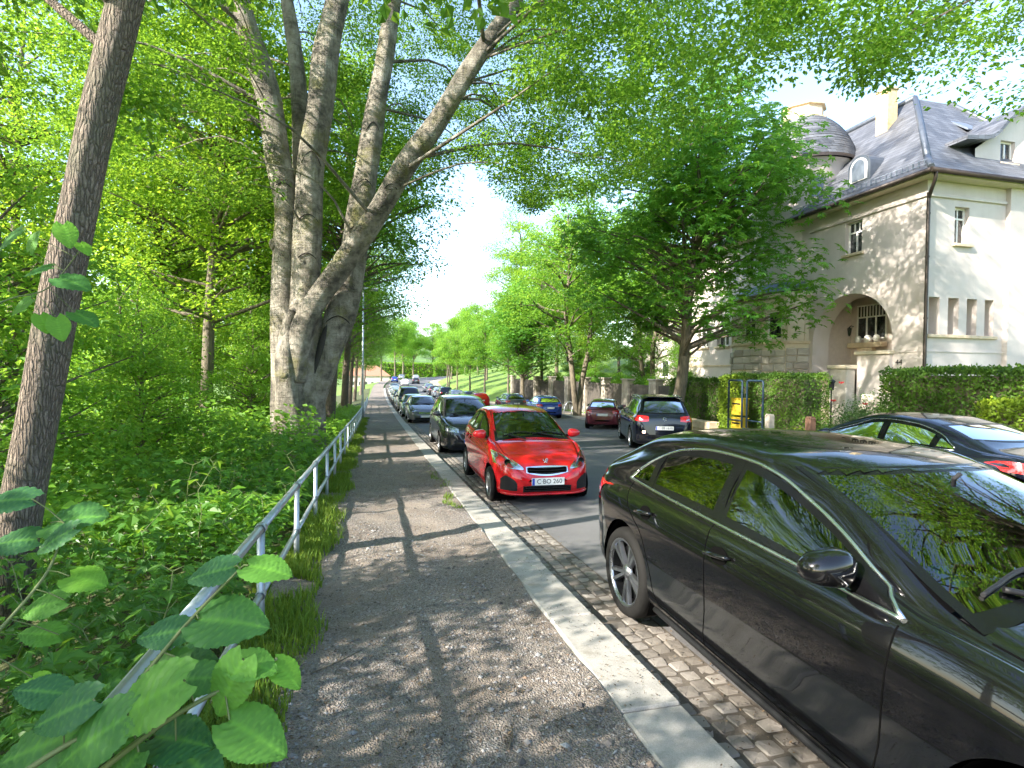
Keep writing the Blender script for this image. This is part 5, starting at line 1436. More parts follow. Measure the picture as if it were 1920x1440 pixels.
h = t.math('ADD', t.math('MULTIPLY', ring, 1.0), t.noise(v, 34, 8, .7)); h = t.math('ADD', h, t.math('MULTIPLY', t.ramp(scar, [(.02, 0.), (.12, 1.)]), .8)); h = t.math('ADD', h, t.math('MULTIPLY', drip, .8))
M_bark_b = t.set(color=c, rough=.85, normal=t.bump(h, 1.0, .09))
t = NT('maple_bark'); v = t.coord()
wv = t.node('Mapping', Scale=(30, 30, 3.2)); t.l.new(t.coord(), wv.inputs['Vector'])
wob = t.node('MixRGB', blend_type='ADD'); wob.inputs[0].default_value = 1.6; t.l.new(wv.outputs[0], wob.inputs[1]); nz = t.node('TexNoise', Vector=v, Scale=9., Detail=6.); t.l.new(nz.outputs['Color'], wob.inputs[2])
crk = t.vor(wob.outputs[0], 1.5, 'DISTANCE_TO_EDGE'); cc = t.vor(wob.outputs[0], 1.5, 'F1', 'Color')
fine = t.noise(t.coord('Object', (30, 30, 8)), 3, 6, .7)
c = t.ramp(fine, [(.3, (.17, .125, .10)), (.5, (.27, .21, .165)), (.7, (.38, .305, .245))]); c = t.mix(t.math('MULTIPLY', cc, .35), c, (.15, .125, .10))
c = t.mix(t.ramp(crk, [(.0, .7), (.14, 0.)]), c, (.06, .046, .036)); c = t.mix(t.ramp(t.noise(v, 2.5, 6, .7), [(.50, 0.), (.66, .6)]), c, (.15, .15, .10))
h = t.math('ADD', t.ramp(crk, [(0., 0.), (.25, 1.)]), t.math('MULTIPLY', fine, .7))
M_bark_m = t.set(color=c, rough=.92, normal=t.bump(h, 1.0, .03))
t = NT('street_bark'); v = t.coord()
c = t.ramp(t.noise(t.coord('Object', (5, 5, 1.2)), 3, 6), [(.3, (.07, .06, .045)), (.7, (.20, .165, .115))])
M_bark_s = t.set(color=c, rough=.92, normal=t.bump(t.noise(t.coord('Object', (9, 9, 1.5)), 4, 6), .8, .04))

def hedge(name, x0, x1, y0, y1, z0, z1, m, label, dens=900, size=.055, seed=1, faces='lftb', parent=None):
    r = np.random.default_rng(seed)
    root = thing(name, ((x0 + x1) / 2, (y0 + y1) / 2, z0), label, 'hedge')
    mb = MB(); mb.cbox(x0 + .10, x1 - .10, y0 + .10, y1 - .10, z0, z1 - .10, .1); mb.build('branches', M_bark_s, root)
    P, N = [], []
    def face(n_, o, a, b, nn):
        k = int(n_ * dens); u, w = r.random((k, 1)), r.random((k, 1)); P.append(np.array(o) + np.array(a) * u + np.array(b) * w); N.append(np.repeat(np.array([nn], float), k, 0))
    X, Y, Z = x1 - x0, y1 - y0, z1 - z0
    face(Y * Z, (x0, y0, z0), (0, Y, 0), (0, 0, Z), (-1, 0, 0)); face(X * Z, (x0, y0, z0), (X, 0, 0), (0, 0, Z), (0, -1, 0)); face(X * Y, (x0, y0, z1), (X, 0, 0), (0, Y, 0), (0, 0, 1))
    face(X * Z * .6, (x0, y1, z0), (X, 0, 0), (0, 0, Z), (0, 1, 0)); face(Y * Z * .25, (x1, y0, z0), (0, Y, 0), (0, 0, Z), (1, 0, 0))
    P = np.concatenate(P); N = np.concatenate(N)
    bulge = .10 * (gaps(P, 2.3, seed) - .5) + .07 * (gaps(P, 6., seed) - .5)
    P = P + N * (bulge + r.normal(0, .035, len(P)))[:, None]
    nn = unit(N * .5 + .75 * rand_unit(r, len(P))); d = unit(N * .7 + np.array([0, 0, .55]) + .6 * rand_unit(r, len(P)))
    L = size * r.uniform(.6, 1.5, len(P)); V, F = leaf_arrays(P, d, nn, L, L * .34, .1, 0.)
    lv = np.clip(.25 * r.random(len(P)) + .75 * gaps(P, 3.1, seed + 2) , 0, 1)
    leaf_obj('foliage', V, F, np.repeat(lv, 4), m, root)
    return root
def bush(name, x, y, z, rx, ry, rz_, m, label, n=2500, size=.07, seed=1, cat='shrub', group=None, bark=True):
    r = np.random.default_rng(seed); root = thing(name, (x, y, z), label, cat, group)
    k = max(6, int(n / 60)); q = rand_unit(r, k) * (r.random((k, 1)) ** .5); q[:, 2] = np.abs(q[:, 2])
    C = np.array([x, y, z + .1]) + q * np.array([rx, ry, rz_]); V, F, lv = clump_leaves(r, C, np.full(k, .22 * max(rx, rz_) + .06), 60, size, .8, .6)
    leaf_obj('foliage', V, F, lv, m, root)
    mb = MB()
    for i in range(5): mb.tube([(x, y, z - .1), tuple((np.array([x, y, z]) + C[i]) / 2), tuple(C[i])], [.02, .014, .006], 5)
    o = mb.build('stems', M_bark_s, root)
    return root

# ================================================================== FRONT GARDENS
M_concrete = plain('old_concrete', (.36, .32, .27), .9, var=.3, scale=3, bump=.4)
M_fence = plain('weathered_boards', (.075, .065, .055), .9, var=.3, scale=6, bump=.3)
M_bluesteel = plain('blue_steel', (.022, .045, .075), .4, .2)
M_yellow = plain('yellow_box', (.55, .40, .03), .55, var=.15)
M_galv = plain('galvanised_steel', (.42, .46, .50), .42, .75, var=.15, scale=14)
M_terra = plain('terracotta', (.20, .105, .07), .8)
hedge('clipped_hedge', 12.25, 13.6, 2.5, 11.1, T(12.5, 8), 1.80, M_lf_thuja, 'long clipped green hedge before the villa at the right edge', 1300, .06, 3)
hedge('golden_hedge', 11.7, 12.4, 4.0, 8.4, T(12, 7) - .1, 1.15, M_lf_thujay, 'lower bright yellow-green bush in front of the long right hedge', 1200, .07, 4)
hedge('clipped_hedge', 11.95, 12.9, 13.35, 16.7, T(12, 15), 1.66, M_lf_thuja, 'square clipped hedge behind the blue tubular frames', 1500, .05, 5)
hedge('golden_hedge', 11.80, 12.4, 16.2, 17.0, T(12, 16.5), 1.60, M_lf_thujay, 'narrow yellow-green end of the square hedge beside the frames', 1700, .055, 6)
hedge('low_hedge', 13.3, 14.2, 18.2, 23.0, T(13.6, 20), 1.45, M_lf_thuja, 'dark hedge between the pillared wall and the square hedge', 900, .06, 7)
bush('golden_shrub', 11.75, 13.25, T(11.8, 13), .35, .35, .75, M_lf_thujay, 'small yellow-green shrub at the right foot of the square hedge', 1600, .06, 8)
# two tubular frames, the first holding yellow boxes
def tube_frame(x, y0, y1, label, boxes):
    z0 = g(y0) + .012; root = thing('tubular_frame', (x, (y0 + y1) / 2, z0), label, 'frame', 'blue tubular frames by the square hedge')
    for k, h in ((0, 1.0),):
        mb = MB(); zt = 1.50; rr_ = .06
        pts = [(x, y0, z0 - .05), (x, y0, zt - rr_), (x, y0 + rr_ * .3, zt - rr_ * .3), (x, y0 + rr_, zt), (x, y1 - rr_, zt), (x, y1 - rr_ * .3, zt - rr_ * .3), (x, y1, zt - rr_), (x, y1, z0 - .05)]
        mb.tube(pts, .032, 8); mb.build('frame', M_bluesteel, root)
    mb = MB(); mb.tube([(x, y0, z0 + .75), (x, y1, z0 + .75)], .022, 6); mb.build('crossbar', M_bluesteel, root)
    if boxes:
        for k in range(2):
            bx = thing('yellow_box', (x + .12, (y0 + y1) / 2, z0 + .28 + k * .62), ('upper' if k else 'lower') + ' yellow box hanging in the left blue frame', 'box')
            mb = MB(); mb.cbox(x + .04, x + .30, y0 + .07, y1 - .07, z0 + .28 + k * .62, z0 + .80 + k * .62, .02); mb.build('body', M_yellow, bx)
            mb = MB(); mb.cbox(x + .025, x + .032, y0 + .14, y1 - .14, z0 + .62 + k * .62, z0 + .67 + k * .62, .002); mb.build('slot', M_ink, bx)
            mb = MB(); mb.cbox(x + .02, x + .32, y0 + .05, y1 - .05, z0 + .803 + k * .62, z0 + .825 + k * .62, .006); mb.build('lid', M_yellow, bx)
tube_frame(11.15, 14.95, 15.62, 'left blue tubular frame with two yellow boxes', True)
tube_frame(11.15, 14.0, 14.72, 'right blue tubular frame standing empty before the square hedge', False)
def post(x, y, w, h, m, name, label):
    z = g(y) + .0; root = thing(name, (x, y, z), label, 'post')
    mb = MB(); mb.cbox(x - w / 2, x + w / 2, y - w / 2, y + w / 2, z - .1, z + h, .015); mb.build('shaft', m, root)
    mb = MB(); mb.cbox(x - w * .42, x + w * .42, y - w * .42, y + w * .42, z + h + .002, z + h + .03, .01); mb.build('cap', m, root)
post(10.95, 13.45, .19, 1.0, M_concrete, 'concrete_bollard', 'pale square concrete bollard right of the blue frames')
post(11.7, 12.75, .20, .95, M_terra, 'brown_post', 'reddish brown gate post at the edge of the rose bed')
lw = thing('low_wall', (11.9, 18.4, g(18)), 'low tan stone wall behind the sport utility vehicle', 'wall'); kb = random.Random(4)
for k in range(4):
    for j in range(2):
        mb = MB(); y_ = 17.3 + .62 * k + .2 * j; mb.cbox(11.7 + kb.uniform(-.02, .02), 12.15, y_, y_ + .6, g(18) + .3 * j, g(18) + .29 + .3 * j, .025); mb.build('stone_block', M_sand, lw)
# rose bed
zb_ = T(13.5, 12.2)
for k, (x, y, rr_, h, sz, lb) in enumerate(((12.9, 12.6, .6, .95, .06, 'grey-green rose bush with red blooms by the brown post'), (13.4, 11.75, .6, 1.15, .06, 'taller dark rose bush left of the stone steps'), (14.2, 13.4, .8, 1.3, .07, 'leafy shrub under the villa steps'), (12.6, 11.6, .5, .55, .05, 'low silvery plant cushion at the front of the rose bed'))):
    bush('rose_bush' if k < 2 else 'garden_shrub', x, y, zb_, rr_, rr_, h, M_lf_shrub if k != 1 else M_lf_chest, lb, 2400, sz, 30 + k)
M_rose = plain('rose_red', (.55, .03, .03), .6)
for k, (x, y, z, lb) in enumerate(((12.45, 12.75, .95, 'red rose bloom at the left of the rose bed'), (12.75, 12.0, .90, 'red rose bloom in the middle of the rose bed'), (12.9, 12.95, 1.45, 'pink bloom on the tallest rose stem'))):
    fl = thing('rose_bloom', (x, y, z), lb, 'flower'); rr2 = np.random.default_rng(k)
    for j in range(7):
        mb = MB(); a = j * .9; mb.add([(x, y, z), (x + .07 * math.cos(a), y + .07 * math.sin(a), z + .03), (x + .06 * math.cos(a + .5), y + .06 * math.sin(a + .5), z + .07), (x + .045 * math.cos(a + .9), y + .045 * math.sin(a + .9), z + .02)], [(0, 1, 2, 3)]); mb.build('petal', M_rose, fl)
pz = T(14.6, 11.9)
pl_ = thing('planter', (14.6, 12.3, 1.1), 'long stone planter with leafy plants on the garden wall', 'planter')
mb = MB(); mb.cbox(14.35, 14.85, 11.6, 13.0, 1.18, 1.45, .03); mb.build('trough', M_beige, pl_)
gw = thing('garden_wall', (14.6, 12.3, pz), 'short stone garden wall carrying the planter', 'wall'); kb = random.Random(2)
for j in range(5):
    y_ = 11.4
    while y_ < 13.2:
        w = kb.uniform(.35, .6); mb = MB(); mb.cbox(14.25 - .03 * kb.random(), 14.95, y_, y_ + w - .012, -.35 + .30 * j, -.062 + .30 * j, .025); mb.build('stone_block', M_stone, gw); y_ += w
bush('planter_greenery', 14.6, 12.3, 1.42, .3, .75, .45, M_lf_lime, 'bright green plants growing from the stone planter', 2200, .07, 51, 'plant')
st_ = thing('garden_steps', (13.9, 11.4, -.2), 'grey stone steps between the rose bed and the long hedge', 'steps')
for k in range(5):
    mb = MB(); mb.cbox(13.0 + .32 * k, 13.36 + .32 * k, 11.14, 11.95, -.5, -.02 + .17 * k, .012); mb.build('step', M_stone, st_)
gl_ = thing('garden_lantern', (13.2, 13.6, zb_), 'dark iron lantern on a stand in the rose bed', 'lantern')
mb = MB(); mb.tube([(13.2, 13.6, zb_), (13.2, 13.6, 1.25)], .022, 6); mb.build('stand', M_iron, gl_)
mb = MB(); mb.lathe([(0, 1.62), (.12, 1.5), (.09, 1.49), (.07, 1.27), (.03, 1.24)], 6, Matrix.Translation((13.2, 13.6, 0)), False); mb.build('lamp_head', M_iron, gl_)

# pillared garden wall farther down
wal = thing('pillared_wall', (15.2, 38, g(38)), 'long weathered garden wall with square concrete pillars and dark board panels', 'wall')
py = [23.9, 27.6, 31.4, 35.1, 38.8, 42.5, 46.3, 50.2, 54.0, 56.6]
wx = lambda y: float(road_edge(y)) + 2.75
for k, y in enumerate(py):
    x = wx(y); z = g(y) - .1; zt = 1.36 - .05 * kr.random()
    mb = MB(); mb.cbox(x - .2, x + .25, y - .40, y + .40, z, zt, .02); p_ = mb.build('pillar', M_concrete, wal)
    mb = MB(); mb.cbox(x - .27, x + .32, y - .47, y + .47, zt + .002, zt + .10, .02); mb.build('pillar_cap', M_concrete, p_)
    for q in (-.2, 0, .2):
        mb = MB(); mb.cbox(x - .235, x - .202, y + q - .055, y + q + .055, z + .9, zt - .15, .01); mb.build('pillar_rib', M_concrete, p_)
    if k < len(py) - 1:
        y1 = py[k + 1]; x1 = wx(y1)
        n = 12
        for j in range(n):
            a = (j + .5) / n; yy = y + .42 + (y1 - y - .84) * a; xx = x + (x1 - x) * a; hw_ = (y1 - y - .84) / n * .47
            mb = MB(); mb.box(xx - .02, xx + .02, yy - hw_, yy + hw_, g(yy) + .55, 1.05 + .05 * kr.random()); mb.build('board', M_fence, wal)
        mb = MB(); mb.add([(x - .08, y + .41, g(y) - .1), (x1 - .08, y1 - .41, g(y1) - .1), (x1 + .12, y1 - .41, g(y1) - .1), (x + .12, y + .41, g(y) - .1), (x - .08, y + .41, g(y) + .5), (x1 - .08, y1 - .41, g(y1) + .5), (x1 + .12, y1 - .41, g(y1) + .5), (x + .12, y + .41, g(y) + .5)], [(0, 1, 2, 3), (4, 5, 6, 7), (0, 1, 5, 4), (1, 2, 6, 5), (2, 3, 7, 6), (3, 0, 4, 7)]); mb.build('base_wall', M_concrete, wal)
for k, y in enumerate((25.2, 28.5, 31.5, 34.6, 37.8, 41., 44., 48)):
    bush('wall_shrub', wx(y) + .9, y, .6 + .05 * k % .2, .8, 1.7, 1.1, M_lf_lime if k % 2 else M_lf_chest, 'shrub number %d along the top of the pillared wall' % (k + 1) if 0 else ['bright leafy shrub over the near end of the pillared wall', 'dark leafy shrub over the wall near the maroon car', 'bright shrub over the wall left of the maroon car', 'dark shrub over the middle of the pillared wall', 'bright shrub over the wall right of the twin-stemmed tree', 'dark shrub over the wall behind the twin-stemmed tree', 'bright shrub over the wall behind the blue car', 'dark shrub over the far end of the pillared wall'][k], 2600, .11, 60 + k)
# bicycle hoops
for k, (y, lb) in enumerate(((36.6, 'right steel bicycle hoop before the pillared wall'), (38.2, 'left steel bicycle hoop before the pillared wall'))):
    h_ = thing('bicycle_hoop', (13.9, y, g(y)), lb, 'bicycle stand', 'bicycle hoops'); x = 13.9
    mb = MB(); mb.tube([(x - .45 + .45 * (1 - math.cos(a)), y, g(y) + .1 + .75 * math.sin(a)) for a in np.linspace(-.15, math.pi + .15, 18)], .03, 7); mb.build('hoop', M_galv, h_)
    mb = MB(); mb.cbox(x - .55, x + .55, y - .06, y + .06, g(y) + .012, g(y) + .03, .004); mb.build('foot_plate', M_galv, h_)

# ================================================================== RAILING, LAMP
rail_ = thing('railing', (-.74, 12, g(12)), 'galvanised tubular railing along the left edge of the path', 'railing')
RXR = -.74
yrail = [-1.25 + 1.74 * k for k in range(34)]
for a, b in zip(yrail[:-1], yrail[1:]):
    for h, rr_ in ((.70, .028), (.25, .024)):
        mb = MB(); mb.tube([(RXR, a + .012, g(a) + h), (RXR, b - .012, g(b) + h)], rr_, 10); mb.build('top_rail' if h > .5 else 'lower_rail', M_galv, rail_)
for y in yrail:
    mb = MB(); mb.tube([(RXR, y, g(y) - .45), (RXR, y, g(y) + .70)], .026, 10); p_ = mb.build('post', M_galv, rail_)
    mb = MB(); mb.lathe([(.034, -.035), (.037, -.03), (.037, .03), (.034, .035)], 12, Matrix.Translation((RXR, y, g(y) + .70)) @ Matrix.Rotation(R(90), 4, 'X')); mb.build('rail_clamp', M_galv, p_)
    mb = MB(); mb.lathe([(.030, -.03), (.033, -.025), (.033, .025), (.030, .03)], 12, Matrix.Translation((RXR, y, g(y) + .25)) @ Matrix.Rotation(R(90), 4, 'X')); mb.build('rail_clamp', M_galv, p_)
lp = thing('street_lamp', (-.72, 33, g(33)), 'slim grey street lamp with a flat rectangular head beside the path', 'lamp')
mb = MB(); mb.tube([(-.72, 33, g(33) - .2), (-.72, 33, g(33) + 1.2), (-.72, 33, 6.35)], [.075, .06, .045], 10); mb.build('pole', M_galv, lp)
mb = MB(); mb.cbox(-.82, .12, 32.86, 33.14, 6.36, 6.50, .04); mb.build('lamp_head', M_galv, lp)
mb = MB(); mb.cbox(-.35, .05, 32.9, 33.1, 6.335, 6.358, .008); mb.build('lens', M_paper, lp)
mb = MB(); mb.cbox(-.80, -.64, 32.91, 32.93, g(33) + .6, g(33) + 1.0, .005); mb.build('hatch', M_galv, lp)
# ================================================================== TREES
def limb_tubes(mb, start, r0, C, rr, n=5, r_end=.012):
    "curved limbs from a start point to clump centres"
    for c in C:
        s = np.array(start(c)); mid = s * .5 + c * .5 + np.array([0, 0, .12 * np.linalg.norm(c - s)]) * rr.uniform(-.3, 1) + rr.normal(0, .06 * np.linalg.norm(c - s), 3)
        p = smoothpath([s, mid, c], 3); k = len(p); r1 = min(r0, .018 * np.linalg.norm(c - s) + .012)
        mb.tube(p, list(np.linspace(r1, r_end, k)), n, False)
def make_tree(name, seed, h, tr, cz, rx, rz_, nclump, nleaf, size, m, bark, clump_r=.8, lean=(0, 0), star=False, stems=1, gapk=.42, low=0.):
    "tree at the origin: trunk with limbs and a leafy crown"
    r = np.random.default_rng(seed); root = thing(name, (0, 0, 0), 'x', 'tree')
    q = rand_unit(r, nclump * 3) * (r.random((nclump * 3, 1)) ** .42)
    C = q * np.array([rx, rx, rz_]) * (1 + .22 * (gaps(q * 3, 1., seed)[:, None] - .5) * 2)
    C[:, 2] += cz; C[:, :2] += np.array(lean) * (C[:, 2:3] / h)
    taper = np.clip((C[:, 2] - (cz - rz_)) / (2 * rz_), 0, 1)
    C[:, :2] *= (1.05 - .45 * taper ** 2)[:, None]
    C = C[(gaps(C, 1.1, seed) > gapk * .9) & (C[:, 2] > low)][:nclump]
    rad = clump_r * r.uniform(.7, 1.25, len(C))
    V, F, lv = (star_leaves(r, C, rad, nleaf, size) if star else clump_leaves(r, C, rad, nleaf, size))
    tk = MB()
    for s_ in range(stems):
        off = np.array([0, 0, 0.]) if stems == 1 else np.array([(-.5, .1, 0), (.55, -.1, 0)][s_]) * 1.0
        pts = [(0, 0, -.5), (off[0] * .15, off[1] * .15, .5)] + [(off[0] * min(1, a * 2.5) + lean[0] * a + r.normal(0, .05), off[1] * min(1, a * 2.5) + lean[1] * a + r.normal(0, .05), h * a) for a in (.15, .3, .45, .6, .75, .88)]
        P_ = smoothpath(pts, 4); k = len(P_)
        rd = [tr * (1.25 if P_[i][2] < .2 else 1) * (1 - .85 * max(0, P_[i][2]) / (h * .9)) + .015 for i in range(k)]
        tk.tube(P_, rd, 9, False)
    def start(c):
        ox = 0 if stems == 1 else (.55 if c[0] > 0 else -.5)
        z = max(cz - rz_ * .95, min(h * .85, c[2] - .55 * math.hypot(c[0], c[1]) * r.uniform(.5, 1.0))); a = z / h
        return (lean[0] * a + ox, lean[1] * a, max(z, h * .12))
    limb_tubes(tk, start, tr * .5, C[r.permutation(len(C))[:int(len(C) * .6)]], r)
    tk.build('trunk', bark, root, True)
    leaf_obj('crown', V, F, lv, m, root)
    return root
def place(proto, x, y, rz, s, label, group=None, first=[None], z=None):
    o = proto if not proto.get('used') else copy_tree(proto)
    proto['used'] = 1
    if o is not proto and 'used' in o: del o['used']
    o.location = (x, y, T(x, y) if z is None else z); o.rotation_euler = (0, 0, rz); o.scale = (s, s, s)
    o['label'] = label
    if group: o['group'] = group
    return o

rw = random.Random(11)
fA = make_tree('woodland_tree', 21, 15, .17, 8.8, 3.6, 5.6, 150, 170, .145, M_lf_wood, M_bark_s, .95, low=2.2)
fB = make_tree('woodland_tree', 22, 18, .20, 10.8, 4.2, 6.4, 160, 170, .15, M_lf_wood, M_bark_s, 1.05, (.8, .3), low=3.2)
fC = make_tree('understorey_tree', 23, 7.5, .07, 4.2, 2.3, 3.4, 110, 130, .13, M_lf_lime, M_bark_s, .7, low=.6)
fD = make_tree('path_tree', 24, 14, .20, 8.6, 4.0, 4.9, 190, 170, .13, M_lf_beech, M_bark_m, .95, (.9, -.2), low=3.0)
ST = make_tree('chestnut_tree', 25, 11.6, .20, 7.1, 3.9, 4.9, 215, 46, .20, M_lf_chest, M_bark_s, .95, (1.0, -.3), star=True, gapk=.34, low=3.1)
SU = make_tree('twin_stemmed_tree', 26, 9.6, .12, 6.2, 2.9, 4.0, 165, 170, .13, M_lf_lime, M_bark_s, .8, stems=2, low=2.6)
SV = make_tree('street_tree', 27, 7.4, .10, 5.0, 2.1, 2.7, 90, 160, .13, M_lf_lime, M_bark_s, .7, low=2.0)

W_lab = []
woods = [(fA, -9.0, 7.0, 1.0), (fB, -5.0, 18.2, .95), (fA, -8.0, 23.5, 1.05), (fB, -12.6, 23., 1.1), (fA, -5.2, 27.0, 1.0), (fB, -9.4, 32, 1.05), (fA, -15.4, 31, 1.1), (fB, -22.5, 28, 1.15), (fA, -6.4, 39, 1.05), (fB, -13, 42, 1.1), (fA, -21, 41, 1.15), (fB, -30, 37, 1.2), (fA, -8, 52, 1.1), (fB, -16, 56, 1.2), (fA, -27, 54, 1.2), (fB, -9, 68, 1.15)]
desc = ['slender woodland tree nearest behind the leaning trunk', 'woodland tree standing just left of the great beech', 'woodland tree directly behind the great beech', 'tall woodland tree behind the middle of the left wood', 'woodland tree close behind the beech beside the path', 'woodland tree rising between the beech and the left wood', 'background tree deep in the centre of the wood', 'background tree at the left rear of the wood', 'woodland tree behind the street lamp', 'background tree behind the beech limbs', 'background tree low in the left centre', 'background tree farthest to the left', 'woodland tree beyond the street lamp', 'background tree far behind the beech', 'background tree far behind the left wood', 'woodland tree at the far bend of the path']
for (p, x, y, s), lb in zip(woods, desc):
    place(p, x, y, rw.uniform(0, 6.28), s * rw.uniform(.94, 1.06), lb, 'trees of the wood on the left')
und = [(-4.6, 8.2, .72), (-3.8, 10.4, .5), (-6.2, 15.6, .8), (-4.4, 21.5, .85), (-7.2, 19.5, .9), (-3.8, 31.5, .8), (-6.2, 33.5, .95), (-10.5, 27, 1.0), (-17, 25, 1.1), (-3.4, 17.0, .55)]
for i, (x, y, s) in enumerate(und):
    place(fC, x, y, rw.uniform(0, 6.28), s, ['small leafy tree right of the leaning trunk', 'young tree between the leaning trunk and the beech', 'young tree at left of the beech foot', 'young tree behind the beech near the railing', 'small bright tree behind the beech', 'young tree beside the street lamp', 'small tree left of the street lamp', 'small tree deep behind the beech', 'small tree farthest left in the wood', 'low sapling tree at the foot of the beech'][i], 'young trees under the wood')
for i, (x, y, s) in enumerate(((-1.9, 24.5, 1.22), (-2.0, 38, 1.22), (-2.5, 48, 1.1), (-2.6, 60, 1.1), (-2.6, 74, 1.1), (-2.2, 90, 1.1), (-2.2, 110, 1.2))):
    place(fD, x, y, rw.uniform(-.5, .5), s, ['leafy tree overhanging the path just beyond the beech', 'tree overhanging the path beyond the street lamp', 'second tree over the path beyond the street lamp', 'third tree over the path beyond the street lamp', 'fourth tree over the path beyond the street lamp', 'fifth tree over the path beyond the street lamp', 'last tree over the far end of the path'][i], 'row of trees along the path')
# unseen trees added round the camera to shade the path; the cars mirror them
for i, (p, x, y, s) in enumerate(((fB, -8.2, -7.5, 1.0), (fC, -5.0, 2.4, .8), (fC, -6.0, -1.2, .85), (fC, -4.0, .2, .6))):
    place(p, x, y, rw.uniform(0, 6.28), s, ['unseen woodland tree added behind the camera to shade the path', 'unseen young tree added beside the camera at left for shade', 'unseen young tree added behind the camera at left for shade', 'unseen small tree added by the railing at the camera for shade'][i], 'trees of the wood on the left')
# right side
place(ST, 11.75, 20.0, 0., 1.25, 'big chestnut tree with dark palmate leaves in front of the villa')
place(SU, 13.2, 34.8, .2, 1.6, 'slender tree with two stems before the pillared wall')
place(SU, 16.6, 31.5, 2.2, 1.35, 'slender twin stemmed tree behind the pillared wall near the villa')
place(ST, 13.0, 48.0, 2.0, 1.0, 'dark green chestnut at the far end of the pillared wall')
place(fB, 20.5, 38, 1.0, .85, 'tall bright tree rising behind the pillared wall', z=0.)
place(fA, 18.5, 46, 3.0, .85, 'pale bright tree behind the dark chestnut', z=0.)
place(fA, 25., 34, 4.0, .8, 'tree between the villa and the pillared wall', z=0.)
place(fB, 27, 58, 2.0, .85, 'tall tree on the lawn bank behind the chestnuts')
place(fA, 15.6, 51, 1.6, 1.0, 'bright tree rising just behind the dark chestnut')
place(fB, 18.5, 55, .9, 1.1, 'tallest bright tree behind the twin-stemmed tree')
place(fB, 16.5, 60, 2.6, 1.2, 'tall bright yellow-green tree closing the gap right of the open sky')
place(fA, 20, 52, .6, .9, 'bright tree on the bank between the chestnuts')
for i, (x, y, s) in enumerate(((17.2, 28.5, .62), (18.6, 36, .7), (17.5, 42, .6), (19, 50, .7), (22, 31.5, .75))): place(fC, x, y, i * 1.1, s, ['bright garden bush between the villa and the wall', 'bright garden bush behind the middle of the pillared wall', 'bright garden bush behind the left half of the wall', 'bright garden bush behind the far end of the wall', 'bright small tree left of the villa'][i], 'garden bushes behind the wall', z=-.4)
for i, (x, y, s) in enumerate(((14.5, 60, 1.25), (13.4, 68, 1.25), (13.0, 77, 1.3), (12.6, 87, 1.35), (12.8, 98, 1.4), (14, 110, 1.5), (20, 72, 1.5), (19, 95, 1.7), (17.5, 130, 2.0), (12, 232, 3.4), (-4, 168, 2.4), (36, 225, 3.6), (-14, 150, 2.4), (6, 182, 2.8), (9.5, 200, 3.0), (1.6, 160, 2.4), (14, 212, 3.2), (35, 150, 2.4), (24, 84, 1.8), (30, 100, 2.0), (22, 120, 2.1), (-7, 128, 2.1), (24, 240, 3.6), (24, 150, 2.5), (27, 70, 1.7), (32, 128, 2.4))):
    place(SV, x, y, i * 1.3, s, ['first small street tree below the lawn bank', 'second small street tree below the lawn bank', 'third small street tree below the lawn bank', 'fourth small street tree below the lawn bank', 'fifth small street tree below the lawn bank', 'sixth small street tree below the lawn bank', 'rounded tree up on the lawn bank', 'farther rounded tree up on the lawn bank', 'tree at the foot of the far rise', 'broad tree closing the end of the street', 'broad tree behind the far end of the path', 'broad tree right of the street end', 'broad tree left of the street end', 'big tree where the far road bends', 'second big tree where the far road bends', 'tree at the left of the rising far road', 'third big tree behind the far bend', 'broad tree far right beyond the bank', 'large tree halfway up the lawn bank', 'large tree behind those on the lawn bank', 'large tree at the far end of the lawn bank', 'large tree left of the far path end', 'tallest tree behind the pale end house', 'large tree just right of the rising road', 'large tree high on the lawn bank nearest the chestnuts', 'large tree far up the bank'][i], 'small trees along the far street')
# far pale house and the building at the street end
def far_house(x, y, w, d, h, rh, label, rz=0., z=None):
    z = T(x, y) if z is None else z; root = thing('distant_house', (x, y, z), label, 'house', rz=rz); M_ = Matrix.Translation((x, y, z)) @ Matrix.Rotation(rz, 4, 'Z')
    mb = MB(); mb.box(-w / 2, w / 2, -d / 2, d / 2, -1, h, M_); mb.build('wall', M_plaster, root)
    mb = MB(); e = .5; mb.add([M_ @ Vector(p) for p in ((-w / 2 - e, -d / 2 - e, h), (w / 2 + e, -d / 2 - e, h), (w / 2 + e, d / 2 + e, h), (-w / 2 - e, d / 2 + e, h), (0 - w * .2, 0, h + rh), (w * .2, 0, h + rh))], [(0, 1, 5, 4), (1, 2, 5), (2, 3, 4, 5), (3, 0, 4), (0, 3, 2, 1)]); mb.build('roof', M_tile, root)
    for s_ in range(int(h // 3)):
        for k in range(int(w // 2.2)):
            u = -w / 2 + 1.1 + 2.2 * k; zz = 1 + 3 * s_
            mb = MB(); mb.cbox(u - .5, u + .5, -d / 2 - .03, -d / 2 + .05, zz, zz + 1.5, .01, M_); wo = mb.build('window', M_frame, root)
            mb = MB(); mb.box(u - .42, u - .03, -d / 2 - .045, -d / 2 - .032, zz + .08, zz + 1.42, M_); mb.box(u + .03, u + .42, -d / 2 - .045, -d / 2 - .032, zz + .08, zz + 1.42, M_); pn = mb.build('pane', M_pane, wo)
        for k in range(int(d // 2.6)):
            u = -d / 2 + 1.3 + 2.6 * k; zz = 1 + 3 * s_
            mb = MB(); mb.cbox(-w / 2 - .03, -w / 2 + .05, u - .5, u + .5, zz, zz + 1.5, .01, M_); wo = mb.build('window', M_frame, root)
            mb = MB(); mb.box(-w / 2 - .045, -w / 2 - .032, u - .42, u + .42, zz + .08, zz + 1.42, M_); mb.build('pane', M_pane, wo)
M_tile = plain('red_tiles', (.34, .15, .10), .8, var=.25, scale=5, bump=.3)
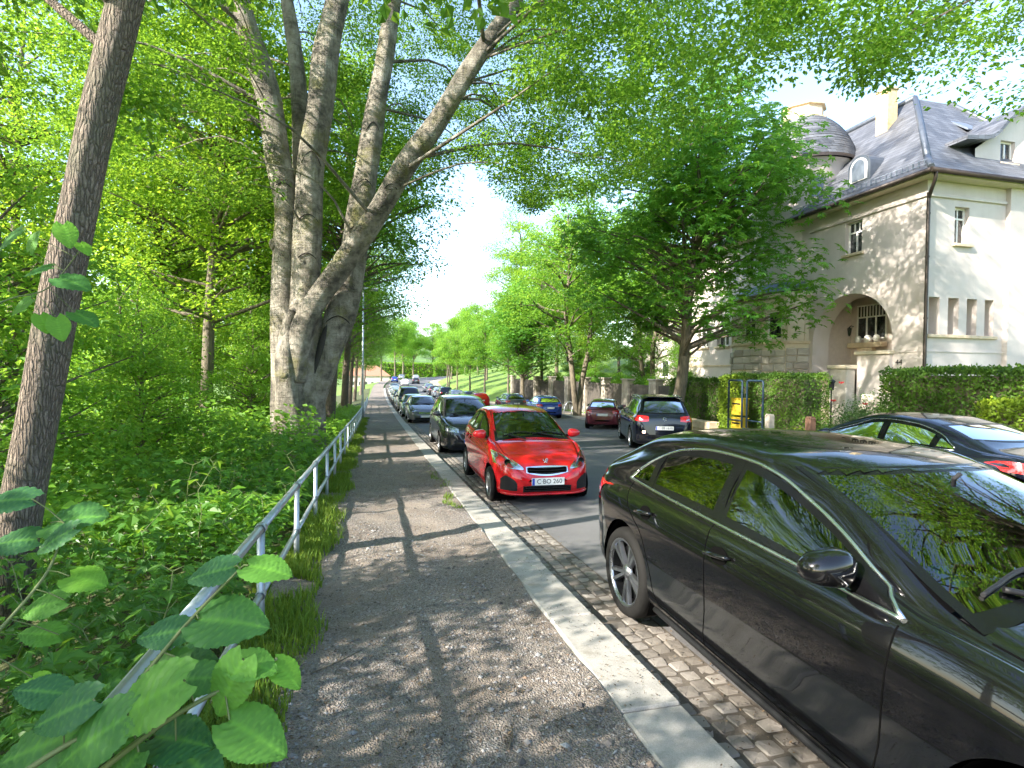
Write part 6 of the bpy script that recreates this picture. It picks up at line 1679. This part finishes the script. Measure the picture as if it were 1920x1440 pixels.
far_house(30, 44, 10, 12, 8, 4, 'pale house glimpsed between the street trees behind the pillared wall', .1, 0.5)
far_house(-3, 212, 16, 10, 4.5, 4, 'low pale house with a reddish roof closing the street', 0)

for i, (x0, x1, y) in enumerate(((-16, 4, 216), (3, 24, 226), (23, 46, 220))): hedge('far_hedge', x0, x1, y, y + 3, g(y) - 2, g(y) + 4.2, M_lf_lime, ['left part of the green hedge closing the street', 'middle part of the green hedge closing the street', 'right part of the green hedge closing the street'][i], 14, .6, 70 + i)
# ---------------- the great beech
beech = thing('beech_tree', (-1.5, 14.0, T(-1.5, 14)), 'massive multi-stemmed grey beech leaning over the path', 'tree')
def fat(pts, rad, n=18, rough=.06, seed=0):
    "thick limb with an uneven, muscular cross-section"
    r = np.random.default_rng(seed); P_ = smoothpath(pts, 6); k = len(P_); rd = np.interp(np.linspace(0, 1, k), np.linspace(0, 1, len(rad)), rad)
    mb = MB(); mb.tube(P_, list(rd), n, True); V = np.array([tuple(p) for p in mb.v]); ph = r.uniform(0, 6, 6)
    for i in range(k):
        for j in range(n):
            a = 2 * math.pi * j / n; z = P_[i][2]
            f = 1 + rough * (math.sin(2 * a + z * .8 + ph[0]) + .7 * math.sin(3 * a - z * 1.3 + ph[1]) + .5 * math.sin(5 * a + z * 2.2 + ph[2]) + .6 * math.sin(z * 3.1 + ph[3]))
            V[i * n + j] = P_[i] + (V[i * n + j] - P_[i]) * f
    mb.v = [tuple(p) for p in V]
    return mb
bl = [('limb', [(-1.95, 14.0, -.8), (-2.02, 14, 1.57), (-2.10, 14, 3.34), (-2.06, 14, 5.36), (-2.25, 14, 6.59), (-2.44, 14, 7.81), (-2.66, 14, 8.65), (-3.1, 14, 10.2), (-3.6, 14.2, 13)], [.42, .36, .34, .30, .28, .27, .26, .22, .1]),
      ('limb', [(-1.55, 13.65, -.8), (-1.62, 13.65, 1.57), (-1.60, 13.7, 3.32), (-1.55, 13.7, 5.32), (-1.49, 13.7, 6.56), (-1.31, 13.7, 7.82), (-1.17, 13.7, 9.08), (-.9, 13.7, 10.6), (-.6, 13.8, 13.5)], [.50, .42, .34, .33, .31, .30, .28, .24, .1]),
      ('limb', [(-1.70, 14.3, 3.0), (-1.74, 14.5, 5.26), (-1.86, 14.5, 8.12), (-2.04, 14.5, 9.91), (-2.4, 14.6, 12)], [.28, .26, .2, .17, .08]),
      ('limb', [(-1.52, 13.75, -.8), (-1.48, 13.7, .7), (-1.18, 13.7, 1.83), (-.86, 13.7, 2.86), (-.54, 13.7, 4.39), (-.21, 13.7, 6.69), (-.04, 13.7, 7.98), (.17, 13.7, 9.28), (.5, 13.7, 11.5), (.9, 13.7, 14)], [.34, .32, .34, .36, .31, .26, .24, .22, .17, .08]),
      ('limb', [(-1.75, 13.35, 1.4), (-1.65, 13.25, 2.4), (-1.35, 13.14, 3.14), (-.76, 12.89, 3.97), (-.07, 12.63, 5.02), (.6, 12.37, 6.17), (1.27, 12.11, 7.07), (1.91, 11.86, 8.17), (2.78, 11.6, 9.52), (3.8, 11.2, 11.2)], [.26, .27, .26, .25, .235, .225, .21, .19, .16, .07]),
      ('limb', [(-1.85, 13.5, -.8), (-1.9, 13.35, .6), (-1.95, 13.3, 1.9), (-1.9, 13.4, 3.0)], [.36, .32, .26, .12])]
for i, (n_, pts, rad) in enumerate(bl): fat(pts, rad, 22, .05 if i < 5 else .09, i).build(n_, M_bark_b, beech)
# burrs, branch scars
M_scar = plain('branch_scar', (.035, .03, .026), .95, bump=.4, scale=20)
for k, (x, y, z, rr_) in enumerate(((-1.98, 13.1, 1.55, .13), (-2.3, 13.85, 4.6, .13), (-1.62, 13.28, 1.0, .16))):
    mb = MB(); mb.lathe([(rr_ * 1.15, -.14), (rr_ * 1.05, .0), (rr_ * .8, .06), (rr_ * .4, .08), (0, .07)], 12, Matrix.Translation((x, y, z)) @ Matrix.Rotation(R(80), 4, 'X') @ Matrix.Rotation(R(20 * (k % 3 - 1)), 4, 'Y')); mb.build('burr', M_bark_b, beech)
for k, (lx, zc, hw_, hh) in enumerate(((1, 5.05, .27, .16), (1, 6.35, .26, .30), (1, 4.2, .24, .12), (3, 6.0, .2, .14), (3, 4.9, .26, .14), (3, 2.75, .33, .16), (3, 7.3, .18, .2), (0, 5.9, .2, .08), (4, 5.6, .16, .1))):
    pts, rad = bl[lx][1], bl[lx][2]; Z_ = [p[2] for p in pts]; cx_ = np.interp(zc, Z_, [p[0] for p in pts]); cy_ = np.interp(zc, Z_, [p[1] for p in pts]); rr_ = np.interp(zc, Z_, rad) * 1.05
    arc = []
    for a in np.linspace(-1, 1, 13):
        th = -math.pi / 2 + .12 + a * hw_ / rr_ * .9; arc.append((cx_ + rr_ * math.cos(th), cy_ + rr_ * math.sin(th), zc + hh * (1 - abs(a) ** 1.6)))
    mb = MB(); mb.tube(arc, [.006] + [.014] * 11 + [.006], 5); mb.build('bark_eyebrow', M_scar, beech)
# solid dark spindle that paints in the shade of the gap between the stems
mb = fat([(-1.47, 13.46, .9), (-1.36, 13.44, 1.6), (-1.2, 13.42, 2.3), (-1.02, 13.44, 3.0)], [.04, .09, .09, .03], 8, .1, 5); mb.build('hollow_shade', M_scar, beech)
# crown clumps
r = np.random.default_rng(77)
def project(P):
    q = P - np.array([0, 0, EYE]); a_ = np.array(_a); r_ = np.array(_r); u_ = np.array(_u); k = q @ a_
    return 960 + 1030 * (q @ r_) / np.maximum(k, .05), 720 - 1030 * (q @ u_) / np.maximum(k, .05), k
def inpoly(px, py, poly):
    ins = np.zeros(len(px), bool); j = len(poly) - 1
    for i in range(len(poly)):
        xi, yi = poly[i]; xj, yj = poly[j]
        if yi != yj: ins ^= ((yi > py) != (yj > py)) & (px < (xj - xi) * (py - yi) / (yj - yi) + xi)
        j = i
    return ins
C = np.stack([r.uniform(-8.5, 11, 5800), r.uniform(3.5, 23, 5800), r.uniform(5.2, 20, 5800)], 1)
dh = np.hypot((C[:, 0] + .5) / 11.5, (C[:, 1] - 13.) / 10.); C = C[(dh < 1) & (C[:, 2] < 20 - 9 * dh ** 2) & (C[:, 2] > 4.6 + 1.2 * dh + .5 * np.abs(C[:, 0] + 1) * (C[:, 0] < 0) * .3)]
px, py, k = project(C)
vis = inpoly(px, py, [(-400, -5000), (2600, -5000), (2600, -60), (1780, 20), (1650, 150), (1560, 130), (1450, 110), (1350, 150), (1300, 220), (1210, 320), (1080, 370), (985, 400), (940, 360), (900, 290), (840, 300), (780, 400), (600, 420), (400, 420), (-400, 400)])
vis &= ~(inpoly(px, py, [(415, -300), (760, -300), (1040, -60), (940, 130), (760, 420), (690, 520), (480, 520)]) & (k < 14.6))
inframe = (px > -150) & (px < 2070) & (py > -150)
Ch = np.stack([r.uniform(-9, 7, 1600), r.uniform(-1, 21, 1600), r.uniform(14.5, 24, 1600)], 1)  # unseen high crown, added to throw leaf shade on the villa
Ch = Ch[(np.hypot((Ch[:, 0] + 1) / 8.5, (Ch[:, 1] - 9.5) / 10.5) < 1.08 - .45 * ((Ch[:, 2] - 15) / 9) ** 2) & (gaps(Ch, .7, 5.) > .50)][:290]
keep_ = vis & (gaps(C, .8, 3.) > .30) & (inframe | (r.random(len(C)) < .42))
C = C[keep_]; inf = inframe[keep_]
print('beech clumps', len(C), inf.sum())
lim_pts = np.concatenate([np.array(smoothpath(b[1], 8))[12:] for b in bl[:5]])
mb = MB(); rr3 = np.random.default_rng(5)
for c_ in C[r.permutation(len(C))[:260]]:
    d2 = np.linalg.norm(lim_pts - c_, axis=1) + 1.2 * np.maximum(0, lim_pts[:, 2] - c_[2] + .3); s_ = lim_pts[d2.argmin()]; ln = np.linalg.norm(c_ - s_)
    if ln > 5.5: continue
    p = smoothpath([s_, s_ * .5 + c_ * .5 + np.array([0, 0, .16 * ln]) + rr3.normal(0, .06 * ln, 3), c_], 3); mb.tube(p, list(np.linspace(.008 * ln + .008, .006, len(p))), 5, False)
o = mb.build('branches', M_bark_b, beech); o['kind'] = 'stuff'
Ci, Co = C[inf], np.concatenate([C[~inf], Ch])
V1, F1, l1 = clump_leaves(r, Ci, r.uniform(.45, .85, len(Ci)), 230, .09, .42, .8, .31)
V2, F2, l2 = clump_leaves(r, Co, r.uniform(.5, .95, len(Co)), 95, .12, .42, .8, .31)
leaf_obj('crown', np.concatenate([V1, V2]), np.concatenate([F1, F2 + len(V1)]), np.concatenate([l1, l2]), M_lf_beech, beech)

# ---------------- tree outside the right edge whose boughs hang into the picture
oak = thing('overhanging_tree', (13.0, 1.5, T(13, 1.5)), 'tree beyond the right edge with yellow-green boughs hanging over the villa', 'tree')
mb = fat([(13, 1.5, -1), (13, 1.6, 2), (12.7, 2.0, 5), (12.2, 2.6, 8), (11.8, 3.2, 11)], [.38, .33, .28, .2, .08], 14, .05, 9); mb.build('trunk', M_bark_m, oak)
C = np.stack([r.uniform(5.5, 15, 2600), r.uniform(1., 10, 2600), r.uniform(5.2, 11.5, 2600)], 1)
px, py, k = project(C)
vis = inpoly(px, py, [(1000, -4000), (4000, -4000), (4000, 330), (1960, 250), (1860, 190), (1790, 150), (1730, 90), (1640, 110), (1500, 80), (1400, 40), (1200, -60)])
keep_ = vis & (gaps(C, .9, 1.) > .45) & (np.hypot(C[:, 0] - 11.5, C[:, 1] - 4) < 6.5); C = C[keep_]; C = C[:330]
V1, F1, l1 = clump_leaves(r, C, r.uniform(.4, .8, len(C)), 170, .085, .5, .8, .32)
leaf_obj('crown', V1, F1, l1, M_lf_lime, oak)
mb = MB(); tp = np.array(smoothpath([(12.9, 1.8, 4), (12.5, 2.3, 6.5), (12.2, 2.6, 8), (11.8, 3.2, 11)], 8))
for c_ in C[:120]:
    s_ = tp[np.linalg.norm(tp - c_ - np.array([0, 0, -.8]), axis=1).argmin()]; ln = np.linalg.norm(c_ - s_)
    p = smoothpath([s_, s_ * .5 + c_ * .5 + np.array([0, 0, .15 * ln]) + rr3.normal(0, .05 * ln, 3), c_], 3); mb.tube(p, list(np.linspace(.014 * ln + .012, .007, len(p))), 5, False)
o = mb.build('boughs', M_bark_m, oak); o['kind'] = 'stuff'

# ---------------- the leaning maple at the left edge
mp = thing('leaning_maple', (-2.9, 5.2, T(-2.9, 5.2)), 'leaning maple trunk with rough brown bark at the left edge', 'tree')
tr_pts = [(-2.98, 5.22, -1.1), (-2.86, 5.2, .1), (-2.66, 5.17, 1.32), (-2.51, 5.13, 2.17), (-2.37, 5.1, 2.85), (-2.22, 5.07, 3.61), (-2.08, 5.03, 4.19), (-1.9, 5.0, 5.0), (-1.5, 4.9, 7), (-1.2, 4.8, 9.5)]
tr_pts = [(a + .06, b, c_) for a, b, c_ in tr_pts]
fat(tr_pts, [.18, .15, .136, .128, .124, .12, .118, .115, .09, .04], 26, .035, 12).build('trunk', M_bark_m, mp)
C = np.stack([r.uniform(-4.5, 1.5, 700), r.uniform(1.5, 8.5, 700), r.uniform(4.6, 10.5, 700)], 1); px, py, k = project(C)
C = C[((py < -40) | (px < 330)) & (np.hypot(C[:, 0] + 1.5, C[:, 1] - 5) < 3.6)][:110]
V1, F1, l1 = clump_leaves(r, C, r.uniform(.4, .7, len(C)), 110, .11, .5, .8, .42)
leaf_obj('crown', V1, F1, l1, M_lf_under, mp)
mb = MB(); tp = np.array(smoothpath(tr_pts[5:], 8))
for c_ in C[:60]:
    s_ = tp[np.linalg.norm(tp - c_ - np.array([0, 0, -.5]), axis=1).argmin()]; ln = np.linalg.norm(c_ - s_); p = smoothpath([s_, s_ * .5 + c_ * .5 + np.array([0, 0, .15 * ln]), c_], 3); mb.tube(p, list(np.linspace(.012 * ln + .01, .006, len(p))), 5, False)
o = mb.build('branches', M_bark_m, mp); o['kind'] = 'stuff'
# ================================================================== UNDERGROWTH AND FOREGROUND LEAVES
lobes = [(0, .10), (18, .34), (32, .30), (45, .62), (58, .46), (72, .50), (90, 1.0), (108, .50), (122, .46), (135, .62), (148, .30), (162, .34), (180, .10)]
PL = np.array([(0.0, 0.0)] + [(r_ * math.cos(R(a)) * (1.05 if 20 < a < 160 else 1.3), r_ * math.sin(R(a)) + .08) for a, r_ in lobes])
PT = np.array([(0, i, i + 1) for i in range(1, len(lobes))])
def palm_arrays(r, pos, d, n, size):
    d = unit(d - (d * n).sum(-1, keepdims=True) * n); s = np.cross(n, d)
    rad = np.hypot(PL[:, 0], PL[:, 1]); curl = -.22 * rad ** 2 + .10 * np.abs(PL[:, 0])
    V = pos[:, None] + size[:, None, None] * (s[:, None] * PL[None, :, 0:1] + d[:, None] * PL[None, :, 1:2] + n[:, None] * (curl[None, :, None] + r.normal(0, .03, (len(pos), len(PL), 1))))
    F = (np.arange(len(pos))[:, None, None] * len(PL) + PT[None]).reshape(-1, 3)
    return V.reshape(-1, 3), F
def hmax(x, y):
    P_ = np.stack([x, y, 0 * x], 1); d = np.clip(-.9 - x, 0, 8)
    return .42 + .26 * np.clip(d, 0, 3.5) + .30 * (gaps(P_, 1.4, 2.) - .5) * np.clip(d + .4, 0, 1) * 2 + .12 * np.clip(d - 1, 0, 4) + .65 * np.exp(-((y - 12.0) / 2.4) ** 2) * np.clip(d / .5, 0, 1)
r = np.random.default_rng(91)
# broad-leaved ground layer
n = 21000; x = -.92 - 7.0 * r.random(n) ** 1.25; y = .9 + 12 * r.random(n) ** 1.2; hm = hmax(x, y); z = terrain(x, y) + .05 + hm * r.random(n) ** .55
keep_ = (x < -1.0) | (r.random(n) < .35); x, y, z, hm = x[keep_], y[keep_], z[keep_], hm[keep_]; n = len(x)
nn = unit(np.array([.10, -.20, 1.0]) + .45 * rand_unit(r, n)); dd = unit(rand_unit(r, n) + np.array([.3, -.3, -.2]))
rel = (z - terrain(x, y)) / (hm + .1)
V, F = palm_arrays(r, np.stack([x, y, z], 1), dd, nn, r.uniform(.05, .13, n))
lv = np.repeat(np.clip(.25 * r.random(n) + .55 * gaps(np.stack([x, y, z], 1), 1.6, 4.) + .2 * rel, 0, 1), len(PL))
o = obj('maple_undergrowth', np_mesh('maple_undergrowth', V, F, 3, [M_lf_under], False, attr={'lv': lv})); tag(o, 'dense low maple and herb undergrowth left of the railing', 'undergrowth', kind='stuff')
n = 44000; x = -.95 - 11 * r.random(n) ** 1.1; y = 6 + 34 * r.random(n) ** 1.1; hm = hmax(x, y) + .25 * (y > 12); z = terrain(x, y) + .05 + hm * r.random(n) ** .55
nn = unit(np.array([.1, -.25, 1.0]) + .5 * rand_unit(r, n)); dd = unit(rand_unit(r, n) + np.array([.2, -.2, -.2])); L = r.uniform(.09, .18, n)
V, F = leaf_arrays(np.stack([x, y, z], 1), dd, nn, L, L * .36, .2, .15); rel = (z - terrain(x, y)) / (hm + .1)
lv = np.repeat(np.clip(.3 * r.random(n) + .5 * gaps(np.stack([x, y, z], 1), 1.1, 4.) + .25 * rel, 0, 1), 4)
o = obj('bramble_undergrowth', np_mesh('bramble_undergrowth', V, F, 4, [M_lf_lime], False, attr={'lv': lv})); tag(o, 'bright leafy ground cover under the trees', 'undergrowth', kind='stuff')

# saplings with separate leaves
M_twig = plain('green_twig', (.13, .16, .05), .6)
mp_leaf = []
for k in range(3):
    V, F = palm_arrays(np.random.default_rng(k), np.zeros((1, 3)), np.array([[1., 0, 0]]), np.array([[0., 0, 1]]), np.array([.12]))
    mp_leaf.append(np_mesh('leaf', V, F, 3, [M_lf_under], False, attr={'lv': np.full(len(V), .35 + .25 * k)}))
def sapling(seed, h, nodes):
    rr_ = np.random.default_rng(seed); root = thing('maple_sapling', (0, 0, 0), 'x', 'sapling'); mb = MB()
    pts = [(rr_.normal(0, .011) * i, rr_.normal(0, .011) * i, h * i / 5) for i in range(6)]; mb.tube(pts, list(np.linspace(.0055, .0025, 6)), 5); mb.build('stem', M_twig, root)
    for j in range(nodes):
        f = .35 + .65 * j / max(1, nodes - 1); c0 = Vector(np.array(pts).T @ np.maximum(0, 1 - np.abs(np.arange(6) - f * 5))); a0 = rr_.uniform(0, 6.28)
        for q in range(2):
            a = a0 + q * math.pi + rr_.normal(0, .2); ln = rr_.uniform(.06, .16) * (1.25 - .5 * f); tip = c0 + Vector((math.cos(a) * ln, math.sin(a) * ln, .03 + .04 * rr_.random()))
            o = obj('leaf', mp_leaf[rr_.integers(3)], root, False); o.location = tip; s_ = rr_.uniform(.8, 1.4) * (1.15 - .3 * f); o.scale = (s_, s_, s_); o.rotation_euler = (rr_.normal(0, .25), .25 + rr_.normal(0, .25), a)
            mb = MB(); mb.tube([c0, tip], [.003, .002], 4, False); mb.build('leaf_stalk', M_twig, root)
    return root
saps = [sapling(k, .55 + .13 * k, 4 + k % 3) for k in range(5)]
for k in range(46):
    p = saps[k % 5]; o = p if k < 5 else copy_tree(p)
    x = -1.05 - 3.6 * rw.random() ** 1.3; y = 1.5 + 7.5 * rw.random() ** 1.1
    o.location = (x, y, T(x, y) - .02 + .12 * abs(x + 1)); o.rotation_euler = (rw.uniform(-.12, .12), rw.uniform(-.05, .15), rw.uniform(0, 6.28)); o['label'] = 'maple sapling with broad lobed leaves in the undergrowth by the railing'; o['group'] = 'maple saplings beside the railing'

# large hazel leaves
def hazel_leaf(seed, lvv):
    rr_ = np.random.default_rng(seed); nu, nv = 40, 13; V = []; vein = []
    for i in range(nu):
        t_ = i / (nu - 1)
        w = .43 * (math.sin(math.pi * min(1, t_ ** .72)) ** .75) * (1 - .25 * t_) + .0; w = max(w, .004) if t_ < .97 else .004
        if t_ < .12: w = .43 * (.45 + 4.2 * t_) * .80
        for j in range(nv):
            s_ = -1 + 2 * j / (nv - 1); ser = 1 + .05 * ((i % 2) - .5) * (abs(s_) == 1)
            back = -.16 * (abs(s_) ** 1.5) * (t_ < .3) * (1 - t_ / .3)
            ph = (t_ - .42 * abs(s_)) * 9.0; pleat = .022 * math.cos(2 * math.pi * ph) * min(1, abs(s_) * 3) * (1 - abs(s_) * .3)
            V.append((t_ + back, s_ * w * ser, pleat + .10 * abs(s_) * w - .22 * (t_ - .3) ** 2 - .10 * s_ * s_ * w + rr_.normal(0, .004)))
            vein.append(max(1.0 if j == nv // 2 else 0, .9 * max(0, math.cos(2 * math.pi * ph) - .85) * 6))
    Fc = [(i * nv + j, (i + 1) * nv + j, (i + 1) * nv + j + 1, i * nv + j + 1) for i in range(nu - 1) for j in range(nv - 1)]
    return np_mesh('leaf', np.array(V), np.array(Fc), 4, [M_lf_hazel], True, attr={'lv': np.clip(lvv + .1 * np.random.default_rng(seed).normal(size=len(V)) * 0 + np.zeros(len(V)), 0, 1), 'vein': np.array(vein)})
M_lf_hazel = leaf_mat('hazel_leaf', (.035, .125, .065), (.075, .22, .045), (.16, .36, .035), (.34, .62, .05), .36, .48, .25, veins=True)
hz_me = [hazel_leaf(k, lvv) for k, lvv in enumerate((.15, .4, .7, 1.0))]
def unproj(px, py, dep):
    p = np.array(_a) + np.array(_r) * (px - 960) / 1030 - np.array(_u) * (py - 720) / 1030
    return np.array([0, 0, EYE]) + p * dep
def hazel_branch(stem, leaves_, label):
    "stem: points; leaves_: base point, tip point, tone, roll"
    root = thing('hazel_branch', stem[0], label, 'branch'); mb = MB(); S = smoothpath(stem, 6); mb.tube(S, list(np.linspace(.006, .0025, len(S))), 6); mb.build('twig', M_twig, root)
    for b, t_, tone, roll in leaves_:
        b = Vector(b); t_ = Vector(t_); d = t_ - b; ln = d.length; d.normalize()
        n_ = Vector((.05, -.55, .85)) + Vector((math.sin(roll), 0, 0)); n_ = (n_ - n_.dot(d) * d).normalized(); s_ = n_.cross(d)
        o = bpy.data.objects.new('leaf', hz_me[tone]); COL.objects.link(o); o.parent = root; o.matrix_parent_inverse = MW(root).inverted()
        o.matrix_basis = Matrix(((d.x * ln, s_.x * ln, n_.x * ln, b.x), (d.y * ln, s_.y * ln, n_.y * ln, b.y), (d.z * ln, s_.z * ln, n_.z * ln, b.z), (0, 0, 0, 1)))
        q = S[np.linalg.norm(S - np.array(b), axis=1).argmin()]; mb = MB(); mb.tube([tuple(q), tuple((q + np.array(b)) / 2 + np.array([0, 0, .004])), tuple(b)], .0018, 5, False); mb.build('leaf_stalk', M_twig, root)
def hz(lst, dep):
    out = []
    for bx, by, tx, ty, tone, roll, dd_ in lst: out.append((unproj(bx, by, dep + dd_), unproj(tx, ty, dep + dd_ - .02), tone, roll))
    return out
HB1 = hz([(440, 1062, 345, 1085, 0, .1, .05), (465, 1060, 548, 1075, 2, .2, .03), (372, 1160, 505, 1170, 1, -.1, .0), (352, 1180, 250, 1195, 0, -.3, .02), (345, 1245, 225, 1310, 1, .1, -.02), (290, 1260, 410, 1240, 0, .3, .06)], 1.12)
hazel_branch([unproj(150, 1420, 1.05), unproj(260, 1280, 1.08), unproj(350, 1170, 1.12), unproj(450, 1066, 1.15)], HB1, 'hazel twig with bluish green ribbed leaves lying along the top rail')
HB2 = hz([(455, 1235, 400, 1350, 2, 0., 0.), (440, 1240, 520, 1255, 2, .1, .02), (515, 1240, 565, 1290, 3, .3, .03), (430, 1350, 540, 1415, 2, .0, -.03), (405, 1270, 300, 1275, 1, .1, .03), (345, 1275, 180, 1360, 2, -.1, -.05)], 1.02)
hazel_branch([unproj(120, 1500, .95), unproj(300, 1360, .98), unproj(420, 1290, 1.02), unproj(520, 1235, 1.05)], HB2, 'hazel twig with light green pleated leaves hanging over the path edge')
HB3 = hz([(175, 1310, 50, 1365, 0, .2, 0.), (160, 1370, -20, 1430, 1, 0., .02), (240, 1340, 90, 1440, 1, -.1, -.03), (290, 1380, 400, 1395, 0, .2, .06), (260, 1410, 190, 1500, 1, 0, 0), (330, 1400, 420, 1480, 0, .1, .05), (120, 1300, 20, 1290, 0, .1, .06)], .98)
hazel_branch([unproj(-60, 1520, .9), unproj(120, 1400, .95), unproj(260, 1330, 1.0), unproj(340, 1300, 1.04)], HB3, 'hazel twig with broad bluish leaves in the lower left corner')
HB4 = hz([(120, 1125, 30, 1150, 2, 0, 0), (130, 1080, 200, 1095, 3, .1, .02), (110, 1190, 30, 1185, 2, .3, .04), (60, 1270, 95, 1285, 3, .1, 0), (70, 1010, -30, 1020, 0, 0, .1), (95, 980, 200, 960, 1, .1, .12), (60, 935, -40, 940, 0, .2, .1), (140, 990, 60, 1035, 0, -.2, .05)], 1.45)
hazel_branch([unproj(-120, 1300, 1.3), unproj(0, 1180, 1.4), unproj(90, 1070, 1.48), unproj(120, 980, 1.55)], HB4, 'hazel twig with bright young leaves at the left edge below the trunk')
HB5 = hz([(118, 420, 132, 465, 3, 0, 0), (150, 455, 168, 478, 3, .2, .05), (95, 500, 40, 515, 1, .1, .1), (110, 520, 170, 540, 1, -.2, .0), (75, 590, 90, 625, 3, .1, .02), (105, 595, 118, 640, 3, -.1, .02), (60, 560, 15, 590, 2, .2, .1), (40, 430, -10, 470, 1, 0, .2), (140, 585, 185, 610, 1, .2, .1), (55, 470, 70, 430, 2, .1, .1)], 3.0)
hazel_branch([unproj(-80, 600, 2.8), unproj(20, 560, 2.95), unproj(90, 540, 3.05), unproj(150, 470, 3.1)], HB5, 'spray of bright round leaves hanging in front of the leaning trunk')

# grass along the path edge and litter
def blades(name, n, xr, yr_, hgt, seed, label, m=None):
    r = np.random.default_rng(seed); y = yr_[0] + (yr_[1] - yr_[0]) * r.random(n) ** 1.5; x = xr[0] + (xr[1] - xr[0]) * r.beta(1.6, 1.8, n) + .06 * np.sin(y * 2.1) + .04 * np.sin(y * 5.3)
    k = gaps(np.stack([x, y, 0 * x], 1), 2.2, 1.) > .22; x, y = x[k], y[k]; n = len(x); h = hgt * r.uniform(.4, 1.3, n); w = .0035 + .003 * r.random(n); a = r.uniform(0, 6.28, n); b = r.uniform(.1, .7, n) * h
    z = np.where(x > -.82, gz(y) - .03, terrain(x, y)); sx, sy = -np.sin(a), np.cos(a); P0 = np.stack([x, y, z], 1); S = np.stack([sx, sy, 0 * a], 1) * w[:, None]; D = np.stack([np.cos(a) * b, np.sin(a) * b, h], 1); M1 = P0 + np.stack([np.cos(a) * b * .3, np.sin(a) * b * .3, h * .6], 1)
    V = np.stack([P0 - S, P0 + S, M1 + S * .7, M1 - S * .7, P0 + D], 1).reshape(-1, 3); i = np.arange(n)[:, None] * 5
    F = np.concatenate([i + np.array([[0, 1, 2]]), i + np.array([[0, 2, 3]]), i + np.array([[3, 2, 4]])]); lv = np.repeat(np.clip(r.normal(.5, .25, n), 0, 1), 5)
    o = obj(name, np_mesh(name, V, F, 3, [m or M_grass], False, attr={'lv': lv})); return tag(o, label, 'grass', kind='stuff')
blades('grass_verge', 46000, (-1.02, -.40), (2.4, 34), .11, 5, 'strip of bright grass between the railing and the path')
blades('grass_tuft', 900, (1.05, 1.24), (7.5, 12), .07, 6, 'thin grass tufts at the kerb edge of the path')
# dark crumbs and dry flower litter on kerb and path
t = NT('litter'); lv = t.node('Attribute', attribute_name='lv').outputs['Fac']
M_litter = t.set(color=t.ramp(lv, [(0, (.035, .028, .02)), (.6, (.09, .06, .04)), (1, (.22, .15, .08))]), rough=.9)
def litter(n, xr, yr_, size, seed, zf, label, name):
    r = np.random.default_rng(seed); x = r.uniform(*xr, n); y = yr_[0] + (yr_[1] - yr_[0]) * r.random(n) ** 1.5; k = gaps(np.stack([x, y, 0 * x], 1), 3., seed) > .42; x, y = x[k], y[k]; n = len(x)
    P0 = np.stack([x, y, zf(x, y) + .004], 1); nn = unit(np.array([0, 0, 1.]) + .35 * rand_unit(r, n)); L = size * r.uniform(.4, 1.8, n); V, F = leaf_arrays(P0, rand_unit(r, n), nn, L, L * .22, .5, -.1)
    o = obj(name, np_mesh(name, V, F, 4, [M_litter], False, attr={'lv': np.repeat(r.random(n), 4)})); tag(o, label, 'litter', kind='stuff')
litter(2600, (1.23, 1.56), (1.2, 16), .011, 3, lambda x, y: gz(y) + .010, 'dry brown flower crumbs scattered on the kerb stones', 'kerb_litter')
litter(9000, (-.6, 1.2), (1., 12), .016, 4, lambda x, y: pathz(x, y) + .004, 'dry leaf and blossom litter on the footpath', 'path_litter')
litter(1500, (1.58, 2.3), (1.2, 14), .014, 5, lambda x, y: gz(y) - .092, 'dry litter lying in the cobbled gutter', 'gutter_litter')
# a few fallen twigs
for k, (x, y, a, l_, lb) in enumerate(((-.35, 3.3, .5, .35, 'thin fallen twig near the grass edge of the path'), (.1, 3.0, 2.2, .2, 'short fallen twig in the middle of the path'), (.6, 2.4, 1.1, .18, 'small pale twig near the kerb'))):
    z = float(pathz(np.array(x), np.array(y))) + .008; mb = MB(); mb.tube([(x, y, z), (x + l_ * .5 * math.cos(a), y + l_ * .5 * math.sin(a), z + .01), (x + l_ * math.cos(a + .15), y + l_ * math.sin(a + .15), z + .002)], [.005, .004, .002], 5); o = mb.build('fallen_twig', M_bark_s); tag(o, lb, 'twig', 'fallen twigs')
